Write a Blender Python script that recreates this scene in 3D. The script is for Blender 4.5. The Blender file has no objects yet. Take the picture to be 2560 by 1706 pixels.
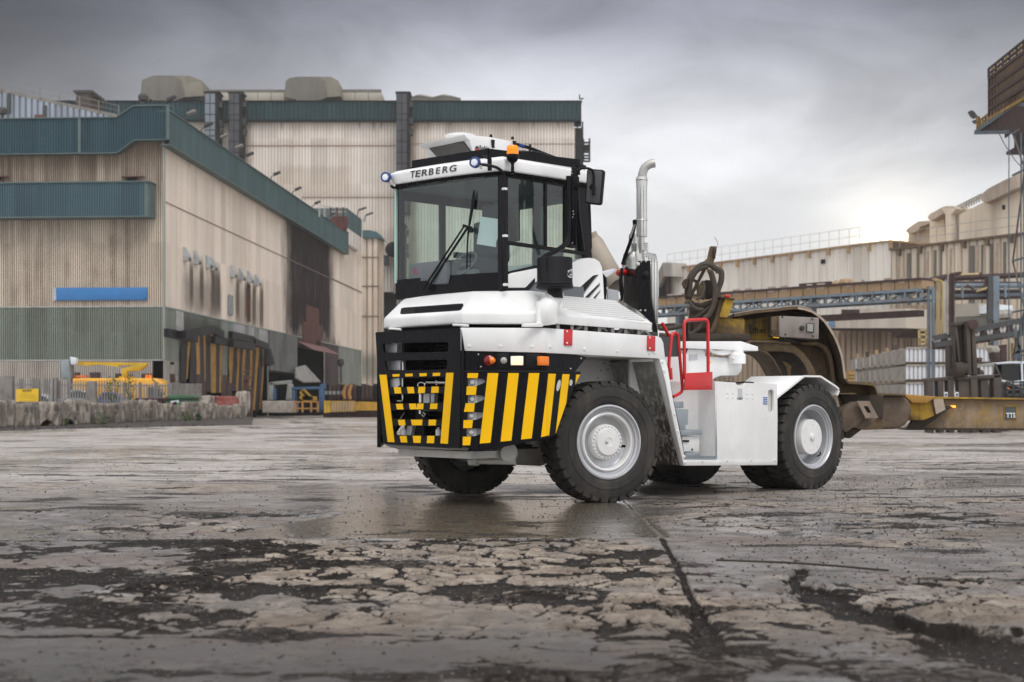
import bpy, bmesh, math, random
import numpy as np
from mathutils import Vector, Matrix
random.seed(7)
SC = bpy.context.scene
COL = SC.collection
R = math.radians

# ------------------------------------------------------------------ camera
CAMH = 1.12
cam_d = bpy.data.cameras.new("camera")
cam = bpy.data.objects.new("camera", cam_d)
COL.objects.link(cam)
cam.location = (0, 0, CAMH)
cam.rotation_euler = (R(90), 0, 0)
cam_d.sensor_width = 36
cam_d.lens = 3550 / 2560 * 36
cam_d.shift_y = (1012 - 853) / 2560
cam_d.clip_start = 0.1
cam_d.clip_end = 6000
cam_d.dof.use_dof = True
cam_d.dof.focus_distance = 16.3
cam_d.dof.aperture_fstop = 2.4
SC.camera = cam

# ------------------------------------------------------------------ world: overcast sky over a physical sky
SUN_AZ, SUN_EL = R(14.9), R(6.35)
w = bpy.data.worlds.new("World")
SC.world = w
w.use_nodes = True
nt = w.node_tree
nt.nodes.clear()


class G:
 """short-hand for building node graphs"""

 def __init__(s, tree):
  s.t = tree

 def n(s, typ, **kw):
  nd = s.t.nodes.new(typ)
  for k, v in kw.items():
   setattr(nd, k, v)
  return nd

 def link(s, a, b):
  s.t.links.new(a, b)

 def put(s, sock, v):
  if hasattr(v, "is_output"):
   s.t.links.new(v, sock)
  elif v is not None:
   if sock.type == "RGBA" and not isinstance(v, (int, float)) and len(v) == 3:
    v = (*v, 1)
   if sock.type == "RGBA" and isinstance(v, (int, float)):
    v = (v, v, v, 1)
   sock.default_value = v

 def m(s, op, a, b=0.0, c=0.0, clamp=False):
  nd = s.n("ShaderNodeMath", operation=op, use_clamp=clamp)
  s.put(nd.inputs[0], a)
  s.put(nd.inputs[1], b)
  s.put(nd.inputs[2], c)
  return nd.outputs[0]

 def vm(s, op, a, b=(0, 0, 0)):
  nd = s.n("ShaderNodeVectorMath", operation=op)
  s.put(nd.inputs[0], a)
  s.put(nd.inputs[1], b)
  return nd.outputs["Value"] if op in ("DOT_PRODUCT", "LENGTH") else nd.outputs[0]

 def mr(s, v, a, b, c=0.0, d=1.0, smooth=True):
  nd = s.n("ShaderNodeMapRange", interpolation_type="SMOOTHSTEP" if smooth else "LINEAR")
  s.put(nd.inputs[0], v)
  for i, x in enumerate((a, b, c, d)):
   s.put(nd.inputs[i + 1], x)
  return nd.outputs[0]

 def mix(s, f, a, b, blend="MIX"):
  nd = s.n("ShaderNodeMix", data_type="RGBA", blend_type=blend)
  s.put(nd.inputs[0], f)
  s.put(nd.inputs[6], a)
  s.put(nd.inputs[7], b)
  return nd.outputs[2]

 def noise(s, vec, scale=1, detail=4, rough=0.55, dist=0.0):
  nd = s.n("ShaderNodeTexNoise")
  if vec is not None:
   s.put(nd.inputs["Vector"], vec)
  nd.inputs["Scale"].default_value = scale
  nd.inputs["Detail"].default_value = detail
  nd.inputs["Roughness"].default_value = rough
  nd.inputs["Distortion"].default_value = dist
  return nd.outputs["Fac"]

 def scale(s, vec, sc):
  return s.vm("MULTIPLY", vec, sc)

 def sep(s, vec):
  nd = s.n("ShaderNodeSeparateXYZ")
  s.put(nd.inputs[0], vec)
  return nd.outputs

 def comb(s, x, y, z):
  nd = s.n("ShaderNodeCombineXYZ")
  s.put(nd.inputs[0], x)
  s.put(nd.inputs[1], y)
  s.put(nd.inputs[2], z)
  return nd.outputs[0]

 def ramp(s, f, stops):
  nd = s.n("ShaderNodeValToRGB")
  cr = nd.color_ramp
  while len(cr.elements) < len(stops):
   cr.elements.new(0.5)
  for e, (p, c) in zip(cr.elements, stops):
   e.position = p
   e.color = (*c, 1) if len(c) == 3 else c
  s.put(nd.inputs[0], f)
  return nd.outputs[0]


g = G(nt)
tc = g.n("ShaderNodeTexCoord")
dirv = g.vm("NORMALIZE", tc.outputs["Generated"])
dx, dy, dz = g.sep(dirv)
zz = g.m("MAXIMUM", dz, 0.0)
# cloud layer, seen in perspective
den = g.m("ADD", zz, 0.10)
cv = g.comb(g.m("DIVIDE", dx, den), g.m("DIVIDE", dy, den), 0.0)
nA = g.noise(g.vm("ADD", g.scale(dirv, (5.2, 5.2, 11.0)), (3.1, 1.7, 0.4)), 1.0, 7, 0.55, 0.5)
nB = g.noise(g.scale(dirv, (2.2, 2.2, 4.0)), 1.0, 3, 0.5, 0.3)
zn = g.m("ADD", zz, g.m("MULTIPLY", g.m("SUBTRACT", nB, 0.5), 0.055))
base = g.ramp(zn, [
 (0.0, (0.95, 0.955, 0.96)), (0.10, (0.93, 0.935, 0.95)), (0.143, (0.97, 0.975, 0.99)), (0.188, (0.85, 0.86, 0.90)),
 (0.223, (0.62, 0.63, 0.69)), (0.262, (0.33, 0.34, 0.40)), (0.31, (0.19, 0.20, 0.245)), (0.42, (0.50, 0.52, 0.57)), (0.62, (1.10, 1.12, 1.17)),
 (1.0, (1.45, 1.48, 1.53))])
base = g.mix(g.mr(dy, 0.35, -0.35), base, (1.10, 1.11, 1.15))
az = g.m("ARCTAN2", dx, dy)
low = g.mr(zz, 0.45, 0.25, 0.0, 1.0)
leftd = g.mr(az, -0.40, 0.0, 0.20, 1.0)
front = g.mr(dy, 0.0, 0.5)
lf = g.m("SUBTRACT", 1.0, g.m("MULTIPLY", g.m("MULTIPLY", g.m("SUBTRACT", 1.0, leftd), low), front))
rd = g.mr(az, 0.37, 0.18, 0.50, 1.0)
rf = g.m("SUBTRACT", 1.0, g.m("MULTIPLY", g.m("MULTIPLY", g.m("SUBTRACT", 1.0, rd), g.mr(zz, 0.1, 0.2)), front))
cl = g.mr(nA, 0.30, 0.72, g.mr(zz, 0.10, 0.19, 0.97, 0.74), g.mr(zz, 0.10, 0.19, 1.03, 1.30))
mul = g.m("MULTIPLY", g.m("MULTIPLY", lf, rf), cl)
base = g.mix(g.mr(dy, 0.35, -0.35), base, (1.15, 1.16, 1.20))
sky_c = g.mix(1.0, base, g.comb(mul, mul, mul), "MULTIPLY")
S = (math.sin(SUN_AZ) * math.cos(SUN_EL), math.cos(SUN_AZ) * math.cos(SUN_EL), math.sin(SUN_EL))
dt = g.m("MAXIMUM", g.vm("DOT_PRODUCT", dirv, S), 0.0)
gl1 = g.m("MULTIPLY", g.m("POWER", dt, 1100.0), 0.30)
gl2 = g.m("MULTIPLY", g.m("POWER", dt, 12000.0), 6.0)
gl = g.m("ADD", gl1, gl2)
sky_c = g.mix(1.0, sky_c, g.comb(gl, g.m("MULTIPLY", gl, 0.84), g.m("MULTIPLY", gl, 0.55)), "ADD")
ns = g.n("ShaderNodeTexSky", sky_type="NISHITA")
ns.sun_disc = False
ns.sun_elevation = R(57)
ns.sun_rotation = R(164)
bg1 = g.n("ShaderNodeBackground")
g.put(bg1.inputs[0], ns.outputs[0])
bg1.inputs[1].default_value = 0.08
bg2 = g.n("ShaderNodeBackground")
g.put(bg2.inputs[0], sky_c)
bg2.inputs[1].default_value = 1.0
mx = g.n("ShaderNodeMixShader")
mx.inputs[0].default_value = 0.94
g.link(bg1.outputs[0], mx.inputs[1])
g.link(bg2.outputs[0], mx.inputs[2])
wo = g.n("ShaderNodeOutputWorld")
g.link(mx.outputs[0], wo.inputs[0])
try:
 w.cycles.sampling_method = "MANUAL"
 w.cycles.sample_map_resolution = 512
except Exception:
 pass

# ------------------------------------------------------------------ one soft sun through the overcast
sd = bpy.data.lights.new("sun", "SUN")
sun = bpy.data.objects.new("sun", sd)
COL.objects.link(sun)
sd.energy = 1.4
sd.angle = R(24)
sd.color = (1.0, 0.965, 0.92)
# light comes from behind the camera, high and a little from the right
sun.rotation_euler = (R(33), 0, R(16))

SC.view_settings.view_transform = "Standard"
SC.view_settings.look = "None"
SC.view_settings.exposure = 0.0
SC.view_settings.gamma = 1.0
SC.view_settings.use_curve_mapping = False
SC.cycles.use_denoising = True
SC.cycles.max_bounces = 8
SC.cycles.transparent_max_bounces = 12
SC.cycles.caustics_reflective = False
SC.cycles.caustics_refractive = False
SC.cycles.sample_clamp_indirect = 6

# ------------------------------------------------------------------ measuring: picture sight lines met with planes of the real layout
ZT = {"1": (920, 300, .29331), "2": (920, 700, .35714), "3": (1360, 380, .33170), "4": (1300, 820, .29337),
  "5": (1640, 700, .34440), "6": (2000, 500, .38277), "A1": (0, 160, .28058), "A2": (0, 560, .34446),
  "A3": (400, 200, .31888), "A4": (400, 600, .31888), "A5": (1000, 180, .23800), "A6": (2100, 60, .36977),
  "B1": (1540, 560, .22959), "B2": (1800, 740, .25510), "B3": (2300, 760, .21684), "B4": (0, 900, .19549),
  "B5": (2380, 60, .22959), "F": (0, 0, 1.0)}


def sight(t, x, y):
 a, b, s = ZT[t]
 return Vector(((a + x * s - 1280) / 3550, 1.0, (1012 - (b + y * s)) / 3550))


class Frame:
 """a thing's own axes: origin on the ground and a heading"""

 def __init__(s, ox, oy, ang, oz=0.0):
  s.o = Vector((ox, oy, oz))
  s.a = ang
  s.m = Matrix.Rotation(ang, 3, "Z")
  s.mi = s.m.transposed()

 def loc(s, wpt):
  return s.mi @ (Vector(wpt) - s.o)

 def dirl(s, v):
  return s.mi @ Vector(v)

 def hit(s, t, x, y, p0, n):
  c = s.loc((0, 0, CAMH))
  d = s.mi @ sight(t, x, y)
  n = Vector(n)
  return c + d * ((Vector(p0) - c).dot(n) / d.dot(n))

 def X(s, t, x, y, v=0.0):
  return s.hit(t, x, y, (v, 0, 0), (1, 0, 0))

 def Y(s, t, x, y, v=0.0):
  return s.hit(t, x, y, (0, v, 0), (0, 1, 0))

 def Zp(s, t, x, y, v):
  return s.hit(t, x, y, (0, 0, v), (0, 0, 1))

 def D(s, t, x, y, depth):
  return s.loc(Vector((0, 0, CAMH)) + sight(t, x, y) * depth)

 def root(s, name, label, cat, group=None):
  o = bpy.data.objects.new(name, None)
  COL.objects.link(o)
  o.location = s.o
  o.rotation_euler = (0, 0, s.a)
  o.empty_display_size = 0.3
  tag(o, label, cat, group)
  return o


def tag(o, label=None, cat=None, group=None, kind=None):
 if label:
  o["label"] = label
 if cat:
  o["category"] = cat
 if group:
  o["group"] = group
 if kind:
  o["kind"] = kind
 return o


# ------------------------------------------------------------------ mesh helpers
class MB:
 def __init__(s):
  s.v = []
  s.f = []

 def add(s, vs, fs, M=None):
  k = len(s.v)
  if M is not None:
   vs = [M @ Vector(p) for p in vs]
  s.v += [tuple(p) for p in vs]
  s.f += [tuple(i + k for i in f) for f in fs]
  return s

 def box(s, a, b, M=None):
  (x0, y0, z0), (x1, y1, z1) = a, b
  vs = [(x0, y0, z0), (x1, y0, z0), (x1, y1, z0), (x0, y1, z0), (x0, y0, z1), (x1, y0, z1), (x1, y1, z1), (x0, y1, z1)]
  return s.add(vs, [(0, 3, 2, 1), (4, 5, 6, 7), (0, 1, 5, 4), (1, 2, 6, 5), (2, 3, 7, 6), (3, 0, 4, 7)], M)

 def cbox(s, c, d, M=None):
  return s.box([c[i] - d[i] / 2 for i in range(3)], [c[i] + d[i] / 2 for i in range(3)], M)

 def slab(s, pts, vec):
  """flat outline pts pushed along vec into a solid"""
  n = len(pts)
  vec = Vector(vec)
  vs = [Vector(p) for p in pts] + [Vector(p) + vec for p in pts]
  fs = [tuple(range(n))[::-1], tuple(range(n, 2 * n))] + [(i, (i + 1) % n, n + (i + 1) % n, n + i) for i in range(n)]
  return s.add(vs, fs)

 def loft(s, rings, cap=True):
  n = len(rings[0])
  vs = [p for r in rings for p in r]
  fs = []
  for k in range(len(rings) - 1):
   for i in range(n):
    j = (i + 1) % n
    fs.append((k * n + i, k * n + j, (k + 1) * n + j, (k + 1) * n + i))
  if cap:
   fs.append(tuple(range(n))[::-1])
   fs.append(tuple(range((len(rings) - 1) * n, len(rings) * n)))
  return s.add(vs, fs)

 def tube(s, pts, r, n=10, curve=True, rr=None):
  pts = [Vector(p) for p in pts]
  if curve and len(pts) > 2:
   out = []
   q = [pts[0] * 2 - pts[1]] + pts + [pts[-1] * 2 - pts[-2]]
   for i in range(1, len(q) - 2):
    for k in range(5):
     t = k / 5
     out.append(0.5 * ((2 * q[i]) + (q[i + 1] - q[i - 1]) * t + (2 * q[i - 1] - 5 * q[i] + 4 * q[i + 1] - q[i + 2]) * t * t
          + (3 * q[i] - q[i - 1] - 3 * q[i + 1] + q[i + 2]) * t ** 3))
   out.append(pts[-1])
   pts = out
  rings = []
  d0 = (pts[1] - pts[0]).normalized()
  ref = Vector((0, 0, 1)) if abs(d0.z) < 0.9 else Vector((1, 0, 0))
  e1 = d0.cross(ref).normalized()
  for i, p in enumerate(pts):
   if i == 0:
    d = d0
   elif i == len(pts) - 1:
    d = (pts[i] - pts[i - 1]).normalized()
   else:
    d = (pts[i + 1] - pts[i - 1]).normalized()
   e1 = (e1 - d * e1.dot(d)).normalized()
   e2 = d.cross(e1)
   ri = r if rr is None else rr[min(i, len(rr) - 1)]
   rings.append([p + e1 * (ri * math.cos(6.28318 * k / n)) + e2 * (ri * math.sin(6.28318 * k / n)) for k in range(n)])
  return s.loft(rings)

 def bar(s, a, b, wdt, dep=None, up=(0, 0, 1)):
  """square bar from a to b"""
  a, b = Vector(a), Vector(b)
  dep = dep or wdt
  d = (b - a).normalized()
  up = Vector(up)
  if abs(d.dot(up)) > 0.95:
   up = Vector((0, 1, 0))
  e1 = d.cross(up).normalized()
  e2 = e1.cross(d)
  rings = []
  for p in (a, b):
   rings.append([p + e1 * (sx * wdt / 2) + e2 * (sy * dep / 2) for sx, sy in ((-1, -1), (1, -1), (1, 1), (-1, 1))])
  return s.loft(rings)

 def lathe(s, prof, n=32, M=None, cap=True):
  """profile [(radius, height)] turned about local z"""
  rings = [[(r * math.cos(6.28318531 * k / n), r * math.sin(6.28318531 * k / n), h) for k in range(n)] for r, h in prof]
  vs = [p for rr in rings for p in rr]
  fs = []
  for k in range(len(rings) - 1):
   for i in range(n):
    j = (i + 1) % n
    fs.append((k * n + i, k * n + j, (k + 1) * n + j, (k + 1) * n + i))
  if cap:
   if prof[0][0] > 1e-6:
    fs.append(tuple(range(n))[::-1])
   if prof[-1][0] > 1e-6:
    fs.append(tuple(range((len(rings) - 1) * n, len(rings) * n)))
  return s.add(vs, fs, M)

 def build(s, name, mat=None, parent=None, bevel=0.0, ang=38, seg=2, recalc=True, attr=None):
  me = bpy.data.meshes.new(name)
  bm = bmesh.new()
  bv = [bm.verts.new(p) for p in s.v]
  for f in s.f:
   try:
    bm.faces.new([bv[i] for i in f])
   except ValueError:
    pass
  if bevel > 0:
   bmesh.ops.remove_doubles(bm, verts=bm.verts, dist=1e-5)
  if recalc:
   bmesh.ops.recalc_face_normals(bm, faces=bm.faces)
  if bevel > 0:
   es = [e for e in bm.edges if len(e.link_faces) == 2 and e.calc_face_angle(0) > R(25)]
   bmesh.ops.bevel(bm, geom=es, offset=bevel, segments=seg, affect="EDGES", profile=0.5, clamp_overlap=True)
  for f in bm.faces:
   f.smooth = True
  lim = R(ang)
  for e in bm.edges:
   e.smooth = not (len(e.link_faces) != 2 or e.calc_face_angle(0) > lim)
  bm.to_mesh(me)
  bm.free()
  o = bpy.data.objects.new(name, me)
  if mat:
   me.materials.append(mat)
  COL.objects.link(o)
  if parent:
   o.parent = parent
  return o


def dup(o, parent=None, loc=None, rot=None, name=None):
 c = o.copy()
 COL.objects.link(c)
 if parent is not None:
  c.parent = parent
 if loc is not None:
  c.location = loc
 if rot is not None:
  c.rotation_euler = rot
 for ch in list(o.children):
  dup(ch, c)
 return c


def obj_from_mesh(name, me, mat, parent):
 o = bpy.data.objects.new(name, me)
 if mat and not me.materials:
  me.materials.append(mat)
 COL.objects.link(o)
 if parent:
  o.parent = parent
 return o


def plate(name, outer, holes, th, o0, ex, ey, mat, parent):
 """flat plate with real holes; outer / holes are 2D points along ex, ey from o0; thickness th along ex x ey"""
 cu = bpy.data.curves.new("tmp", "CURVE")
 cu.dimensions = "2D"
 cu.fill_mode = "BOTH"
 cu.extrude = th / 2
 for poly in [outer] + holes:
  sp = cu.splines.new("POLY")
  sp.points.add(len(poly) - 1)
  for i, p in enumerate(poly):
   sp.points[i].co = (p[0], p[1], 0, 1)
  sp.use_cyclic_u = True
 ob = bpy.data.objects.new("tmp", cu)
 COL.objects.link(ob)
 dg = bpy.context.evaluated_depsgraph_get()
 me = bpy.data.meshes.new_from_object(ob.evaluated_get(dg))
 bpy.data.objects.remove(ob)
 bpy.data.curves.remove(cu)
 ex, ey = Vector(ex).normalized(), Vector(ey).normalized()
 en = ex.cross(ey)
 M = Matrix(((ex.x, ey.x, en.x, o0[0]), (ex.y, ey.y, en.y, o0[1]), (ex.z, ey.z, en.z, o0[2]), (0, 0, 0, 1)))
 me.transform(M)
 me.name = name
 me.materials.clear()
 return obj_from_mesh(name, me, mat, parent)


def lettering(name, body, p0, p1, up, height, th, mat, parent, weight=0.0, shear=0.0, fit=True):
 """raised letters from p0 to p1 (left to right as read), cap height given"""
 cu = bpy.data.curves.new("tmp", "FONT")
 cu.body = body
 cu.size = 1.0
 cu.extrude = 0.01
 cu.offset = weight
 cu.shear = shear
 ob = bpy.data.objects.new("tmp", cu)
 COL.objects.link(ob)
 dg = bpy.context.evaluated_depsgraph_get()
 me = bpy.data.meshes.new_from_object(ob.evaluated_get(dg))
 bpy.data.objects.remove(ob)
 xs = [v.co.x for v in me.vertices]
 ys = [v.co.y for v in me.vertices]
 p0, p1 = Vector(p0), Vector(p1)
 ex = (p1 - p0)
 L = ex.length
 ex.normalize()
 up = Vector(up)
 ey = (up - ex * up.dot(ex)).normalized()
 en = ex.cross(ey)
 sx = L / (max(xs) - min(xs))
 sy = height / (max(ys) - min(ys))
 x0, y0 = min(xs), min(ys)
 for v in me.vertices:
  c = v.co.copy()
  v.co = p0 + ex * ((c.x - x0) * sx) + ey * ((c.y - y0) * sy) + en * (th if c.z > 0 else 0)
 me.name = name
 me.materials.clear()
 return obj_from_mesh(name, me, mat, parent)


def rrect(x0, y0, x1, y1, r, n=5):
 out = []
 for cx, cy, a0 in ((x1 - r, y1 - r, 0), (x0 + r, y1 - r, 90), (x0 + r, y0 + r, 180), (x1 - r, y0 + r, 270)):
  for k in range(n + 1):
   a = R(a0 + 90 * k / n)
   out.append((cx + r * math.cos(a), cy + r * math.sin(a)))
 return out


def align(p, zdir):
 """matrix putting local z along zdir at p"""
 z = Vector(zdir).normalized()
 return Matrix.Translation(Vector(p)) @ z.to_track_quat("Z", "Y").to_matrix().to_4x4()


# ------------------------------------------------------------------ materials
def new_mat(name):
 m = bpy.data.materials.new(name)
 m.use_nodes = True
 t = m.node_tree
 t.nodes.clear()
 gg = G(t)
 out = gg.n("ShaderNodeOutputMaterial")
 p = gg.n("ShaderNodeBsdfPrincipled")
 gg.link(p.outputs[0], out.inputs[0])
 return m, gg, p, out


def paint(name, col, rough=0.4, metal=0.0, dirt=0.12, dcol=(0.09, 0.07, 0.055), scale=2.0, bump=0.02, coat=0.0, spec=0.5, bscale=60, low=None):
 """painted or plain surface with uneven tone and dirt; low=(z0,z1,amount): splash dirt gathers near the ground"""
 m, g, p, out = new_mat(name)
 tcn = g.n("ShaderNodeTexCoord")
 ob = tcn.outputs["Object"]
 n1 = g.noise(ob, scale, 6, 0.6, 0.3)
 n2 = g.noise(g.scale(ob, (1, 1, 0.18)), scale * 3.1, 5, 0.6)
 f = g.mr(g.m("ADD", g.m("MULTIPLY", n1, 0.55), g.m("MULTIPLY", n2, 0.45)), 0.42, 0.68, 0, dirt * 2)
 if low:
  z = g.sep(ob)[2]
  lz = g.m("MULTIPLY", g.mr(z, low[1], low[0], 0, low[2]), g.mr(g.noise(g.scale(ob, (1, 1, .45)), scale * 2.2, 8, 0.72), 0.34, 0.56, 0.05, 1))
  f = g.m("MAXIMUM", f, lz)
 c = g.mix(f, col, dcol)
 tone = g.mr(g.noise(ob, scale * 0.6, 3), 0.3, 0.7, 0.92, 1.06)
 c = g.mix(1.0, c, g.comb(tone, tone, tone), "MULTIPLY")
 g.put(p.inputs["Base Color"], c)
 g.put(p.inputs["Roughness"], g.m("ADD", rough, g.m("MULTIPLY", g.m("ADD", f, g.m("SUBTRACT", n2, 0.5)), 0.25), clamp=True))
 p.inputs["Metallic"].default_value = metal
 p.inputs["Coat Weight"].default_value = coat
 p.inputs["Coat Roughness"].default_value = 0.08
 p.inputs["Specular IOR Level"].default_value = spec
 if bump:
  b = g.n("ShaderNodeBump")
  b.inputs["Strength"].default_value = 0.35
  b.inputs["Distance"].default_value = bump * 0.1
  g.put(b.inputs["Height"], g.noise(ob, bscale, 4))
  g.link(b.outputs[0], p.inputs["Normal"])
 return m


def emit_mat(name, col, strength):
 m, g, p, out = new_mat(name)
 p.inputs["Base Color"].default_value = (*col, 1)
 p.inputs["Emission Color"].default_value = (*col, 1)
 p.inputs["Emission Strength"].default_value = strength
 p.inputs["Roughness"].default_value = 0.2
 return m


def glass_mat(name, tint=(0.86, 0.93, 0.90), rough=0.02, refl=1.0):
 m, g, p, out = new_mat(name)
 t = g.t
 t.nodes.remove(p)
 tr = g.n("ShaderNodeBsdfTransparent")
 tr.inputs[0].default_value = (*tint, 1)
 gl = g.n("ShaderNodeBsdfGlossy")
 gl.inputs["Roughness"].default_value = rough
 ge = g.n("ShaderNodeNewGeometry")
 cs_ = g.m("ABSOLUTE", g.vm("DOT_PRODUCT", ge.outputs["Incoming"], ge.outputs["Normal"]))
 fr = g.m("ADD", 0.04, g.m("MULTIPLY", 0.96, g.m("POWER", g.m("SUBTRACT", 1.0, cs_, clamp=True), 5.0)))
 mxn = g.n("ShaderNodeMixShader")
 g.put(mxn.inputs[0], g.m("MULTIPLY", fr, refl))
 g.link(tr.outputs[0], mxn.inputs[1])
 g.link(gl.outputs[0], mxn.inputs[2])
 g.link(mxn.outputs[0], out.inputs[0])
 return m


M = {}
M["white"] = paint("white paint", (0.83, 0.83, 0.82), 0.34, dirt=0.05, coat=0.3, dcol=(0.35, 0.32, 0.28), low=(0.5, 1.3, 0.14))
M["whitegrey"] = paint("grey primer", (0.60, 0.60, 0.57), 0.5, dirt=0.10, dcol=(0.12, 0.1, 0.085))
M["mud"] = paint("mud splashed grey", (0.55, 0.54, 0.50), 0.8, dirt=0.12, dcol=(0.075, 0.062, 0.05), scale=9, low=(0.8, 2.1, 1.0))
M["stepgrey"] = paint("step grey", (0.30, 0.34, 0.37), 0.55, dirt=0.15)
M["black"] = paint("black paint", (0.004, 0.004, 0.006), 0.28, dirt=0.02, dcol=(0.02, 0.018, 0.017), spec=0.14)
M["blackmat"] = paint("black plastic", (0.009, 0.009, 0.011), 0.5, dirt=0.03, dcol=(0.03, 0.027, 0.025), spec=0.18)
M["dark"] = paint("dark hollow metal", (0.007, 0.007, 0.008), 0.7, dirt=0.04, spec=.2)
M["darkgrey"] = paint("dark grey paint", (0.045, 0.047, 0.05), 0.5, dirt=0.1)
M["yellow"] = paint("hazard yellow", (0.98, 0.55, 0.0), 0.42, dirt=0.01, spec=0.2)
M["red"] = paint("red paint", (0.62, 0.012, 0.014), 0.35, dirt=0.05, coat=0.2)
M["amber"] = paint("amber plastic", (0.90, 0.22, 0.01), 0.2, dirt=0.0)
M["redlens"] = paint("red lens", (0.22, 0.006, 0.006), 0.15, dirt=0.0)
M["blue"] = paint("blue ring", (0.01, 0.05, 0.22), 0.35, dirt=0.02)
M["steel"] = paint("stainless steel", (0.62, 0.61, 0.58), 0.32, metal=0.85, dirt=0.12)
M["steeldull"] = paint("dull steel", (0.45, 0.44, 0.42), 0.5, metal=0.6, dirt=0.2)
M["rimgrey"] = paint("silver rim", (0.55, 0.56, 0.58), 0.35, metal=0.45, dirt=0.06)
M["rubber"] = paint("tyre rubber", (0.018, 0.017, 0.016), 0.72, dirt=0.36, dcol=(0.085, 0.072, 0.06), scale=3, bump=0.05)
M["cabin"] = paint("cabin lining", (0.14, 0.155, 0.17), 0.8, dirt=0.05)
M["seat"] = paint("seat cloth", (0.07, 0.08, 0.095), 0.9, dirt=0.05)
M["paper"] = paint("paper", (0.72, 0.76, 0.80), 0.8, dirt=0.02)
M["glass"] = glass_mat("cab glass", (0.76, 0.87, 0.83), refl=1.7)
M["glassdark"] = glass_mat("far glass", (0.10, 0.13, 0.13), 0.05)
M["lampwhite"] = emit_mat("lit headlamp", (1.0, 0.66, 0.40), 1.0)
M["lens"] = paint("work lamp lens", (0.85, 0.87, 0.92), 0.12, dirt=0.0, coat=1.0)

# ================================================================== GROUND
def _h(ix, iy, seed):
 n = (ix * 374761393 + iy * 668265263 + seed * 1442695041) & 0x7FFFFFFF
 n = ((n ^ (n >> 13)) * 1274126177) & 0x7FFFFFFF
 return ((n ^ (n >> 16)) & 0xFFFFFF) / float(0xFFFFFF)


def vno(x, y, seed=0):
 ix = np.floor(x).astype(np.int64)
 iy = np.floor(y).astype(np.int64)
 fx = x - ix
 fy = y - iy
 fx = fx * fx * (3 - 2 * fx)
 fy = fy * fy * (3 - 2 * fy)
 a = _h(ix, iy, seed)
 b = _h(ix + 1, iy, seed)
 c = _h(ix, iy + 1, seed)
 d = _h(ix + 1, iy + 1, seed)
 return (a * (1 - fx) + b * fx) * (1 - fy) + (c * (1 - fx) + d * fx) * fy


def fbm(x, y, seed=0, o=5, gain=0.55):
 s = 0
 a = 1
 t = 0
 for k in range(o):
  s = s + a * vno(x, y, seed + k * 17)
  t += a
  a *= gain
  x, y = x * 1.94 + 3.1 + y * 0.33, y * 1.94 - 1.7 - x * 0.33
 return s / t


def voro(x, y, seed=0):
 """distance to the nearest cell border, cell value"""
 ix = np.floor(x).astype(np.int64)
 iy = np.floor(y).astype(np.int64)
 f1 = np.full(x.shape, 9.0)
 f2 = np.full(x.shape, 9.0)
 cid = np.zeros(x.shape)
 for i in (-1, 0, 1):
  for j in (-1, 0, 1):
   cx, cy = ix + i, iy + j
   px = cx + 0.12 + 0.76 * _h(cx, cy, seed)
   py = cy + 0.12 + 0.76 * _h(cx, cy, seed + 5)
   d = np.sqrt((x - px) ** 2 + (y - py) ** 2)
   nw = d < f1
   f2 = np.where(nw, f1, np.minimum(f2, d))
   cid = np.where(nw, _h(cx, cy, seed + 9), cid)
   f1 = np.where(nw, d, f1)
 return f2 - f1, cid


def sst(x, a, b):
 t = np.clip((x - a) / (b - a), 0, 1)
 return t * t * (3 - 2 * t)


def seg_dist(x, y, pts):
 d = np.full(x.shape, 99.0)
 for (ax, ay), (bx, by) in zip(pts[:-1], pts[1:]):
  vx, vy = bx - ax, by - ay
  t = np.clip(((x - ax) * vx + (y - ay) * vy) / (vx * vx + vy * vy), 0, 1)
  d = np.minimum(d, np.hypot(x - ax - t * vx, y - ay - t * vy))
 return d


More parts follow.
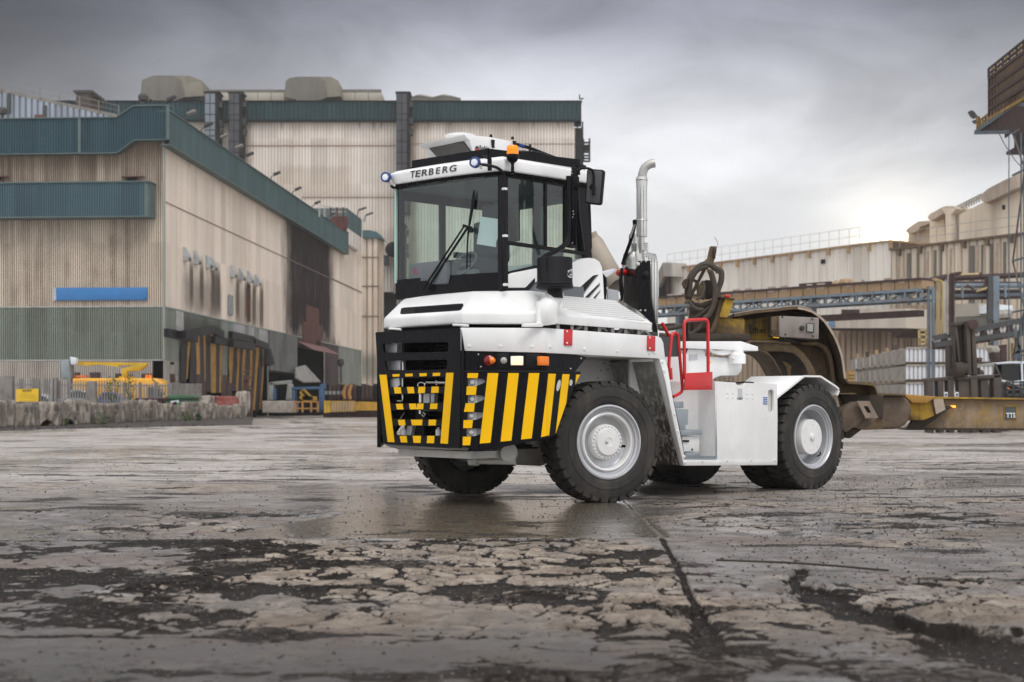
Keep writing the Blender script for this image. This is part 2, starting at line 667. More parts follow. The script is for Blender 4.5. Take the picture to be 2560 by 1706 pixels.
def ground_at(x, y):
 """height, pale dry scuffed concrete, black dirt with painted foreground darkening, wet film"""
 wx = (fbm(x * 1.3, y * 1.3, 31, 5) - 0.5)
 wy = (fbm(x * 1.3 + 9, y * 1.3, 57, 5) - 0.5)
 fx = (fbm(x * 7, y * 7, 131, 4) - 0.5)
 fy = (fbm(x * 7 + 9, y * 7, 157, 4) - 0.5)
 X = x + wx * 0.9 + fx * 0.07
 Y = y + wy * 0.9 + fy * 0.07
 e1, c1 = voro(X / 0.50, Y / 0.40, 3)
 e2, c2 = voro(X / 0.30 + 7, Y / 0.20, 11)
 e3, c3 = voro(X / 0.125 + 3, Y / 0.105, 21)
 big = fbm(x * 0.42 + 4, y * 0.42, 71, 4)
 mid = fbm(x * 1.4, y * 1.4, 87, 5)
 fin = fbm(x * 9, y * 9, 91, 4)
 # worn area in the front slab, between the two cross joints
 yj1 = 11.80 + wx * 0.10
 yj0 = 6.88 + (x + 1.5) * -0.04 + wx * 0.16
 inbay = sst(y, yj0 + 0.05, yj0 + 0.3) * sst(y, yj1, yj1 - 0.05)
 dam = inbay * sst(x, -3.0, -1.6) * sst(x, 1.3, 0.95)
 dam = np.maximum(dam, inbay * 0.62 * sst(x, 1.4, 1.9) * sst(x, 3.6, 2.9) * sst(y, 9.6, 8.8))
 dam = np.maximum(dam, inbay * 0.50 * sst(x, 0.9, 1.3) * sst(x, 2.3, 1.7) * sst(y, 9.6, 8.8))
 dam = np.maximum(dam, sst(y, 11.7, 12.6) * sst(y, 15.5, 13.8) * sst(x, -0.6 - (15 - y) * 0.35, -1.1 - (15 - y) * 0.35) * 0.75 * sst(x, -4.6, -3.2))
 dam = np.maximum(dam, 0.40 * sst(big, 0.55, 0.62))
 slabm = sst(y, 11.90, 11.95) * sst(y, 16.7 + wx, 16.5 + wx) * sst(x, -1.15 - (16.4 - y) * 0.33 - 0.05 + wy * .1, -1.15 - (16.4 - y) * 0.33 + 0.05 + wy * .1) * sst(x, 1.42, 1.3)
 dam = dam * (1 - slabm)
 n = dam * 0.50 + (mid - 0.5) * 0.85
 # cracks: width grows with damage; gaps filled with black dirt
 nz = fbm(x * 2.6 + 5, y * 2.6, 411, 5) - 0.5
 n = n + nz * 0.50 - 0.09
 wgap = np.clip(n - 0.22, 0, 1) * 0.80
 isl = sst(e1, wgap * 0.42 - .01, wgap * 0.42 + 0.10)
 hair = sst(e2, 0.05, 0.13)
 isl2 = np.where(n > 0.14, 1 - (1 - hair) * sst(n, 0.14, 0.36) * 0.9, 1.0)
 gone = sst(c1 * .6 + (mid - 0.5) * 1.0 - nz * 1.3 - n * 0.30, -0.20, -0.04)      # cells that broke away altogether
 isl2 = isl2 * (1 - (1 - sst(e3, 0.02, 0.10)) * 0.6 * sst(dam, .3, .6) * sst(nz, -.02, .12))
 top = isl * isl2 * np.where(dam > 0.3, gone, 1.0)
 top = 1 - (1 - top) * sst(y, 19, 15.5)
 top = np.where(dam < 0.05, 1 - (1 - top) * 0.25 * sst(mid, 0.5, 0.62), top)
 dome = np.clip(e1, 0, 0.6) * 0.045 * sst(dam, 0.1, 0.5)
 h = (top - 1) * (0.016 + 0.016 * sst(n, 0.3, 0.8)) + dome * top * 0.6
 nr_ = sst(y, 19, 15)
 h += (mid - 0.5) * (0.003 + 0.010 * nr_) + (fin - 0.5) * (0.001 + 0.005 * nr_ * (0.5 + dam)) + (big - 0.5) * 0.012
 dirt = (1 - top)
 dry = np.clip(dam * 1.3 - 0.35 + (mid - 0.5) * 2.6 + (big - .5) * 1.5, 0, 1) * top
 dry = np.maximum(dry, sst(mid * 0.5 + big * 0.5, 0.53, 0.60) * 0.55 * top)
 # straight saw-cut joints
 jl = seg_dist(x + wy * 0.03 + fx * 0.012, y, [(0.90, 6.45), (0.98, 7.4), (1.09, 9.0), (1.26, 11.8), (1.30, 16.5)])
 jw = np.where(y < 12, 0.022 + 0.05 * sst(y, 8.2, 6.5), 0.0035)
 jt = np.minimum(np.abs(y - yj0) * 1.0 + np.where(x > 1.8, (x - 1.8) * .1, 0), np.abs(y - yj1) * 1.5 + np.where((x < -1.6) | (x > 1.3), .05, 0))
 jtw = 0.012 + 0.05 * sst(mid, 0.50, 0.62) * (x > -9)
 jj = np.minimum(jl / jw, jt / jtw)
 jm = 1 - sst(jj + (fin - .5) * .8, 0.6, 1.5)
 h -= jm * 0.032
 dirt = np.maximum(dirt, jm)
 dry = dry * (1 - jm)
 # edges beside the joints are scuffed pale
 # washed-out channel on the right
 ch = seg_dist(x + wx * 0.45 + fx * 0.25, y + wy * 0.45 + fy * 0.25, [(1.95, 9.9), (1.93, 9.2), (1.80, 8.3), (1.84, 7.75), (2.02, 7.15), (2.22, 6.6), (2.5, 6.1), (3.0, 5.6)])
 cw = 0.08 + 0.20 * sst(y, 8.9, 7.4) + 0.16 * sst(y, 7.0, 6.2)
 cm = 1 - sst(ch / cw + (mid - .5) * .9 + nz * .8, 0.45, 1.10)
 near = 1 - sst(ch / cw, 1.0, 3.2)
 h = h * (1 - cm) - cm * (0.038 + 0.02 * fin + .02 * mid)
 h = h + np.where(y < 16, (fbm(x * 22, y * 22, 511, 3) - .5) * .012 * np.clip(dirt + cm, 0, 1), 0)
 dirt = np.maximum(dirt, cm)
 dry = np.maximum(dry, near * 0.8 * sst(x, 3.2, 2.3) * sst(mid + nz * .6, .36, .54)) * (1 - cm)
 rock = np.exp(-(((x - 2.42 - (7.4 - y) * 0.25) / 0.34) ** 2 + ((y - 7.35) / 0.36) ** 2) ** 1.6)
 rock = rock * (1 + fx * 0.6)
 h = h + rock * (0.055 + 0.03 * (fin - .5)) + np.where(rock > .2, .07 * cm, 0)
 dry = np.maximum(dry, sst(rock, 0.25, 0.5))
 dirt = dirt * (1 - sst(rock, 0.2, 0.45))
 far = sst(y, 60, 25)
 # wet film lies in the smooth parts
 lng = fbm(x * 0.30, y * 0.55, 201, 4)
 wet = sst(lng + (mid - 0.5) * 0.35, 0.47, 0.60) * (1 - dry)
 wet = np.maximum(wet, slabm * 0.95)
 dirt = np.maximum(dirt, 0.55 * sst(fbm(x * 0.9, y * 2.2, 301, 5), 0.57, 0.68) * far)
 front_shade_dirt = sst(y, 7.4, 5.6) * 0.50 + sst(x, -0.7, -2.2) * inbay * 0.72 * sst(mid, .40, .54)  # foreground darkening painted in, plus real black dirt at the left
 dirt = np.clip(dirt + front_shade_dirt * sst(fin * .5 + mid * .5, .40, .56), 0, 1)
 h = h * np.where(y > 45, 0.4, 1.0)
 flat = sst(np.hypot(x - 1.5, y - 16.6), 1.0, 3.0)               # keep level under the wheels
 h = h * (0.45 + 0.55 * flat)
 return h, np.clip(dry, 0, 1), np.clip(dirt, 0, 1), np.clip(wet, 0, 1), slabm


def make_ground():
 ys = [4.3]
 while ys[-1] < 60:
  ys.append(ys[-1] + 0.52 * ys[-1] ** 2 / 1590)
 while ys[-1] < 2500:
  ys.append(ys[-1] * 1.05)
 ys = [-60, -20, -5, 1, 3.2, 4.0] + ys
 ys = np.array(ys)
 NC = 1000
 t = np.linspace(-1, 1, NC)
 s = t * (0.62 + 0.38 * t * t)
 W = np.where(ys > 4, 0.52 * ys + 1.6, np.interp(ys, [-60, 4], [60, 3.7]))
 W = np.where(ys > 80, ys * 0.9 - 28, W)
 Xg = W[:, None] * s[None, :]
 Yg = np.repeat(ys[:, None], NC, 1)
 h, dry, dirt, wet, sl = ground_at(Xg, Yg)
 fade = np.clip((Yg - 3) / 1.5, 0, 1)
 h = h * fade
 nr = len(ys)
 co = np.stack([Xg, Yg, h], -1).reshape(-1, 3).astype(np.float32)
 idx = np.arange(nr * NC, dtype=np.int32).reshape(nr, NC)
 q = np.stack([idx[:-1, :-1], idx[:-1, 1:], idx[1:, 1:], idx[1:, :-1]], -1).reshape(-1, 4)
 me = bpy.data.meshes.new("ground")
 me.vertices.add(len(co))
 me.vertices.foreach_set("co", co.ravel())
 me.loops.add(q.size)
 me.loops.foreach_set("vertex_index", q.ravel())
 me.polygons.add(len(q))
 me.polygons.foreach_set("loop_start", np.arange(0, q.size, 4, dtype=np.int32))
 me.polygons.foreach_set("loop_total", np.full(len(q), 4, dtype=np.int32))
 me.polygons.foreach_set("use_smooth", np.ones(len(q), dtype=bool))
 me.update(calc_edges=True)
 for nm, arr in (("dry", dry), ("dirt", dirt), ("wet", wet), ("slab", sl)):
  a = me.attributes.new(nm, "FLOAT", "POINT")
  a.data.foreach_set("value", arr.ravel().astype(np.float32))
 m, g, p, out = new_mat("wet broken concrete")

 def at(nm):
  nd = g.n("ShaderNodeAttribute", attribute_name=nm)
  return nd.outputs["Fac"]
 tcn = g.n("ShaderNodeTexCoord")
 ob = tcn.outputs["Object"]
 nf = g.noise(ob, 26, 8, 0.68)
 nm_ = g.noise(ob, 3.2, 7, 0.65, 0.3)
 nl = g.noise(g.scale(ob, (0.5, 1.1, 1)), 0.9, 5, 0.6, 0.2)
 c = g.mix(g.mr(nm_, 0.35, 0.68), (0.105, 0.096, 0.091), (0.245, 0.225, 0.212))
 c = g.mix(g.mr(nl, 0.50, 0.66, 0, 0.55), c, (0.16, 0.10, 0.07))
 yy_ = g.sep(ob)[1]
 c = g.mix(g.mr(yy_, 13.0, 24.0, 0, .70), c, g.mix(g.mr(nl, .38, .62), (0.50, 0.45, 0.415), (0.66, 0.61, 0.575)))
 c = g.mix(g.m("MULTIPLY", g.mr(g.noise(g.scale(ob, (.35, 1.5, 1)), 1.0, 7, .7), .53, .64, 0, .75), g.mr(yy_, 14., 22.)), c, (.12, .085, .065))
 dryv = g.m("MULTIPLY", at("dry"), g.mr(nf, 0.28, 0.48, 0.35, 1.0))
 c = g.mix(dryv, c, g.mix(g.mr(nm_, 0.35, 0.65), (0.20, 0.158, 0.122), (0.38, 0.315, 0.25)))
 c = g.mix(g.m("MULTIPLY", at("slab"), 0.8), c, g.mix(nl, (0.095, 0.08, 0.058), (0.15, 0.12, 0.08)))
 stn = g.mr(g.noise(g.scale(ob, (1, 1.6, 1)), 5.5, 8, .75), .47, .62, 0, .72)
 c = g.mix(stn, c, g.mix(nf, (.06, .043, .032), (.15, .11, .08)))
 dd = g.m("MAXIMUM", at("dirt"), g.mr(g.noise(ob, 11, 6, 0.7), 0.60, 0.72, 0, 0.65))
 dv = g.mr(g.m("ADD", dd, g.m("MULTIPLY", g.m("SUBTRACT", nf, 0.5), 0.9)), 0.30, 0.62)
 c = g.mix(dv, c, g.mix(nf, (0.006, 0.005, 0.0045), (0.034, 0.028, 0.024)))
 # small dark specks of grit
 vt = g.n("ShaderNodeTexVoronoi", feature="F1")
 g.put(vt.inputs["Vector"], ob)
 vt.inputs["Scale"].default_value = 22
 spk = g.m("MULTIPLY", g.mr(vt.outputs["Distance"], 0.16, 0.24, 1, 0), g.mr(g.noise(ob, 2.0, 3), 0.45, 0.6))
 c = g.mix(g.m("MULTIPLY", spk, 0.85), c, (0.02, 0.017, 0.015))
 c = g.mix(g.m("MULTIPLY", g.mr(yy_, 8.6, 5.3), g.mr(nm_, .3, .6, .45, .92)), c, (.035, .028, .024))  # foreground darkening painted into the colour, stronger towards the camera
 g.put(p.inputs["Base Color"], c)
 wetv = g.m("MULTIPLY", at("wet"), g.m("SUBTRACT", 1.0, g.m("MULTIPLY", dv, 0.96)))
 wetv = g.m("MULTIPLY", wetv, g.mr(nf, 0.32, 0.55, 0.5, 1.0))
 g.put(p.inputs["Roughness"], g.mr(wetv, 0.0, 1.0, 0.58, 0.16, smooth=False))
 g.put(p.inputs["Specular IOR Level"], g.m("MULTIPLY", g.m("SUBTRACT", 1.0, g.m("MULTIPLY", dv, .85)), g.mr(dryv, 0, 1, .55, .25)))
 g.put(p.inputs["Coat Weight"], g.m("MULTIPLY", wetv, .75))
 p.inputs["Coat Roughness"].default_value = .13
 b = g.n("ShaderNodeBump")
 b.inputs["Strength"].default_value = 0.75
 b.inputs["Distance"].default_value = 0.014
 nff = g.m("ADD", nf, g.m("MULTIPLY", g.noise(ob, 75, 5, .7), .45))
 g.put(b.inputs["Height"], g.m("MULTIPLY", nff, g.m("SUBTRACT", 1.10, wetv)))
 g.link(b.outputs[0], p.inputs["Normal"])
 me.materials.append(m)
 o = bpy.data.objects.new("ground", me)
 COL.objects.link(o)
 tag(o, "wide yard of wet broken concrete with pale worn patches and black grit", kind="structure")
 return o


make_ground()


def rocks(name, items, mat, label, seed=1):
 """loose lumps as one uncountable mass; items = (x, y, size)"""
 rng = np.random.default_rng(seed)
 ico = [(0, 0, 1), (0.9, 0, .1), (0.3, .85, .15), (-.7, .5, .05), (-.75, -.5, .12), (.3, -.85, 0.05), (0, 0, -.35)]
 fc = [(0, 1, 2), (0, 2, 3), (0, 3, 4), (0, 4, 5), (0, 5, 1), (6, 2, 1), (6, 3, 2), (6, 4, 3), (6, 5, 4), (6, 1, 5)]
 it = np.array(items)
 n = len(it)
 hz = ground_at(it[:, 0], it[:, 1])[0]
 V = np.array(ico)[None] * rng.uniform(0.6, 1.25, (n, 7, 3))
 a = rng.uniform(0, 6.283, n)
 ca, sa = np.cos(a)[:, None], np.sin(a)[:, None]
 x = V[:, :, 0] * ca - V[:, :, 1] * sa
 y = V[:, :, 0] * sa + V[:, :, 1] * ca
 z = V[:, :, 2] * rng.uniform(0.4, 0.95, n)[:, None]
 s = it[:, 2][:, None]
 P = np.stack([x * s + it[:, 0][:, None], y * s + it[:, 1][:, None], z * s + hz[:, None] + s * 0.1], -1).reshape(-1, 3)
 F = (np.array(fc)[None] + (np.arange(n) * 7)[:, None, None]).reshape(-1, 3)
 me = bpy.data.meshes.new(name)
 me.from_pydata(P.tolist(), [], F.tolist())
 me.materials.append(mat)
 o = bpy.data.objects.new(name, me)
 COL.objects.link(o)
 tag(o, label, kind="stuff")
 return o


M["coal"] = paint("black grit", (0.022, 0.019, 0.018), 0.75, dirt=0.3, dcol=(0.10, 0.085, 0.07), scale=9, bump=0.03)
rng = np.random.default_rng(5)
it = []
for k in range(6500):
 y = 5.0 * (34 / 5.0) ** rng.random() ** 0.8
 x = rng.uniform(-1, 1) * (0.42 * y + 0.4)
 if x < 0.3 * y * (1 if rng.random() < 0.45 else -1) and rng.random() < 0.5:
  continue
 sz = 0.004 + 0.010 * rng.random() ** 4 + 0.0003 * y
 it.append((x, y, sz))
for k in range(2600):                      # richer swathe on the right and along the bottom
 y = rng.uniform(6.5, 22)
 x = rng.normal(0.26, 0.09) * y
 it.append((x, y, 0.004 + 0.009 * rng.random() ** 3 + 0.0003 * y))
for px, py, s in ((240, 1410, 0.028), (348, 1487, 0.026), (2010, 1489, 0.02), (1125, 1390, 0.0), (1775, 1480, 0.018), (950, 1455, 0.014), (1012, 1460, 0.012), (808, 1425, .012)):
 if s:
  Y = CAMH * 3550 / (py * 1.088 - 1012)
  it.append(((px * 1.088 - 1280) / 3550 * Y, Y, s))
rocks("grit", it, M["coal"], "black grit and coal lumps scattered over the concrete yard", 3)

# broken crumbs filling the worn-out hollows
xx = rng.uniform(-4.0, 4.2, 34000)
yy = 5.2 * (14.5 / 5.2) ** rng.random(34000)
gd = ground_at(xx, yy)[2]
sel = (gd > .45) & (np.abs(xx) < .42 * yy + .3)
xx, yy = xx[sel], yy[sel]
sz = .0035 + .011 * rng.random(len(xx)) ** 5 + .0003 * yy
M["crumb"] = paint("concrete crumb", (.13, .105, .085), 0.9, dirt=0.4, dcol=(0.03, 0.025, 0.02), scale=4, bump=0.03)
n3 = len(xx) // 3
rocks("crumbs", list(zip(xx[:n3 * 2], yy[:n3 * 2], sz[:n3 * 2])), M["coal"], "black grit and crumbs filling the hollows of the broken concrete", 6)
rocks("concrete_crumbs", list(zip(xx[n3 * 2:], yy[n3 * 2:], sz[n3 * 2:])), M["crumb"], "brownish concrete crumbs lying in the worn hollows", 8)
# the long thin rod lying on the yard
Fr0 = Frame(0, 0, 0)

# ================================================================== THE TRACTOR
TH = R(42.5)
V = Frame(-0.134, 14.985, TH)
vehicle = V.root("terminal_tractor", "white heavy yard tractor with black and yellow striped front bumper", "tractor")
WF = V.dirl((0, 1, 0))       # away from the viewer, in the tractor's axes
U = Vector((1, 0, 0))
VV = Vector((0, 1, 0))
ZZ = Vector((0, 0, 1))


def vs(t, x, y, v=0.0):
 return V.Y(t, x, y, v)


def vf(t, x, y, u=0.0):
 return V.X(t, x, y, u)


def vd(t, x, y, d):
 return V.D(t, x, y, d)


def P(name, mb, mat, parent=None, bevel=0.0, label=None, **k):
 o = mb.build(name, M[mat] if isinstance(mat, str) else mat, parent or vehicle, bevel=bevel, **k)
 if label:
  o["label"] = label
 return o


# ---- chassis and underbody
mb = MB()
mb.box((0.35, 0.95, 0.70), (7.0, 1.10, 1.05)).box((0.35, 1.70, 0.70), (7.0, 1.85, 1.05)).box((0.5, 0.95, 0.85), (0.7, 1.85, 1.0))
mb.box((3.2, 0.8, 0.7), (5.0, 1.95, 1.15)).box((1.0, 0.9, 1.0), (3.2, 1.9, 1.75))
mb.box((1.1, 1.05, 0.60), (3.1, 1.9, 0.80)).box((3.0, 0.45, 0.52), (5.1, 2.35, 0.9)).box((5.0, 0.95, 0.6), (6.6, 1.9, 1.0))  # wide underbody boxes added to block light beneath the tractor
P("chassis", mb, "darkgrey")
mb = MB()
Mx = align((1.78, 0.35, 0.66), (0, 1, 0))
mb.lathe([(0.09, 0), (0.12, 0.3), (0.12, 0.7), (0.28, 0.9), (0.28, 1.3), (0.12, 1.5), (0.12, 1.8), (0.09, 2.1)], 20, Mx)
P("front_axle", mb, "whitegrey")
mb = MB()
mb.lathe([(0.14, 0), (0.14, 0.6), (0.34, 0.85), (0.34, 1.15), (0.14, 1.4), (0.14, 2.2)], 20, align((5.72, 0.3, 0.69), (0, 1, 0)))
P("rear_axle", mb, "darkgrey")
for vv in (0.72, 1.98):
 mb = MB()
 for k in range(7):
  L = 0.85 - k * 0.10
  zc = 0.66 - k * 0.018
  mb.tube([(1.78 - L, vv, zc + 0.09 * (L / 0.85) ** 2), (1.78 - L * .5, vv, zc + .02), (1.78, vv, zc), (1.78 + L * .5, vv, zc + .02), (1.78 + L, vv, zc + 0.09 * (L / 0.85) ** 2)], 0.011, 6)
  mb.tube([(1.78 - L, vv + .07, zc + 0.09 * (L / 0.85) ** 2), (1.78 - L * .5, vv + .07, zc + .02), (1.78, vv + .07, zc), (1.78 + L * .5, vv + .07, zc + .02), (1.78 + L, vv + .07, zc + 0.09 * (L / 0.85) ** 2)], 0.011, 6)
 mb.box((1.66, vv - .05, .50), (1.9, vv + .12, .74))
 P("leaf_spring", mb, "whitegrey")
mb = MB()
mb.tube([vd("2", 715, 1268, 16.2), vd("2", 1030, 1275, 16.0)], 0.035, 10)
mb.tube([vd("2", 712, 1268, 16.2), vd("2", 770, 1270, 16.15)], 0.055, 10)
for xx in (860, 915, 950, 1000):
 mb.tube([vd("2", xx, 1270, 16.1), vd("2", xx, 1292, 16.1)], 0.018, 8)
P("tie_rod", mb, "whitegrey")
mb = MB()
c = vd("2", 955, 1210, 16.25)
mb.lathe([(0.05, -.02), (0.13, 0), (0.13, .16), (0.09, .2), (0.09, .3)], 18, align(c, (-0.5, -0.75, 0.0)))
P("gear_housing", mb, "whitegrey")
mb = MB()
mb.slab([vf("2", 118, 1158, .04), vf("2", 560, 1188, .04), vf("2", 700, 1192, .25), vf("2", 600, 1230, .5), vf("2", 480, 1228, .6), vf("2", 230, 1192, .3)], (0.03, 0, 0.03))
mb.box((0.25, 0.75, 0.52), (0.8, 2.05, 0.60))
P("undertray", mb, "whitegrey")

# ---- front bumper: slotted plate
def V2(t, x, y):
 p = vf(t, x, y, 0)
 return (p.y, p.z)


def rslot(t, x0, x1, x2, x3, y0, y1, n=4):
 """slot with rounded ends; top edge x0..x1 at y0, bottom edge x2..x3 at y1"""
 r = (y1 - y0) * 0.24
 out = []
 for (cx, cy, a0) in ((x1 - r, y0 + r, -90), (x3 - r, y1 - r, 0), (x2 + r, y1 - r, 90), (x0 + r, y0 + r, 180)):
  for k in range(n + 1):
   a = R(a0 + 90 * k / n)
   out.append((cx + r * math.cos(a), cy + r * math.sin(a)))
 return out


outer = [(52, 372), (60, 366), (400, 350), (636, 338), (648, 345), (648, 640), (642, 1178), (560, 1176), (112, 1150), (104, 1140), (84, 900)]
slots = [rslot("2", 102, 562, 108, 560, 440 + 0, 508), rslot("2", 116, 554, 124, 552, 562, 632), rslot("2", 134, 546, 140, 542, 685, 750),
   rslot("2", 148, 532, 156, 528, 798, 864), rslot("2", 163, 524, 172, 520, 912, 978), rslot("2", 177, 516, 186, 512, 1022, 1089)]
hl = []
for s_ in slots:
 cy = sum(q[1] for q in s_) / len(s_)
 hl.append([(x, y + (330 - x) * 0.02 * (-1 if cy > 900 else 1)) for x, y in s_])
bumper = plate("front_bumper", [V2("2", *q) for q in outer], [[V2("2", *q) for q in h] for h in hl], 0.030, (0.015, 0, 0), (0, 1, 0), (0, 0, 1), M["black"], vehicle)
# rounded top lip, pillars and corner
mb = MB()
a, b = vf("2", 54, 372, .03), vf("2", 645, 340, .03)
mb.slab([a, b, b + Vector((0, 0, -.03)), a + Vector((0, 0, -.03))], (0.22, 0, 0))
P("bumper_top", mb, "black", bevel=.01)
mb = MB()
mb.slab([V.X("2", 652, 338, 0), V.D("2", 672, 500, 15.42), V.D("2", 672, 1165, 15.42), V.X("2", 645, 1180, 0)], (0.05, 0.03, 0))
P("bumper_corner", mb, "black", bevel=.008)
mb = MB()
mb.slab([vf("2", 55, 374, .03), vf("2", 106, 1145, .03), vf("2", 112, 1145, .5), vf("2", 60, 390, .5)], (0, -0.02, 0))
P("bumper_side_wall", mb, "black")
# behind the slots
mb = MB()
mb.box((0.42, 0.75, 0.62), (0.46, 2.15, 1.95))
P("radiator", mb, "dark")
for k in range(26):
 pass
mb = MB()
for k in range(30):
 z = 0.72 + k * 0.04
 mb.slab([(0.36, 0.80, z), (0.36, 1.75, z), (0.40, 1.75, z + .02), (0.40, .80, z + .02)], (0, 0, 0.004))
o = P("radiator_fin", mb, "black")
o["kind"] = "stuff"
mb = MB()
mb.slab([vf("2", 110, 446, .10), vf("2", 205, 452, .10), vf("2", 200, 508, .10), vf("2", 112, 508, .10)], (0.05, 0, 0))
mb.slab([vf("2", 118, 566, .10), vf("2", 226, 564, .10), vf("2", 226, 632, .10), vf("2", 126, 632, .10)], (0.08, 0, 0))
mb.slab([vf("2", 135, 684, .05), vf("2", 218, 684, .05), vf("2", 222, 735, .05), vf("2", 205, 752, .05), vf("2", 140, 750, .05)], (0.03, 0, 0))
mb.slab([vf("2", 388, 795, .15), vf("2", 430, 795, .15), vf("2", 430, 862, .15), vf("2", 388, 862, .15)], (0.05, 0, 0))
mb.slab([vf("2", 440, 795, .15), vf("2", 466, 795, .15), vf("2", 462, 862, .15), vf("2", 440, 862, .15)], (0.05, 0, 0))
mb.slab([vf("2", 272, 1022, .12), vf("2", 312, 1022, .12), vf("2", 300, 1088, .12), vf("2", 268, 1088, .12)], (0.05, 0, 0))
P("tow_bracket", mb, "rimgrey")
for cx, w_ in ((250, 52), (494, 44)):
 mb = MB()
 c0, c1 = vf("2", cx, 1090, .12), vf("2", cx, 1034, .12)
 hgt = (c1 - c0).length
 rr_ = w_ * .35714 / 3550 * 15.6 / 2
 mb.lathe([(rr_, 0), (rr_, hgt * .75), (rr_ * .5, hgt * .8), (rr_ * .45, hgt)], 16, Matrix.Translation(c0))
 P("bolt", mb, "white")
mb = MB()
mb.tube([vf("2", 408, 718, .05), vf("2", 478, 720, .05)], 0.012, 8)
mb.tube([vf("2", 478, 720, .05), vf("2", 545, 722, .05)], 0.016, 8)
mb.tube([vf("2", 478, 704, .05), vf("2", 480, 738, .05)], 0.008, 8)
P("tow_pin", mb, "steel")
mb = MB()
mb.tube([vf("2", 368, 798, .03), vf("2", 368, 860, .03)], 0.02, 10)
mb.tube([vf("2", 350, 745, .02), vf("2", 350, 728, .02), vf("2", 372, 718, .02), vf("2", 396, 728, .02), vf("2", 396, 745, .02)], 0.006, 6)
mb.tube([vf("2", 366, 912, .03), vf("2", 366, 938, .03)], 0.018, 10)
mb.tube([vf("2", 384, 930, .02), vf("2", 400, 940, .02), vf("2", 390, 956, .02), vf("2", 376, 945, .02)], 0.004, 6)
mb.tube([vf("2", 242, 682, .06), vf("2", 242, 748, .06)], 0.010, 8)
mb.tube([vf("2", 242, 798, .06), vf("2", 240, 845, .06), vf("2", 205, 848, .06)], 0.010, 8)
mb.tube([vf("2", 228, 566, .09), vf("2", 244, 575, .09), vf("2", 246, 632, .09)], 0.014, 8)
P("tow_pin", mb, "steel")
mb = MB()
pts = [vf("2", 385 + k * 5, 908 + (k % 2) * 8, .02) for k in range(28)]
mb.tube(pts, 0.006, 5, curve=False)
P("chain", mb, "steeldull")


# yellow stripes
def stripe(pts, how):
 mb = MB()
 pp = [how(*q) for q in pts]
 vec = (-0.005, 0, 0) if how is F0 else -WF * 0.006
 mb.slab(pp, vec)
 P("hazard_stripe", mb, "yellow")


F0 = lambda x, y: vf("2", x, y, -0.0005)
stripe([(82, 665), (130, 664), (186, 1137), (140, 1135)], F0)
stripe([(549, 651), (600, 650), (560, 1148), (509, 1145)], F0)
for q in ([(172, 661), (221, 659), (221, 677), (176, 679)], [(262, 658), (313, 656), (314, 675), (265, 677)], [(362, 655), (412, 653), (411, 674), (364, 676)],
   [(455, 652), (507, 650), (505, 672), (455, 674)],
   [(182, 752), (229, 751), (235, 795), (190, 796)], [(274, 750), (320, 750), (326, 794), (282, 795)], [(356, 749), (402, 748), (399, 793), (352, 794)], [(447, 748), (497, 747), (494, 791), (444, 792)],
   [(197, 868), (243, 867), (249, 907), (205, 908)], [(289, 867), (335, 866), (341, 906), (296, 907)], [(346, 866), (391, 866), (387, 906), (342, 907)], [(439, 866), (488, 865), (485, 904), (435, 905)],
   [(211, 980), (258, 979), (264, 1018), (219, 1019)], [(302, 979), (383, 979), (379, 1018), (310, 1019)], [(428, 979), (479, 979), (475, 1019), (425, 1019)],
   [(224, 1093), (270, 1092), (276, 1139), (232, 1138)], [(315, 1092), (372, 1092), (369, 1142), (321, 1141)], [(418, 1092), (467, 1092), (463, 1144), (413, 1143)]):
 stripe(q, F0)

# ---- angled side bumper with slots
ZC = 15.42


def W2(t, x, y, d=ZC):
 s_ = sight(t, x, y) * d
 return (s_.x, s_.z + CAMH)


def wplate(name, outer, holes, th, d, mat):
 """plate square to the line of sight axis (the real 42 degree corner panel)"""
 ex = V.dirl((1, 0, 0))
 o0 = V.loc((0, d + th / 2, 0))
 return plate(name, outer, holes, th, o0, ex, (0, 0, 1), mat, vehicle)


holes = []
for cy in (717, 835, 953, 1067):
 x0 = 704 + (cy < 800) * 2 - (cy > 1000) * 8
 sk = (1067 - cy) * 0.10
 hp = [(x0 + 8, cy - 26), (x0 + 60, cy - 28), (x0 + 105, cy - 24), (x0 + 124, cy - 6), (x0 + 120, cy - 2), (x0 + 95, cy + 12), (x0 + 60, cy + 26), (x0 + 10, cy + 30), (x0 - 2, cy + 20), (x0 - 2, cy - 16)]
 holes.append([W2("2", x - 6, y) for x, y in hp])
wplate("side_bumper", [W2("2", *q) for q in ((676, 640), (1249, 645), (1252, 1112), (782, 1200), (660, 1166), (668, 900))], holes, 0.03, ZC, M["black"])
ex_ = V.Y("2", 1249, 645, -0.012)
wing = [vs("2", 1249, 645, -0.01), vs("2", 1488, 652, -0.01), vs("2", 1448, 735, -0.01), vs("2", 1318, 1078, -0.01), vs("2", 1250, 1112, -0.01)]
mb = MB()
mb.slab(wing, (0, 0.03, 0))
P("side_bumper", mb, "black")
mb = MB()
a, b = V.D("2", 672, 634, ZC - .01), V.D("2", 1249, 636, ZC - .01)
mb.slab([a, b, b + ZZ * -.022, a + ZZ * -.022], WF * 0.2)
a, b = vs("2", 1249, 636, -0.02), vs("2", 1490, 642, -0.02)
mb.slab([a, b, b + ZZ * -.022, a + ZZ * -.022], (0, 0.2, 0))
P("side_bumper_lip", mb, "blackmat", bevel=.006)
FC = lambda x, y: V.D("2", x, y, ZC - 0.0005)
FS = lambda x, y: vs("2", x, y, -0.011)
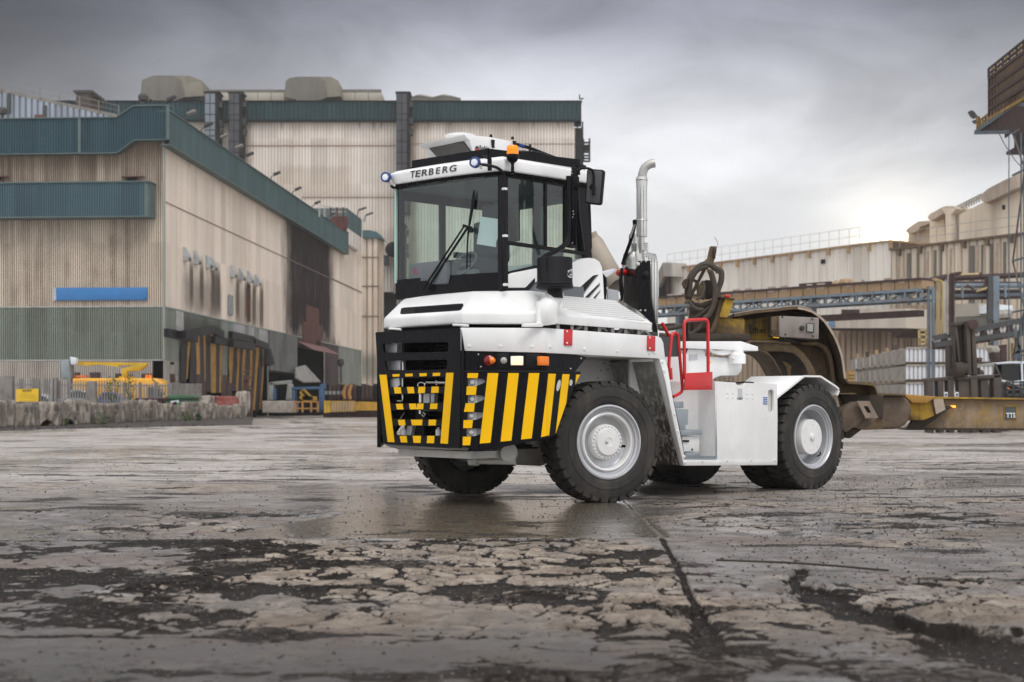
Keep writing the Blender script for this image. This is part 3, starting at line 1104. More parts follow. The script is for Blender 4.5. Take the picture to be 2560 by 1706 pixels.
# the first stripe is interrupted by the four openings
for y0, y1 in ((653, 688), (746, 806), (864, 924), (982, 1038), (1098, 1158)):
 def xl(y):
  return 697 - (y - 653) / 505 * 30 if y < 900 else 682 - (y - 653) / 505 * 20 - 0
 def xr(y):
  return 772 - (y - 653) / 505 * 57
 stripe([(xl(y0), y0), (xr(y0), y0), (xr(y1), y1), (xl(y1), y1)], FC)
for q in ([(838, 653), (913, 653), (858, 1140), (782, 1146)], [(982, 653), (1056, 653), (1004, 1125), (928, 1133)], [(1126, 653), (1200, 653), (1146, 1110), (1071, 1118)]):
 stripe(q, FC)
for q in ([(1262, 657), (1313, 658), (1266, 1088), (1251, 1092), (1251, 760)], [(1360, 660), (1409, 661), (1386, 862), (1312, 1077)], [(1456, 663), (1484, 664), (1450, 729)]):
 mb = MB()
 mb.slab([FS(*k) for k in q], (0, -0.005, 0))
 P("hazard_stripe", mb, "yellow")
stripe([(1252, 760), (1252, 1092), (1211, 1101)], FC)
mb = MB()
for cx, cy, rx, ry, sh in ((1334, 740, 13, 40, 8), (1378, 726, 11, 28, 4), (1420, 720, 12, 22, 2)):
 pp = [vs("2", cx + rx * math.cos(R(a)) - sh * math.sin(R(a)) * -1 * (1), cy - ry * math.sin(R(a)), -0.013) for a in range(0, 360, 24)]
 mb.slab(pp, (0, 0.004, 0))
P("lashing_ring", mb, "steel")
for cy in (717, 835, 953, 1067):
 mb = MB()
 x0 = 716 - (1067 - cy) * -0.0 + (5 if cy < 900 else -2)
 c0 = V.D("2", x0 + 8, cy, ZC + 0.05)
 r0 = 20 * .35714 / 3550 * ZC
 mb.lathe([(r0 * 1.15, -0.02), (r0 * 1.15, 0.0), (r0, .012), (r0 * .6, .022), (0.0, .026)], 18, align(c0, -WF))
 q = [V.D("2", x0 - 20, cy - 26, ZC + .055), V.D("2", x0 + 45, cy - 28, ZC + .055), V.D("2", x0 + 45, cy + 30, ZC + .055), V.D("2", x0 - 20, cy + 30, ZC + .055)]
 mb.slab(q, WF * .02)
 P("bolt", mb, "white")
mb = MB()
mb.slab([V.D("2", 664, 690, ZC + .10), V.D("2", 830, 690, ZC + .10), V.D("2", 830, 1110, ZC + .10), V.D("2", 664, 1110, ZC + .10)], WF * .02)
P("bumper_backing", mb, "rimgrey")
# black lamp panel
mb = MB()
mb.slab([V.D("2", 648, 495, 15.47), V.D("2", 1252, 505, 15.47), V.D("2", 1252, 646, 15.47), V.D("2", 655, 650, 15.47)], WF * .03)
mb.slab([vs("2", 1250, 505, 0.03), vs("2", 1400, 515, 0.03), vs("2", 1532, 540, 0.03), vs("2", 1446, 645, 0.03), vs("2", 1250, 646, 0.03)], (0, .03, 0))
P("lamp_panel", mb, "black")
lp = vehicle


def rect_w(name, x0, y0, x1, y1, d, th, mat, bevel=0.004, parent=None):
 mb = MB()
 mb.slab([V.D("2", x0, y0, d), V.D("2", x1, y0, d), V.D("2", x1, y1, d), V.D("2", x0, y1, d)], WF * th)
 return P(name, mb, mat, parent, bevel=bevel)


rect_w("cover_plate", 1105, 515, 1203, 622, 15.455, .02, "blackmat")
rect_w("cover_plate", 905, 515, 985, 620, 15.455, .02, "blackmat")
hd = rect_w("headlight", 996, 532, 1090, 602, 15.43, .04, "steel", .012)
rect_w("lamp_lens", 1002, 538, 1084, 596, 15.424, .012, "lampwhite", .005, hd)
mb = MB()
mb.lathe([(0.036, 0), (0.036, .01), (0.02, .016), (0, .018)], 18, align(V.D("2", 950, 565, 15.452), -WF))
P("reflector", mb, "steeldull")
mb = MB()
c0 = V.D("2", 848, 566, 15.46)
mb.lathe([(0.062, -.01), (0.062, .02), (0.055, .045), (0.03, .06), (0, .065)], 24, align(c0, -WF))
tl = P("round_lamp", mb, "redlens")
mb = MB()
mb.lathe([(0.040, 0), (0.042, .01), (0.022, .035), (0, .04)], 20, align(c0 + V.dirl((0.03, -0.05, 0)), V.dirl((0.75, -0.65, 0))))
P("lamp_lens", mb, "amber", tl)
mb = MB()
mb.slab([vs("2", 1212, 534, -0.02), vs("2", 1270, 536, -0.02), vs("2", 1270, 602, -0.02), vs("2", 1212, 600, -0.02)], (0, 0.07, 0))
P("marker_lamp", mb, "amber", bevel=.01)
for x, y in ((773, 522), (790, 608), (1492, 550), (1418, 622)):
 mb = MB()
 cc = V.D("2", x, y, 15.468) if x < 1250 else vs("2", x, y, 0.028)
 mb.lathe([(0.010, 0), (0.009, .006), (0, .008)], 8, align(cc, -WF))
 P("bolt", mb, "steel")

# ---- white side beam along deck edge
mb = MB()
mb.slab([V.D("F", 1151, 819.5, 15.45), V.D("F", 1366, 820.5, 15.45), V.D("F", 1366, 882.5, 15.45), V.D("F", 1151, 877.5, 15.45)], WF * .12)
P("side_beam", mb, "white", bevel=.008)
mb = MB()
mb.slab([vs("F", 1366.5, 820.5), vs("F", 1645, 841), vs("F", 1653, 845), vs("F", 1659, 858), vs("4", 1240, 275), vs("4", 1190, 268), vs("4", 1165, 262), vs("F", 1366.5, 883)], (0, 0.12, 0))
P("side_beam", mb, "white", bevel=.008)
mb = MB()
mb.slab([vs("4", 1190, 268, .001), vs("4", 1240, 268, .001), vs("4", 1262, 345, .001), vs("4", 1300, 590, .001), vs("4", 1360, 880, .001), vs("4", 1416, 1172, .001), vs("4", 1396, 1174, .001), vs("4", 1310, 800, .001), vs("4", 1236, 440, .001)], (0, 0.05, 0))
P("mudguard_leg", mb, "white", bevel=.005)
for x, y, src in ((707, 464, 0), (927, 464, 0), (1147, 467, 0), (1273, 469, 1), (1516, 485, 1)):
 mb = MB()
 cc = V.D("2", x, y, 15.45) if not src else vs("2", x, y)
 mb.lathe([(0.018, -.002), (0.018, .004), (0.009, .005), (0.009, .012), (0, .013)], 10, align(cc, -WF if not src else (0, -1, 0)))
 P("bolt", mb, "white")
for x, y in ((255, 160), (548, 184), (829, 200), (1100, 216), (1148, 216), (1212, 290), (1229, 366), (1316, 735), (1345, 880), (1398, 1098), (1408, 1146)):
 mb = MB()
 mb.lathe([(0.018, -.002), (0.018, .004), (0.009, .005), (0.009, .012), (0, .013)], 10, align(vs("4", x, y), (0, -1, 0)))
 P("bolt", mb, "white")
for q in (((1380, 347), (1434, 349), (1432, 461), (1378, 459), "2"), ((1093, 68), (1156, 72), (1154, 200), (1091, 192), "4")):
 mb = MB()
 t = q[4]
 mb.slab([vs(t, *q[k], -0.02) for k in range(4)], (0, 0.022, 0))
 mk = P("marker_plate", mb, "red", bevel=.004)
 for k in (0.12, 0.85):
  mb = MB()
  x = q[0][0] + 12
  y = q[0][1] + (q[3][1] - q[0][1]) * k
  mb.lathe([(0.011, 0), (0.011, .006), (0, .008)], 10, align(vs(t, x, y, -.02), (0, -1, 0)))
  P("bolt", mb, "white", mk)

# ---- wheel arch: underside, inner wall, sloping rear wall
mb = MB()
mb.slab([vs("4", 1150, 262, .05), vs("4", 1186, 262, .02), vs("4", 1396, 1172, .02), vs("4", 1376, 1172, .05)], (0, .03, 0))
P("arch_edge", mb, "whitegrey")
mb = MB()
a0, a1 = vs("4", 1168, 285, .04), vs("4", 1392, 1170, .04)
mb.slab([a0, a1, a1 + Vector((0, .78, 0)), a0 + Vector((0, .78, 0))], (0.02, 0, 0))
P("arch_rear_wall", mb, "mud")
mb = MB()
iw = 0.80
mb.slab([(0.75, iw, 1.72), (a0.x, iw, a0.z + .02), (a1.x + .02, iw, a1.z), (a1.x - .6, iw, a1.z), (2.2, iw, 1.1), (1.2, iw, 1.1), (0.75, iw, 1.3)], (0, .03, 0))
P("arch_inner_wall", mb, "whitegrey")
mb = MB()
mb.box((0.72, 0.05, 1.66), (a0.x + .02, 2.75, 1.70))
P("arch_roof", mb, "whitegrey")
mb = MB()
for x, y in ((714, 302), (781, 284), (831, 287), (880, 314), (766, 320), (817, 323), (738, 357), (753, 355), (803, 359), (855, 375), (689, 365), (664, 427), (831, 434)):
 mb.lathe([(0.010, 0), (0.0, .003)], 8, align(vs("4", x, y, iw), (0, -1, 0)))
o = P("bolt", mb, "black")
# far side body so nothing is open from another side
mb = MB()
mb.box((0.70, 2.68, 1.66), (3.05, 2.80, 1.95)).box((2.9, 2.68, 0.7), (5.0, 2.80, 1.6))
P("side_beam", mb, "white", bevel=.008)
mb = MB()
mb.slab([(0.03, 2.17, .62), (0.03, 2.17, 1.95), (0.69, 2.80, 1.95), (1.2, 2.80, 1.3), (0.69, 2.8, .7)], (0.03, -.03, 0))
P("side_bumper", mb, "black")

# ---- hood
H0 = [(0.76, 2.74), (0.07, 2.10), (0.07, 0.68), (0.74, 0.05), (0.86, 0.05), (1.3, 0.30), (1.3, 2.5), (0.87, 2.74)]
H2 = [(0.86, 2.56), (0.34, 2.08), (0.34, 0.82), (0.72, 0.36), (0.80, 0.30), (1.3, 0.40), (1.3, 2.4), (0.90, 2.56)]


def ring(pl, z, k=0.0, dz=None):
 cx = sum(p[0] for p in pl) / len(pl)
 cy = sum(p[1] for p in pl) / len(pl)
 return [Vector((p[0] + (cx - p[0]) * k, p[1] + (cy - p[1]) * k, z)) for p in pl]


mb = MB()
mb.loft([ring(H0, 2.005), ring(H0, 2.125), ring(H2, 2.355), ring(H2, 2.39, .08)])
hood = P("hood", mb, "white", bevel=.028, seg=3)
mb = MB()
mb.box((0.16, .72, 1.90), (1.2, 2.1, 2.02)).box((0.7, .15, 1.90), (1.2, 2.6, 2.02))
P("hood_gap", mb, "dark")
pn = (Vector(((.34 - .07), 0, .23))).cross(Vector((0, 1, 0))).normalized()
hp0 = Vector((.07, 1.4, 2.125)) + pn * (.003 if pn.x < 0 else -.003)
q = [V.hit("2", x, y, hp0, pn) for x, y in ((232, 200), (250, 194), (640, 166), (664, 166), (668, 180), (650, 210), (630, 215), (240, 240), (224, 236))]
mb = MB()
mb.slab(q, pn * (-.05 if pn.x < 0 else .05))
vent = P("hood_vent", mb, "dark", hood)
mb = MB()
for k in range(3):
 t0 = 0.3 + k * 0.24
 a = q[1].lerp(q[7], t0)
 b = q[3].lerp(q[5], t0)
 mb.bar(a.lerp(b, .22), b.lerp(a, .02), .012)
P("vent_slat", mb, "black", vent)
for px0, px1, y in ((150, 230, 342), (597, 700, 316)):
 mb = MB()
 a, b = vf("2", px0, y, .06), vf("2", px1, y + (6 if px0 < 200 else 4), .06)
 mb.tube([a, a.lerp(b, .3), b], 0.014, 8)
 P("hood_hinge", mb, "white")
mb = MB()
q = [vs("2", 1197, 150, .02), vs("2", 1236, 150, .02), vs("2", 1240, 312, .0), vs("2", 1222, 330, .0), vs("2", 1095, 330, .05), vs("2", 1097, 306, .05), vs("2", 1200, 300, .02)]
mb.slab(q, (0, .05, 0))
P("hood_bracket", mb, "white", bevel=.006)

# ---- deck with raised perforated cover behind the hood
m_, g_, p_, out_ = new_mat("perforated white plate")
tcn_ = g_.n("ShaderNodeTexCoord")
ob_ = tcn_.outputs["Object"]
wv = g_.n("ShaderNodeTexVoronoi", feature="F1")
wv.inputs["Scale"].default_value = 36
wv.inputs["Randomness"].default_value = 0.0
g_.put(wv.inputs["Vector"], ob_)
hole = g_.mr(wv.outputs["Distance"], 0.26, 0.34, 1, 0)
sx_ = g_.sep(ob_)[0]
g_.put(p_.inputs["Base Color"], g_.mix(hole, (0.66, 0.66, 0.65), (0.10, 0.10, 0.10)))
p_.inputs["Roughness"].default_value = 0.45
M["perf"] = m_
tz0, tz1 = 2.085, 2.02
A = vs("3", 104, 1238, .04)
B = vs("3", 812, 1292, .04)
C_ = vs("3", 596, 1130, .62)
D_ = vs("3", 140, 1088, .62)
mb = MB()
mb.slab([A, B, Vector((B.x, .62, C_.z)), Vector((A.x + .06, .62, D_.z))], (0, 0, -.02))
mb.slab([A, B, B + ZZ * -.085, A + ZZ * -.085], (0, .03, 0))
P("engine_cover", mb, "whitegrey" if 0 else "white", bevel=.004)
mb = MB()
A1 = A.lerp(B, .25) + Vector((0, 0.02, .003))
B1 = A.lerp(B, .95) + Vector((0, 0.06, .012))
mb.slab([A.lerp(B, .30) + Vector((0, .10, .045)), A.lerp(B, .955) + Vector((0, .05, .03)), Vector((B.x - .03, .60, C_.z + .004)), Vector((A.x + .12, .60, D_.z + .004))], (0, 0, .004))
P("perforated_plate", mb, M["perf"])
mb = MB()
mb.box((0.8, .12, 1.70), (3.05, 2.68, 1.93)).box((0.95, .35, 1.93), (2.9, 2.5, 2.0))
P("deck", mb, "darkgrey")
mb = MB()
for k in range(7):
 u = 0.98 + k * 0.22
 mb.box((u, .14, 1.93), (u + .05, .2, 2.03))
for k in range(4):
 u = 1.3 + k * .35
 mb.tube([(u, .2, 1.93), (u + .1, .18, 2.0), (u + .22, .2, 1.94)], .022, 8)
P("cover_bracket", mb, "steeldull")

# ---- cab
CA, CB, CC, CD = Vector((.622, .60)), Vector((.36, 2.22)), Vector((1.88, 2.22)), Vector((1.877, .60))
front = [CA, Vector((.50, 1.0)), Vector((.425, 1.45)), Vector((.385, 1.85)), CB]


def wall_path(pts, z0, z1, th, lean=0.0):
 mb = MB()
 for a, b in zip(pts[:-1], pts[1:]):
  d = (b - a).normalized()
  n = Vector((-d.y, d.x))
  if n.x < 0:
   n = -n
  A0, B0 = Vector((a.x, a.y, z0)), Vector((b.x, b.y, z0))
  A1, B1 = Vector((a.x + lean, a.y, z1)), Vector((b.x + lean, b.y, z1))
  mb.slab([A0, B0, B1, A1], (n.x * th, n.y * th, 0))
 return mb


def sheet_path(pts, z0, z1):
 mb = MB()
 vs_ = [(p.x, p.y, z) for z in (z0, z1) for p in pts]
 n = len(pts)
 mb.add(vs_, [(i, i + 1, n + i + 1, n + i) for i in range(n - 1)])
 return mb


def smoothpath(pts, k=6):
 out = []
 q = [pts[0] * 2 - pts[1]] + pts + [pts[-1] * 2 - pts[-2]]
 for i in range(1, len(q) - 2):
  for j in range(k):
   t = j / k
   out.append(0.5 * ((2 * q[i]) + (q[i + 1] - q[i - 1]) * t + (2 * q[i - 1] - 5 * q[i] + 4 * q[i + 1] - q[i + 2]) * t * t + (3 * q[i] - q[i - 1] - 3 * q[i + 1] + q[i + 2]) * t ** 3))
 out.append(pts[-1])
 return out


fs_ = smoothpath(front)
mb = wall_path([p + Vector((-.02, 0)) for p in fs_], 2.37, 2.56, .03)
P("cab_front_panel", mb, M["black"])
mb = sheet_path(fs_, 2.56, 3.74)
ws = P("windscreen", mb, "glass", ang=60)
mb = sheet_path([p + Vector((-.006, 0)) for p in fs_], 2.555, 2.60)
P("windscreen_seal", mb, "black", ws)
mb = MB()
mb.box((fs_[-1].x - .02, fs_[-1].y - .012, 2.56), (fs_[-1].x + .01, fs_[-1].y + .022, 3.70))
P("glass_edge", mb, paint("pale green glass edge", (.42, .60, .54), .2, dirt=0), ws)  # pane edge strip, its pale green also carrying a painted reflection
# cab floor, cowl under, ceiling
pl = [CA, CD, CC, CB]
mb = MB()
mb.loft([[Vector((p.x, p.y, 2.36)) for p in pl], [Vector((p.x, p.y, 2.50)) for p in pl]])
P("cab_floor", mb, "cabin")
mb = MB()
mb.slab([Vector((p.x, p.y, 3.66)) for p in [CA + Vector((.04, .03)), CD, CC, CB + Vector((.04, -.03))]], (0, 0, .05))
P("headliner", mb, "cabin")
# cab side frame
def sq(t, q, v, th=0.05, mat="blackmat", name="window_frame", bevel=.006, parent=None):
 mb = MB()
 mb.slab([vs(t, x, y, v) for x, y in q], (0, th, 0))
 return P(name, mb, mat, parent, bevel=bevel)


def side_profile_bar(z0, z1, u0, u1, v, name, mat="blackmat"):
 mb = MB()
 mb.box((u0, v - .025, z0), (u1, v + .025, z1))
 return P(name, mb, mat, bevel=.006)


door = sq("1", [(1140, 448), (1195, 455), (1197, 1472), (1140, 1462)], .59, .07, name="cab_post")
sq("1", [(1190, 452), (1712, 536), (1712, 574), (1190, 488)], .60)
sq("1", [(1698, 478), (1782, 492), (1782, 1092), (1736, 1085), (1698, 1060)], .58, .08, name="cab_post")
sq("1", [(1190, 1028), (1845, 1124), (1848, 1152), (1190, 1060)], .595)
sq("1", [(1512, 520), (1529, 523), (1529, 1082), (1512, 1078)], .598, .03)
sq("1", [(1203, 1293), (1442, 1238), (1442, 1264), (1203, 1318)], .598, .04)
sq("1", [(1195, 1322), (1222, 1306), (1446, 1262), (1446, 1380), (1350, 1434), (1195, 1434)], .585, .05, "white", "door_panel", .015)
sq("1", [(1168, 1434), (1340, 1434), (1426, 1345), (1426, 1392), (1362, 1468), (1168, 1472)], .58, .06, "blackmat", "door_sill")
sq("1", [(1776, 485), (1845, 500), (1905, 1175), (1842, 1175)], .60, .10, name="cab_post")
sq("1", [(1838, 520), (1862, 530), (1912, 1180), (1895, 1180)], .66, .06, name="cab_post")
mb = MB()
mb.add([vs("1", x, y, .62) for x, y in ((1192, 480), (1705, 565), (1705, 1085), (1192, 1035))], [(0, 1, 2, 3)])
mb.add([vs("1", x, y, .62) for x, y in ((1200, 1055), (1845, 1145), (1855, 1180), (1440, 1245), (1200, 1300))], [(0, 1, 2, 3, 4)])
mb.add([vs("1", x, y, .66) for x, y in ((1780, 560), (1798, 563), (1850, 1120), (1780, 1112))], [(0, 1, 2, 3)])
P("side_window", mb, "glass")
# far side and rear frames
zb, zt = 2.5, 3.72
for (u, v) in ((1.86, 2.20), (1.05, 2.21), (.40, 2.19)):
 mb = MB()
 mb.box((u - .035, v - .03, zb), (u + .035, v + .03, zt))
 P("cab_post", mb, "blackmat", bevel=.006)
for z0, z1 in ((2.5, 2.62), (3.55, 3.72)):
 side_profile_bar(z0, z1, .40, 1.88, 2.20, "window_frame")
mb = MB()
mb.add([(.42, 2.2, 2.6), (1.85, 2.2, 2.6), (1.85, 2.2, 3.6), (.42, 2.2, 3.6)], [(0, 1, 2, 3)])
P("side_window", mb, "glass")
for z0, z1 in ((2.5, 2.72), (3.52, 3.72)):
 mb = MB()
 mb.box((1.84, .62, z0), (1.89, 2.2, z1))
 P("window_frame", mb, "cabin", bevel=.006)
mb = MB()
mb.box((1.82, 1.28, 2.6), (1.9, 1.42, 3.6))
P("cab_post", mb, "cabin")
mb = MB()
mb.add([(1.865, .66, 2.7), (1.865, 2.18, 2.7), (1.865, 2.18, 3.55), (1.865, .66, 3.55)], [(0, 1, 2, 3)])
P("rear_window", mb, "glass")
# interior
mb = MB()
sc_ = vd("1", 985, 1010, 16.75)
su, sv = sc_.x, sc_.y
mb.box((su - .35, sv - .27, 2.62), (su + .15, sv + .27, 2.82))
mb.box((su + .05, sv - .27, 2.78), (su + .20, sv + .27, 3.30))
mb.box((su + .08, sv - .15, 3.30), (su + .19, sv + .15, 3.50))
st = P("driver_seat", mb, "seat", bevel=.05, seg=3)
mb = MB()
mb.box((su - .2, sv - .33, 2.86), (su + .1, sv - .27, 2.93)).box((su - .2, sv + .27, 2.86), (su + .1, sv + .33, 2.93))
P("armrest", mb, "seat", st, bevel=.015)
mb = MB()
dc = vd("1", 560, 1290, 16.55)
mb.box((dc.x - .1, dc.y - .35, 2.5), (dc.x + .22, dc.y + .35, 2.78))
mb.box((.52, 1.0, 2.5), (.62, 2.1, 2.66))
P("dashboard", mb, "cabin", bevel=.03)
mb = MB()
wc = vd("1", 800, 1235, 16.35)
Mw = align(wc, (-.75, 0, .65))
mb.lathe([(.20, -.012), (.215, 0), (.20, .012), (.185, 0), (.20, -.012)], 28, Mw, cap=False)
mb.lathe([(.04, -.2), (.04, .0), (.0, .01)], 12, Mw)
mb.add([(-.19, -.015, 0), (.19, -.015, 0), (.19, .015, 0), (-.19, .015, 0)], [(0, 1, 2, 3)], Mw)
P("steering_wheel", mb, "cabin")
for x, y in ((1245, 800),):
 mb = MB()
 c0 = vd("1", 1235, 890, 16.9)
 mb.cbox(c0, (.05, .22, .42))
 P("control_panel", mb, "cabin", bevel=.02)
mb = MB()
mb.box((1.55, .85, 2.5), (1.80, 1.15, 2.95))
P("control_panel", mb, "cabin", bevel=.02)
mb = MB()
c0 = vd("1", 1605, 650, 16.9)
mb.cbox(c0, (.05, .10, .05))
mb.cbox(c0 + Vector((0, 0, .12)), (.08, .16, .10))
P("control_panel", mb, "cabin", bevel=.01)


# things on the windscreen
def wsp(x, y, off=-.012):
 """point on the windscreen"""
 best = None
 for a, b in zip(fs_[:-1], fs_[1:]):
  d = (b - a)
  n = Vector((-d.y, d.x, 0)).normalized()
  if n.x > 0:
   n = -n
  p = V.hit("1", x, y, (a.x, a.y, 0), n)
  tt = ((Vector((p.x, p.y)) - a).dot(d)) / d.length_squared
  if -0.02 <= tt <= 1.02:
   return p + n * (-off)
  if best is None or abs(tt - .5) < best[0]:
   best = (abs(tt - .5), p + n * (-off))
 return best[1]


mb = MB()
mb.slab([wsp(x, y, .008) for x, y in ((958, 824), (1114, 846), (1110, 980), (1088, 1045), (1088, 1085), (922, 1058))], (.002, 0, 0))
P("paper_sheet", mb, "paper", ws)
M["stickerred"] = paint("sticker red", (.35, .05, .07), .6, dirt=0)
M["stickerwhite"] = paint("sticker white", (.45, .47, .47), .6, dirt=0)
for cx, cy in ((404, 1290), (456, 1292), (507, 1297)):
 mb = MB()
 mb.slab([wsp(cx + 20 * math.cos(R(a)), cy + 28 * math.sin(R(a)), .006) for a in range(0, 360, 30)], (.002, 0, 0))
 s_ = P("sticker", mb, "stickerwhite", ws)
 mb = MB()
 n = 20
 for k in range(n):
  a0, a1 = 6.2832 * k / n, 6.2832 * (k + 1) / n
  mb.slab([wsp(cx + r * math.cos(a), cy + r * 1.4 * math.sin(a), -.001) for r, a in ((20, a0), (20, a1), (16, a1), (16, a0))], (.002, 0, 0))
 mb.slab([wsp(cx + x, cy + y, -.001) for x, y in ((-15, -17), (-11, -20), (14, 17), (10, 20))], (.002, 0, 0))
 mb.slab([wsp(cx + x, cy + y, -.001) for x, y in ((-4, -10), (6, -6), (4, 12), (-5, 12))], (.002, 0, 0))
 P("sticker_print", mb, "stickerred", s_)
mb = MB()
mb.slab([wsp(x, y, .006) for x, y in ((545, 1286), (586, 1284), (586, 1310), (545, 1312))], (.002, 0, 0))
P("sticker", mb, "yellow", ws)
# wipers
mb = MB()
mb.tube([wsp(505, 1455, -.07), wsp(530, 1400, -.06), wsp(840, 915, -.05)], .011, 8, curve=False)
mb.tube([wsp(540, 1460, -.07), wsp(560, 1405, -.06), wsp(870, 925, -.05)], .014, 8, curve=False)
mb.lathe([(.03, 0), (.03, .03), (0, .035)], 12, align(wsp(905, 945, -.04), (-1, 0, 0)))
mb.tube([wsp(835, 905, -.05), wsp(905, 925, -.05)], .016, 8)
wp = P("wiper_arm", mb, "blackmat")
mb = MB()
mb.tube([wsp(918, 600, -.03), wsp(905, 720, -.03), wsp(880, 900, -.035), wsp(862, 1050, -.03), wsp(856, 1270, -.03)], .012, 6, rr=[.006, .012, .016, .018, .018, .018, .018, .018, .018, .016, .012, .012, .012, .010, .010, .01, .01, .01, .01, .01, .008])
P("wiper_blade", mb, "blackmat", wp)

# roof
RF = [Vector((.55, .53)), Vector((.42, 1.0)), Vector((.34, 1.45)), Vector((.30, 1.85)), Vector((.27, 2.28)), Vector((1.55, 2.30)), Vector((2.0, 2.28)), Vector((2.02, .54)), Vector((1.6, .53))]
mb = MB()
mb.loft([ring(RF, 3.715, .03), ring(RF, 3.725), ring(RF, 3.845), ring(RF, 3.89, .10), ring(RF, 3.91, .3)])
roof = P("cab_roof", mb, "white", bevel=.012, seg=2, ang=50)
mb = MB()
mb.loft([ring(RF, 3.68, .05), ring(RF, 3.716, .02)])
P("roof_seal", mb, "black", roof)
# name on the roof
fp0, fn = Vector((.45, .9, 0)), None


def rfp(x, y, off=.004):
 for a, b in zip(RF[:4], RF[1:5]):
  d = b - a
  n = Vector((-d.y, d.x, 0)).normalized()
  if n.x > 0:
   n = -n
  p = V.hit("1", x, y, (a.x, a.y, 0), n)
  tt = ((Vector((p.x, p.y)) - a).dot(d)) / d.length_squared
  if tt <= 1.0 and tt >= 0:
   return p + n * off
 return p + n * off


xs = [357, 408, 470, 522, 585, 638, 700]
ch_ = "TERBERG"
edges = [(357, 405), (405, 452), (458, 507), (518, 560), (580, 618), (635, 682), (697, 757)]
for ch, (xa, xb) in zip(ch_, edges):
 ya = 497 - (xa - 357) * .150
 yb = 497 - (xb - 357) * .150
 pa, pb = rfp(xa + (8 if ch == "T" else 0), ya), rfp(xb + 1, yb)
 hh = (rfp(xa, ya - 56) - pa).length
 lettering("letter", ch, pa, pb, (0, 0, 1), hh, .003, M["darkgrey"], roof, weight=.012, shear=.12)
# strap over roof edge
mb = MB()
mb.slab([vd("1", 975, 300, 15.78), vd("1", 1018, 296, 15.75), vd("1", 1055, 330, 15.68), vd("1", 1056, 432, 15.68), vd("1", 1020, 434, 15.70), vd("1", 1016, 332, 15.72)], WF * .01)
P("roof_strap", mb, "blackmat")
# roof rack
mb = MB()
r1, r2, r3 = vd("1", 378, 386, 16.75), vd("1", 1028, 284, 15.95), vd("1", 1802, 374, 16.7)
mb.bar(r1, r2, .02, .105)
mb.bar(r2, r3, .02, .10)
mb.bar(r1 + Vector((.05, 0, .0)), r1 + Vector((1.6, 0, .02)), .02, .09)
mb.bar(r2 + Vector((.3, .1, 0)), r2 + Vector((.3, 1.4, 0)), .05, .09)
mb.bar(r2 + Vector((.8, .1, 0)), r2 + Vector((.8, 1.4, 0)), .05, .09)
for t_, x, y, d in (("1", 380, 405, 16.7), ("1", 1015, 330, 15.95), ("1", 1790, 395, 16.65)):
 q = vd(t_, x, y, d)
 mb.bar(q, q - Vector((0, 0, .08)), .04)
P("roof_rack", mb, "black")
# roof cooler
v0, v1 = 1.15, 1.96
def cs(x, y):
 return vs("1", x, y, v0)
prof = [cs(862, 165), cs(832, 126), cs(1040, 146), cs(1245, 186), cs(1252, 320), cs(894, 276)]
mb = MB()
mb.slab([p for p in prof], (0, v1 - v0, 0))
ac = P("roof_cooler", mb, "white", bevel=.008)
mb = MB()
lip0 = cs(832, 126)
lip1 = cs(862, 165)
mb.slab([lip0 + Vector((0, -.004, 0)), lip1 + Vector((0, -.004, 0)), lip1 + Vector((-.012, -.004, -.012)), lip0 + Vector((-.02, -.004, -.004))], (0, v1 - v0 + .03, 0))
P("cooler_lip", mb, "white", ac, bevel=.004)
mb = MB()
gp = [V.hit("1", x, y, lip1, Vector((-(prof[5] - lip1).z, 0, (prof[5] - lip1).x))) for x, y in ((512, 226), (818, 182), (888, 272), (596, 318))]
gnn = Vector((prof[5].z - lip1.z, 0, -(prof[5].x - lip1.x))).normalized()
if gnn.x > 0:
 gnn = -gnn
gp = [p + gnn * .004 for p in gp]
mb.slab(gp, gnn * .006)
gr = P("cooler_grille", mb, "dark", ac)
mb = MB()
for k in range(1, 9):
 t = k / 9
 a, b = gp[0].lerp(gp[3], t), gp[1].lerp(gp[2], t)
 pts = [a.lerp(b, j / 30) + gnn * .012 + (gp[3] - gp[0]) * (.035 if j % 2 else -.035) for j in range(31)]
 mb.tube(pts, .0035, 4, curve=False)
P("grille_wire", mb, "steeldull", gr)
mb = MB()
fcn = vd("1", 786, 140, 16.75)
mb.lathe([(.178, -.012), (.186, -.006), (.178, .0), (.170, -.006), (.178, -.012)], 32, Matrix.Translation(fcn), cap=False)
for rr_ in (.05, .09, .13, .175):
 mb.lathe([(rr_, .0), (rr_ + .005, .005), (rr_, .010), (rr_ - .005, .005), (rr_, .0)], 32, Matrix.Translation(fcn), cap=False)
for a in range(0, 180, 30):
 e = Vector((math.cos(R(a)), math.sin(R(a)), 0)) * .18
 mb.bar(fcn + e + ZZ * .006, fcn - e + ZZ * .006, .007)
mb.lathe([(.178, -.14), (.178, -.06)], 32, Matrix.Translation(fcn))
P("fan_guard", mb, "white", ac)
for x, y0, y1 in ((1060, 170, 240), (1243, 180, 212)):
 mb = MB()
 mb.slab([vs("1", x - 12, y0, v0 - .004), vs("1", x + 12, y0 + 3, v0 - .004), vs("1", x + 8, y1 - 20, v0 - .004), vs("1", x + 12, y1, v0 - .004), vs("1", x - 4, y1, v0 - .004)], (0, -.02, 0))
 P("latch", mb, "blackmat", ac)
mb = MB()
for x, y in ((1048, 144), (1232, 162)):
 mb.lathe([(.02, 0), (.014, .03), (0, .035)], 10, Matrix.Translation(vs("1", x, y + 4, v0 + .03)))
P("bolt", mb, "blackmat", ac)
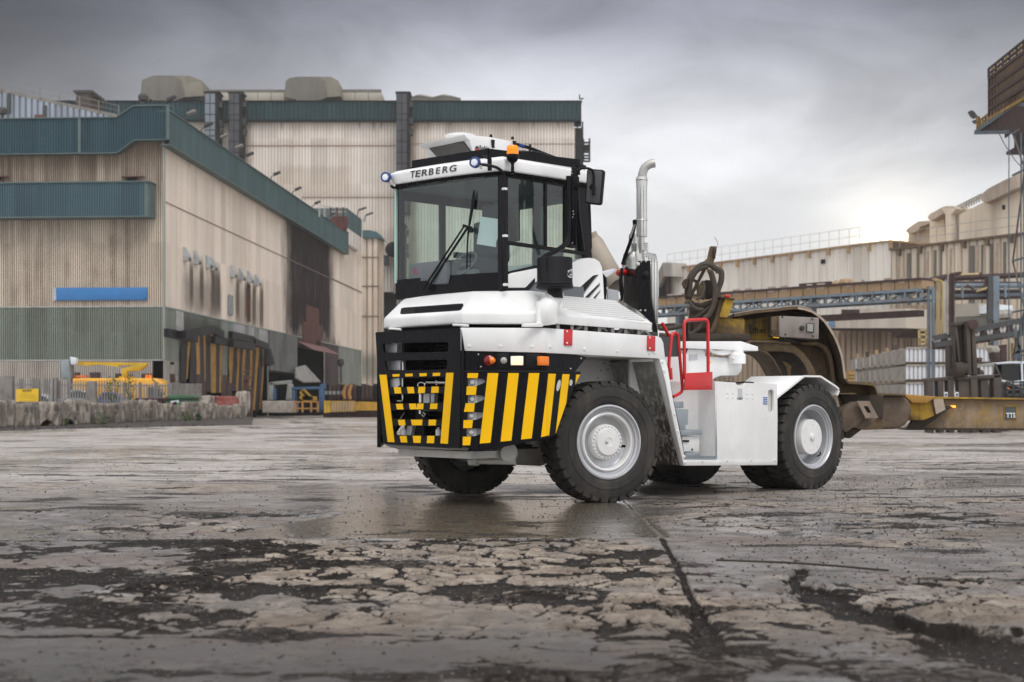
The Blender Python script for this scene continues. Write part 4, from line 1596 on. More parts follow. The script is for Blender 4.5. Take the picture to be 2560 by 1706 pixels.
def disc(cx, cy, r, half=None):
 out = []
 rng_ = range(0, 361, 20) if half is None else (range(0, 181, 20) if half == "low" else range(180, 361, 20))
 for a in rng_:
  if a == 360 and half is None:
   continue
  out.append(vs("1", cx + r * math.cos(R(a)), cy + r * 1.3 * math.sin(R(a)), v0 - .003))
 return out
mb = MB()
mb.slab(disc(929, 245, 17), (0, -.003, 0))
lg = P("logo", mb, "darkgrey", ac)
mb = MB()
mb.slab([p + Vector((0, -.004, 0)) for p in disc(929, 247, 15, "low")], (0, -.003, 0))
P("logo_sector", mb, "red", lg)
lettering("lettering", "Reddot", vs("1", 950, 256, v0 - .003), vs("1", 1035, 266, v0 - .003), (0, 0, 1), .055, .003, M["darkgrey"], ac, shear=.15)
# cooler hoses
mb = MB()
mb.tube([vs("1", 1250, 205, 1.15), vs("1", 1310, 220, 1.1), vs("1", 1400, 248, 1.05), vs("1", 1500, 288, 1.0), vs("1", 1620, 335, .9), vs("1", 1720, 385, .85), vs("1", 1830, 390, .8)], .020, 8)
mb.tube([vs("1", 1285, 275, 1.05), vs("1", 1350, 278, 1.0), vs("1", 1450, 285, .95), vs("1", 1560, 322, .9), vs("1", 1700, 372, .8), vs("1", 1850, 400, .8)], .020, 8)
mb.tube([vs("1", 1640, 340, .8), vs("1", 1700, 400, .8), vs("1", 1760, 420, .75), vs("1", 1850, 440, .75), vs("1", 1880, 600, .8), vs("1", 1900, 1100, .8)], .016, 8)
mb.bar(vs("1", 1382, 210, 1.0), vs("1", 1378, 300, 1.0), .02)
P("coolant_hose", mb, "blackmat")
mb = MB()
for a, b in (((1290, 215), (1330, 228)), ((1310, 275), (1345, 278))):
 mb.tube([vs("1", *a, 1.09), vs("1", *b, 1.07)], .023, 8)
P("hose_fitting", mb, "blue")
# beacon
bc = vd("1", 1232, 455, 15.72)
s1 = .29331 / 3550 * 15.72
mb = MB()
mb.lathe([(16 * s1, -5 * s1), (22 * s1, 10 * s1), (13 * s1, 22 * s1), (15 * s1, 45 * s1), (12 * s1, 60 * s1), (16 * s1, 85 * s1), (40 * s1, 104 * s1), (52 * s1, 125 * s1), (54 * s1, 152 * s1), (50 * s1, 160 * s1)], 24, Matrix.Translation(bc))
be = P("beacon", mb, "black")
mb = MB()
mb.lathe([(50 * s1, 152 * s1), (51 * s1, 180 * s1), (47 * s1, 184 * s1), (47 * s1, 190 * s1), (50 * s1, 194 * s1), (49 * s1, 222 * s1), (42 * s1, 234 * s1), (20 * s1, 237 * s1), (0, 238 * s1)], 28, Matrix.Translation(bc))
M["beaconlens"] = emit_mat("orange beacon lens", (0.95, 0.26, 0.005), .35)
P("beacon_lens", mb, "beaconlens", be)
# work lamps
for (x, y, r, d, lab) in ((148, 488, 44, 16.75, "far"), (907, 362, 47, 15.55, "near")):
 sc_l = .29331 / 3550 * d
 c0 = vd("1", x, y, d)
 fd = V.dirl((-.30, -.95, -.05))
 mb = MB()
 mb.lathe([(r * sc_l * .75, -.07), (r * sc_l, -.045), (r * sc_l, .0), (r * sc_l * .93, .012), (r * sc_l * .74, .012), (r * sc_l * .72, 0)], 28, align(c0, fd))
 wl = P("work_lamp", mb, "blue")
 mb = MB()
 mb.lathe([(r * sc_l * .72, 0), (r * sc_l * .6, .010), (0, .014)], 24, align(c0, fd))
 P("lamp_lens", mb, "lens", wl)
 mb = MB()
 if lab == "far":
  mb.tube([vd("1", 188, 522, d), vd("1", 206, 548, d), vd("1", 232, 566, d)], .012, 8)
  mb.slab([vd("1", 184, 505, d), vd("1", 208, 510, d), vd("1", 208, 540, d), vd("1", 186, 545, d)], WF * .01)
 else:
  mb.slab([vd("1", 945, 385, d), vd("1", 975, 390, d), vd("1", 975, 420, d), vd("1", 950, 420, d)], WF * .01)
 P("lamp_bracket", mb, "steeldull", wl)
# grab tube by the near post
mb = MB()
mb.tube([vd("1", 940, 382, 15.62), vd("1", 1000, 384, 15.62), vd("1", 1090, 404, 15.62), vd("1", 1140, 438, 15.65), vd("1", 1160, 480, 15.68), vd("1", 1165, 560, 15.68)], .017, 8)
mb.tube([vd("1", 1165, 560, 15.68), vd("1", 1166, 1000, 15.68), vd("1", 1176, 1410, 15.70)], .020, 8)
gt = P("grab_tube", mb, "blackmat")
for y in (590, 990, 1405):
 mb = MB()
 mb.cbox(vd("1", 1164 + (y - 590) * .012, y, 15.67), (.05, .05, .028))
 P("clamp", mb, "white", gt, bevel=.008)
# rear post bracket, near mirror, bent tube
mb = MB()
mb.slab([vd("1", x, y, 16.05) for x, y in ((1735, 395), (1778, 405), (1792, 420), (1790, 500), (1775, 1075), (1725, 1060), (1728, 480))], WF * .03)
mb.slab([vd("1", x, y, 16.0) for x, y in ((1752, 480), (1800, 485), (1800, 585), (1756, 580))], WF * .06)
P("mirror_bracket", mb, "black", bevel=.004)
mb = MB()
mb.tube([vd("1", 1798, 470, 16.0), vd("1", 1800, 430, 16.0), vd("1", 1830, 412, 16.0), vd("1", 1880, 415, 16.0), vd("1", 1915, 435, 16.0), vd("1", 1925, 490, 16.0), vd("1", 1922, 600, 16.0)], .014, 8)
mb.tube([vd("1", 1710, 480, 16.0), vd("1", 1708, 700, 16.0), vd("1", 1705, 980, 16.0), vd("1", 1680, 1060, 15.95), vd("1", 1600, 1120, 15.85), vd("1", 1510, 1165, 15.7), vd("1", 1485, 1200, 15.6)], .030, 10)
mb.tube([vd("1", 1785, 580, 16.1), vd("1", 1795, 800, 16.1), vd("1", 1835, 1110, 16.2)], .020, 8)
P("support_tube", mb, "black")
c4 = [vd("1", x, y, 16.05) for x, y in ((1862, 412), (2012, 424), (1985, 728), (1842, 712))]
mb = MB()
mb.slab(c4, WF * .07 + V.dirl((.03, 0, 0)))
mi = P("mirror", mb, "blackmat", bevel=.03, seg=4)
mb = MB()
mb.slab([vd("1", x, y, 16.03) for x, y in ((1875, 428), (1998, 438), (1973, 712), (1856, 700))], WF * .03)
P("mirror_back", mb, "darkgrey", mi, bevel=.012)
mb = MB()
mb.lathe([(.035, 0), (.03, .03), (0, .035)], 14, align(vd("1", 1912, 570, 16.03), -WF))
mb.tube([vd("1", 1925, 570, 16.0), vd("1", 1922, 640, 15.98)], .02, 8)
P("mirror_joint", mb, "black", mi)
mb = MB()
mb.slab([vd("1", x, y, 16.9) for x, y in ((262, 640), (298, 640), (300, 890), (284, 892))], WF * .05)
mi = P("mirror", mb, "blackmat", bevel=.01)
mb = MB()
mb.tube([vd("1", 305, 605, 16.9), vd("1", 278, 612, 16.9), vd("1", 270, 650, 16.9), vd("1", 268, 820, 16.9)], .012, 8)
P("mirror_arm", mb, "blackmat", mi)
for x, y in ((1735, 430), (1738, 455), (1748, 780), (1752, 805), (1745, 830), (1742, 1050)):
 mb = MB()
 mb.lathe([(.008, 0), (.006, .005), (0, .006)], 8, align(vd("1", x, y, 16.05), -WF))
 P("bolt", mb, "steel")

# ---- air intake: black can on white elbow
ic = vd("1", 1592, 1420, 15.55)
s1 = .29331 / 3550 * 15.55
mb = MB()
mb.lathe([(70 * s1, -100 * s1), (66 * s1, -35 * s1), (150 * s1, -22 * s1), (160 * s1, -12 * s1), (160 * s1, 2 * s1), (153 * s1, 8 * s1), (156 * s1, 18 * s1), (152 * s1, 26 * s1), (151 * s1, 232 * s1), (146 * s1, 243 * s1), (120 * s1, 246 * s1), (0, 248 * s1)], 44, Matrix.Translation(ic))
af = P("air_filter", mb, "blackmat")
axw = V.dirl((1, 0, 0))


def canp(px, py, off=.003):
 """point on the face of the can"""
 r = 152 * s1 + off
 xo = (px - 1592) * s1
 dpt = math.sqrt(max(r * r - xo * xo, 0))
 b = vd("1", px, py, 15.55)
 return Vector((ic.x, ic.y, b.z)) + axw * xo - WF * dpt


M["printwhite"] = paint("white print", (.62, .63, .63), .5, dirt=.0)
mb = MB()


def arc(pts, wdt, dst):
 for (a, b) in zip(pts[:-1], pts[1:]):
  A0, B0 = canp(*a), canp(*b)
  dst.slab([A0, B0, B0 + ZZ * wdt, A0 + ZZ * wdt], -WF * .002)


arc([(1700, 1312), (1715, 1298), (1730, 1288), (1741, 1284)], .012, mb)
arc([(1696, 1330), (1700, 1345), (1715, 1354), (1730, 1352), (1740, 1345)], .012, mb)
arc([(1712, 1336), (1722, 1326), (1735, 1322)], .008, mb)
P("logo", mb, "printwhite", af)
pa, pb = canp(1697, 1318), canp(1739, 1308)
lettering("lettering", "TOP", pa, pb, (0, 0, 1), .03, .002, M["printwhite"], af, weight=.02, shear=.3)
lettering("lettering", "SP", canp(1716, 1340), canp(1738, 1334), (0, 0, 1), .022, .002, M["printwhite"], af, weight=.02, shear=.3)
mb = MB()
mb.slab([canp(1516, 1190), canp(1523, 1190), canp(1523, 1302), canp(1516, 1302)], -WF * .004)
P("can_seam", mb, "black", af)
mb = MB()
e0 = vd("1", 1592, 1490, 15.6)
mb.tube([e0 + ZZ * .06, e0, vd("3", 55, 1130, 15.55), vd("3", 30, 1180, 15.5), vd("3", 25, 1235, 15.5), vd("3", 30, 1290, 15.52)], .10, 20, rr=[.085] * 4 + [.10] * 8 + [.115] * 20)
P("intake_elbow", mb, "white")

# ---- white cowl behind cab with slanted openings
def v2s(t, x, y, v):
 p = vs(t, x, y, v)
 return (p.x, p.z)


cw_o = [(140, 880), (216, 832), (270, 808), (330, 799), (378, 806), (412, 830), (430, 872), (438, 950), (446, 1117), (216, 1092), (140, 1086)]
cw_h = [[(230, 1086), (243, 1040), (360, 935), (385, 928), (405, 925), (405, 932), (282, 1096)], [(300, 1098), (415, 985), (417, 1012), (340, 1102)], [(362, 1104), (418, 1040), (418, 1062), (388, 1107)]]
vcw = .62
plate("engine_cowl", [v2s("3", x, y, vcw) for x, y in cw_o], [[v2s("3", x, y, vcw) for x, y in h] for h in cw_h], .03, (0, vcw, 0), (1, 0, 0), (0, 0, 1), M["white"], vehicle)
mb = MB()
tp = [vs("3", x, y, vcw) for x, y in cw_o[:9]]
for a, b in zip(tp[:-1], tp[1:]):
 mb.slab([a, b, b + VV * 1.45, a + VV * 1.45], (0, 0, -.02))
P("engine_cowl", mb, "white")
M["duct"] = paint("beige duct", (.40, .34, .27), .6, dirt=.15)
mb = MB()
mb.slab([vs("3", 216, 1095, 1.2), vs("3", 216, 900, 1.2), vs("3", 430, 900, 1.2), vs("3", 446, 1117, 1.2)], (0, .03, 0))
P("cowl_lining", mb, "duct")
mb = MB()
mb.box((0.9, .9, 2.0), (2.4, 2.2, 2.35))
P("engine_block", mb, "darkgrey")
# pale pipe rising behind cowl
mb = MB()
mb.tube([vd("3", 340, 620, 18.6), vd("3", 380, 700, 18.6), vd("3", 470, 860, 18.4), vd("3", 560, 1010, 18.2)], .11, 16, rr=[.10, .10, .10, .11, .12, .13, .13])
P("exhaust_duct", mb, "duct")
mb = MB()
mb.slab([vd("3", 440, 900, 17.3), vd("3", 520, 880, 17.4), vd("3", 548, 884, 17.4), vd("3", 470, 935, 17.3)], (0, 0, -.02))
mb.slab([vd("3", 478, 1030, 17.6), vd("3", 560, 1045, 17.6), vd("3", 566, 1130, 17.6), vd("3", 482, 1125, 17.6)], WF * .2)
P("cab_mount", mb, "rimgrey")
mb = MB()
mb.box((1.9, .7, 2.0), (2.5, 2.0, 2.12))
mb.tube([vd("3", 450, 900, 17.4), vd("3", 455, 1000, 17.4), vd("3", 450, 1115, 17.4)], .03, 8)
P("cab_tilt_frame", mb, "black")

# ---- silencer tower: black box, perforated shield, pipe
dE = 17.55
mb = MB()
mb.slab([vd("3", x, y, 17.25) for x, y in ((706, 822), (800, 820), (806, 1090), (860, 1380), (820, 1376), (812, 1290), (705, 1190))], WF * .03)
mb.slab([vd("3", 604, 880, 17.75), vd("3", 622, 862, 17.70), vd("3", 640, 880, 17.65), vd("3", 690, 885, 17.3), vd("3", 706, 860, 17.25), vd("3", 706, 1192, 17.25), vd("3", 640, 1150, 17.6), vd("3", 600, 1130, 17.75)], WF * .03)
P("silencer_bracket", mb, "black")
for x, y, r in ((709, 845, .026), (727, 1195, .013), (763, 1195, .013), (733, 830, .009), (768, 828, .009)):
 mb = MB()
 mb.lathe([(r, 0), (r * .8, .008), (0, .010)], 12, align(vd("3", x, y, 17.24), -WF))
 P("bolt", mb, "steel")
for x, y, r in ((750, 868, .006), (724, 898, .007), (773, 898, .007), (748, 950, .006), (746, 1024, .008), (730, 1078, .007)):
 mb = MB()
 mb.lathe([(r, 0), (0, .003)], 8, align(vd("3", x, y, 17.245), -WF))
 P("bolt", mb, "dark")
mb = MB()
mb.lathe([(0.045, 0), (0.045, .02), (0.025, .03), (0, .03)], 16, align(vd("3", 770, 928, 17.24), -WF))
P("filler_cap", mb, "blackmat")
mb = MB()
mb.slab([vd("3", x, y, 17.35) for x, y in ((800, 820), (850, 822), (858, 840), (862, 1000), (858, 1376), (846, 1378), (806, 1090))], WF * .02)
mb.slab([vd("3", 745, 770, 17.35), vd("3", 780, 755, 17.6), vd("3", 845, 770, 17.6), vd("3", 858, 825, 17.35), vd("3", 800, 825, 17.35)], (0, 0, -.01))
M["perfsteel"] = M["steel"].copy()
M["perfsteel"].name = "perforated steel"
gg = G(M["perfsteel"].node_tree)
pr = [n for n in gg.t.nodes if n.type == "BSDF_PRINCIPLED"][0]
src = pr.inputs["Base Color"].links[0].from_socket
tcp = gg.n("ShaderNodeTexCoord")
vv_ = gg.n("ShaderNodeTexVoronoi", feature="F1")
vv_.inputs["Scale"].default_value = 42
vv_.inputs["Randomness"].default_value = 0.15
gg.put(vv_.inputs["Vector"], tcp.outputs["Object"])
hl_ = gg.mr(vv_.outputs["Distance"], .30, .38, 1, 0)
gg.put(pr.inputs["Base Color"], gg.mix(hl_, src, (.03, .03, .03)))
P("heat_shield", mb, M["perfsteel"], bevel=.002)
mb = MB()
sil = vd("3", 676, 800, 18.0)
mb.lathe([(.15, -1.0), (.15, -.05), (.13, .05), (.07, .12), (.06, .3)], 28, Matrix.Translation(sil))
P("silencer", mb, "steel")
pc = vd("3", 737, 680, 17.7)
sp = .3317 / 3550 * 17.7
z_of = lambda y: vd("3", 737, y, 17.7).z
Mp = Matrix.Translation(Vector((pc.x, pc.y, 0)))
mb = MB()
mb.lathe([(20 * sp, z_of(765)), (22 * sp, z_of(640)), (36 * sp, z_of(628)), (40 * sp, z_of(560))], 24, Mp)
P("exhaust_pipe", mb, "steel")
mb = MB()
mb.lathe([(40 * sp, z_of(640)), (40 * sp, z_of(262))], 28, Mp)
P("pipe_guard", mb, M["perfsteel"])
mb = MB()
mb.lathe([(42 * sp, z_of(262)), (43 * sp, z_of(222)), (40 * sp, z_of(218)), (40 * sp, z_of(190))], 28, Mp)
mb.lathe([(44 * sp, z_of(216)), (46 * sp, z_of(210)), (44 * sp, z_of(204))], 24, Mp)
mb.lathe([(43 * sp, z_of(522)), (45 * sp, z_of(517)), (43 * sp, z_of(512))], 24, Mp)
P("exhaust_pipe", mb, "steel")
mb = MB()
mb.tube([vd("3", 740, 195, 17.7), vd("3", 744, 160, 17.7), vd("3", 762, 118, 17.7), vd("3", 800, 92, 17.7), vd("3", 836, 86, 17.7)], 34 * sp, 20, rr=[34 * sp] * 5 + [33 * sp] * 20)
P("exhaust_tip", mb, "steeldull")
mb = MB()
mb.tube([vd("3", 690, 525, 17.75), vd("3", 660, 650, 17.8), vd("3", 610, 790, 17.9), vd("3", 592, 850, 17.9)], .022, 8)
mb.slab([vd("3", 668, 515, 17.72), vd("3", 700, 505, 17.7), vd("3", 700, 540, 17.7), vd("3", 670, 550, 17.72)], WF * .02)
P("pipe_stay", mb, "black")
mb = MB()
mb.slab([vd("3", 674, 548, 17.7), vd("3", 693, 545, 17.7), vd("3", 655, 650, 17.75), vd("3", 640, 645, 17.75)], WF * .01)
mb.slab([vd("3", 660, 690, 17.65), vd("3", 700, 690, 17.6), vd("3", 700, 750, 17.6), vd("3", 660, 750, 17.65)], WF * .04)
mb.slab([vd("3", 738, 682, 17.6), vd("3", 786, 684, 17.65), vd("3", 786, 752, 17.65), vd("3", 738, 740, 17.6)], WF * .04)
P("pipe_clamp", mb, M["perfsteel"])
for x, y in ((570, 913), (596, 908)):
 mb = MB()
 mb.lathe([(.035, -.04), (.045, 0), (.035, .03), (0, .04)], 14, align(vd("3", x, y, 17.7), V.dirl((-.8, -.5, .1))))
 P("battery_switch", mb, "red")
mb = MB()
for k in range(4):
 mb.tube([vd("3", 592 - 3 * k, 880, 17.6 + .03 * k), vd("3", 585 - 4 * k, 960, 17.6), vd("3", 592 - 5 * k, 1040, 17.6), vd("3", 588, 1120, 17.6)], .014, 6)
P("cable_loom", mb, "blackmat")

# ---- step recess, steps, side tank
tank_o = [(440, 737), (576, 745), (596, 776), (618, 780), (640, 768), (655, 748), (873, 757), (880, 764), (882, 1000), (880, 1340), (445, 1345)]
slot_h = [(833 + 22 * math.cos(R(a)), (820 if a > 180 else 938) + 24 * math.sin(R(a))) for a in range(0, 360, 20)]
plate("side_tank", [v2s("5", x, y, 0) for x, y in tank_o], [[v2s("5", x, y, 0) for x, y in slot_h], [v2s("5", x, y, 0) for x, y in ((588, 854), (632, 854), (632, 872), (588, 872))]], .03, (0, .015, 0), (1, 0, 0), (0, 0, 1), M["white"], vehicle)
ta, tb = vs("5", 445, 1340, 0), vs("5", 878, 1335, 0)
tta, ttb = vs("5", 440, 740, 0), vs("5", 873, 760, 0)
mb = MB()
mb.box((ta.x + .02, .04, ta.z + .02), (tb.x - .02, .07, ttb.z - .08))
P("tank_backing", mb, "mud" if 0 else "whitegrey")
mb = MB()
mb.slab([(ta.x, .03, ta.z), (ta.x, .03, tta.z), (ta.x, .85, tta.z), (ta.x, .85, ta.z)], (.03, 0, 0))
mb.slab([(tb.x - .03, .03, tb.z), (tb.x - .03, .03, ttb.z), (tb.x - .03, .85, ttb.z), (tb.x - .03, .85, tb.z)], (.03, 0, 0))
mb.box((ta.x + .03, .07, tta.z - .1), (tb.x - .03, .85, tta.z - .07))
mb.box((ta.x + .03, .2, ta.z), (tb.x - .03, .85, ta.z + .02))
P("tank_shell", mb, "white")
rw = .42
mb = MB()
mb.slab([vs("5", 105, 738, rw), (ta.x + .005, rw - .12, tta.z), (ta.x + .005, rw - .12, ta.z + .04), vs("5", 205, 1300, rw)], (0, .03, 0))
mb.slab([(ta.x - 1.1, rw + .02, .75), (ta.x - .02, rw + .02, .75), (ta.x - .02, rw + .02, 1.75), (ta.x - 1.1, rw + .02, 1.75)], (0, .03, 0))
P("recess_wall", mb, "white")
mb = MB()
mb.slab([vs("5", 200, 1306, -.002), vs("5", 881, 1306, -.002), vs("5", 880, 1345, -.002), vs("5", 210, 1349, -.002)], (0, .03, 0))
P("lower_rail", mb, "white", bevel=.004)
for x, y in ((207, 1283), (208, 1326), (336, 1316), (518, 1312), (694, 1308), (866, 1310)):
 mb = MB()
 mb.lathe([(0.016, -.002), (0.016, .004), (0.008, .005), (0.008, .012), (0, .013)], 10, align(vs("5", x, y, -.002), (0, -1, 0)))
 P("bolt", mb, "white")
for x, y in ((518, 820), (518, 852), (557, 822), (557, 854), (662, 826), (662, 857), (700, 828), (700, 858)):
 mb = MB()
 mb.lathe([(0.014, -.002), (0.012, .008), (0, .010)], 10, align(vs("5", x, y, 0), (0, -1, 0)))
 P("bolt", mb, "white")
for x, y in ((541, 976), (578, 977), (541, 1003), (578, 1004), (762, 980), (800, 982), (764, 1006), (800, 1008), (493, 770), (842, 786)):
 mb = MB()
 mb.lathe([(0.007, -.002), (0, .002)], 8, align(vs("5", x, y, 0), (0, -1, 0)))
 P("bolt", mb, "darkgrey")
mb = MB()
mb.slab([vs("5", 596, 790, -.002), vs("5", 626, 790, -.002), vs("5", 626, 848, -.002), vs("5", 596, 848, -.002)], (0, -.003, 0))
P("label_plate", mb, "rimgrey")
M["printblue"] = paint("blue print", (.12, .20, .48), .6, dirt=0)
mb = MB()
for k in range(4):
 y = 851 + k * 15
 mb.slab([vs("5", 778, y, -.002), vs("5", 808, y, -.002), vs("5", 808, y + 9, -.002), vs("5", 778, y + 9, -.002)], (0, -.003, 0))
P("label_plate", mb, "printblue")
mb = MB()
mb.tube([vs("5", 505, 740, .03), vs("5", 580, 748, .05), vs("5", 640, 744, .06), vs("5", 705, 748, .05)], .013, 6)
P("rubber_seal", mb, "black")
# steps
for (q, name) in (([(132, 885), (200, 885), (202, 930), (140, 934)], "step"), ([(142, 935), (236, 940), (232, 1052), (215, 1052), (215, 1085), (176, 1090)], "step_riser"),
     ([(176, 1090), (334, 1086), (334, 1125), (184, 1132)], "step"), ([(214, 1258), (320, 1256), (320, 1280), (218, 1282)], "step")):
 mb = MB()
 mb.slab([vs("5", x, y, .12) for x, y in q], (0, .28, 0))
 P(name, mb, "stepgrey", bevel=.004)
mb = MB()
mb.slab([vs("5", x, y, .16) for x, y in ((188, 1136), (316, 1134), (316, 1245), (204, 1247))], (0, .25, 0))
tb_ = P("tool_box", mb, "white", bevel=.005)
mb = MB()
mb.slab([vs("5", x, y, .155) for x, y in ((193, 1163), (236, 1163), (236, 1177), (193, 1177))], (0, -.012, 0))
mb.lathe([(.013, 0), (.01, .008), (0, .01)], 10, align(vs("5", 262, 1232, .155), (0, -1, 0)))
P("latch", mb, "black", tb_)
mb = MB()
mb.slab([vs("5", 212, 1285, .02), vs("5", 446, 1285, .02), vs("5", 446, 1302, .02), vs("5", 216, 1304, .02)], (0, .36, 0))
for k in range(13):
 mb.cbox(vs("5", 224 + k * 17, 1284, .015), (.02, .02, .018))
P("footplate", mb, "stepgrey")

# ---- red handrails
def rail(q, r=.020, par=None, mat="red"):
 mb = MB()
 mb.tube(q, r, 12)
 return P("handrail", mb, mat, par)


def loopr(t, pts, v, r=.020):
 """rail with tight bends: points doubled near corners"""
 pp = [Vector(vs(t, x, y, v)) for x, y in pts]
 out = [pp[0]]
 for i in range(1, len(pp) - 1):
  a, b, c = pp[i - 1], pp[i], pp[i + 1]
  d = min((a - b).length, (c - b).length) * .45
  d = min(d, .07)
  A0 = b + (a - b).normalized() * d
  C0 = b + (c - b).normalized() * d
  out += [A0, A0.lerp(b, .55).lerp(C0.lerp(b, .55), .25), A0.lerp(b, .5).lerp(C0.lerp(b, .5), .5), C0.lerp(b, .55).lerp(A0.lerp(b, .55), .25), C0]
 out.append(pp[-1])
 mb = MB()
 mb.tube(out, r, 12, curve=False)
 return P("handrail", mb, "red")


loopr("4", [(1290, 440), (1266, 330), (1292, 62), (1320, 40), (1345, 62), (1388, 545), (1305, 588)], .12)
loopr("4", [(1212, -40), (1272, 78), (1268, 100), (1225, 105)], .2)
loopr("5", [(208, 724), (203, 296), (376, 286), (379, 722)], .05, .021)
mb = MB()
mb.slab([vs("5", 203, 678, .03), vs("5", 402, 668, .03), vs("5", 402, 798, .03), vs("5", 203, 801, .03)], (0, -.02, 0))
rp = P("rail_plate", mb, "red", bevel=.004)
for x, y in ((212, 786), (379, 774)):
 mb = MB()
 mb.lathe([(.014, 0), (.01, .008), (0, .01)], 10, align(vs("5", x, y, .009), (0, -1, 0)))
 P("bolt", mb, "red", rp)
loopr("5", [(110, 725), (105, 640)], .12)

# ---- rear mudguard
def fend(x, y, v):
 return vs("5", x, y, v)


nearf = [(876, 862), (1074, 706), (1190, 708), (1300, 780), (1322, 800), (1308, 836)]
mb = MB()
npts = [fend(x, y, .02) for x, y in nearf]
outp, inp = [], []
for i, p in enumerate(npts):
 outp.append(p + ZZ * .012)
 inp.append(p - ZZ * .012)
for i in range(len(npts) - 1):
 a, b = npts[i], npts[i + 1]
 nrm = Vector((-(b - a).z, 0, (b - a).x)).normalized() * .02
 mb.slab([a, b, b + nrm, a + nrm], (0, .86, 0))
P("rear_mudguard", mb, "white", bevel=.004)
mb = MB()
for i in range(len(npts) - 1):
 a, b = npts[i], npts[i + 1]
 nrm = Vector((-(b - a).z, 0, (b - a).x)).normalized() * .045
 mb.slab([a + VV * -.012, b + VV * -.012, b + nrm * .55 + VV * -.012, a + nrm * .55 + VV * -.012], (0, .014, 0))
P("mudguard_edge", mb, "white")
mb = MB()
f1, f2 = npts[0], npts[-1]
for i in range(len(npts) - 1):
 a, b = npts[i], npts[i + 1]
 nrm = Vector((-(b - a).z, 0, (b - a).x)).normalized() * .02
 mb.slab([a + VV * 1.9, b + VV * 1.9, b + nrm + VV * 1.9, a + nrm + VV * 1.9], (0, .86, 0))
P("rear_mudguard", mb, "white")

# ---- lifting fifth wheel
mb = MB()
arm = [(95, 590), (105, 690), (120, 735), (400, 735), (430, 712), (470, 696), (592, 694), (622, 660), (626, 615), (612, 596), (580, 592), (552, 568), (400, 558), (360, 556), (355, 515), (340, 508), (240, 504), (90, 515)]
mb.slab([vs("5", x, y, 1.0) for x, y in arm], (0, .12, 0))
mb.slab([vs("5", x, y, 1.0) + Vector((0.0, .7, 0)) for x, y in arm], (0, .12, 0))
P("lift_arm", mb, "white", bevel=.006)
mb = MB()
mb.slab([vs("5", x, y, .998) for x, y in ((240, 545), (300, 541), (300, 580), (240, 588))], (0, -.004, 0))
P("arm_recess", mb, "rimgrey")
mb = MB()
mb.slab([vs("5", x, y, .90) for x, y in ((175, 446), (620, 446), (742, 485), (742, 517), (175, 495))], (0, 1.0, 0))
mb.box((4.9, 1.1, 1.5), (5.3, 1.7, 1.75))
P("fifth_wheel", mb, "white", bevel=.006)
mb = MB()
for k in range(6):
 y = 505 + k * 5
 mb.tube([vs("5", 380 + k * 6, y, .95), vs("5", 440 + k * 8, y + 14, .93), vs("5", 520 + k * 5, y + 4, .95), vs("5", 560 + k * 8, y + 10, .95)], .010, 6)
mb.lathe([(.13, -.12), (.13, .0), (.10, .03), (.10, .08)], 18, Matrix.Translation(vs("5", 582, 545, .95)))
mb.tube([vs("5", 560, 570, .9), vs("5", 600, 588, .9), vs("5", 630, 560, .9), vs("5", 620, 530, .9)], .012, 6)
mb.tube([vs("5", 545, 560, .9), vs("5", 590, 580, .9), vs("5", 620, 570, .9)], .012, 6)
P("hydraulic_pipe", mb, "whitegrey" if 0 else "white")
mb = MB()
mb.slab([vs("5", 385, 588, .99), vs("5", 402, 600, .99), vs("5", 385, 614, .99)], (0, -.004, 0))
P("warning_sticker", mb, "yellow")
mb = MB()
mb.tube([vs("5", 225, 300, .95), vs("5", 220, 500, .95), vs("5", 150, 600, .9), vs("5", 105, 630, .9)], .022, 8)
mb.tube([vs("5", 190, 545, .9), vs("5", 160, 590, .9), vs("5", 105, 640, .9)], .014, 8)
P("air_hose", mb, "blackmat")

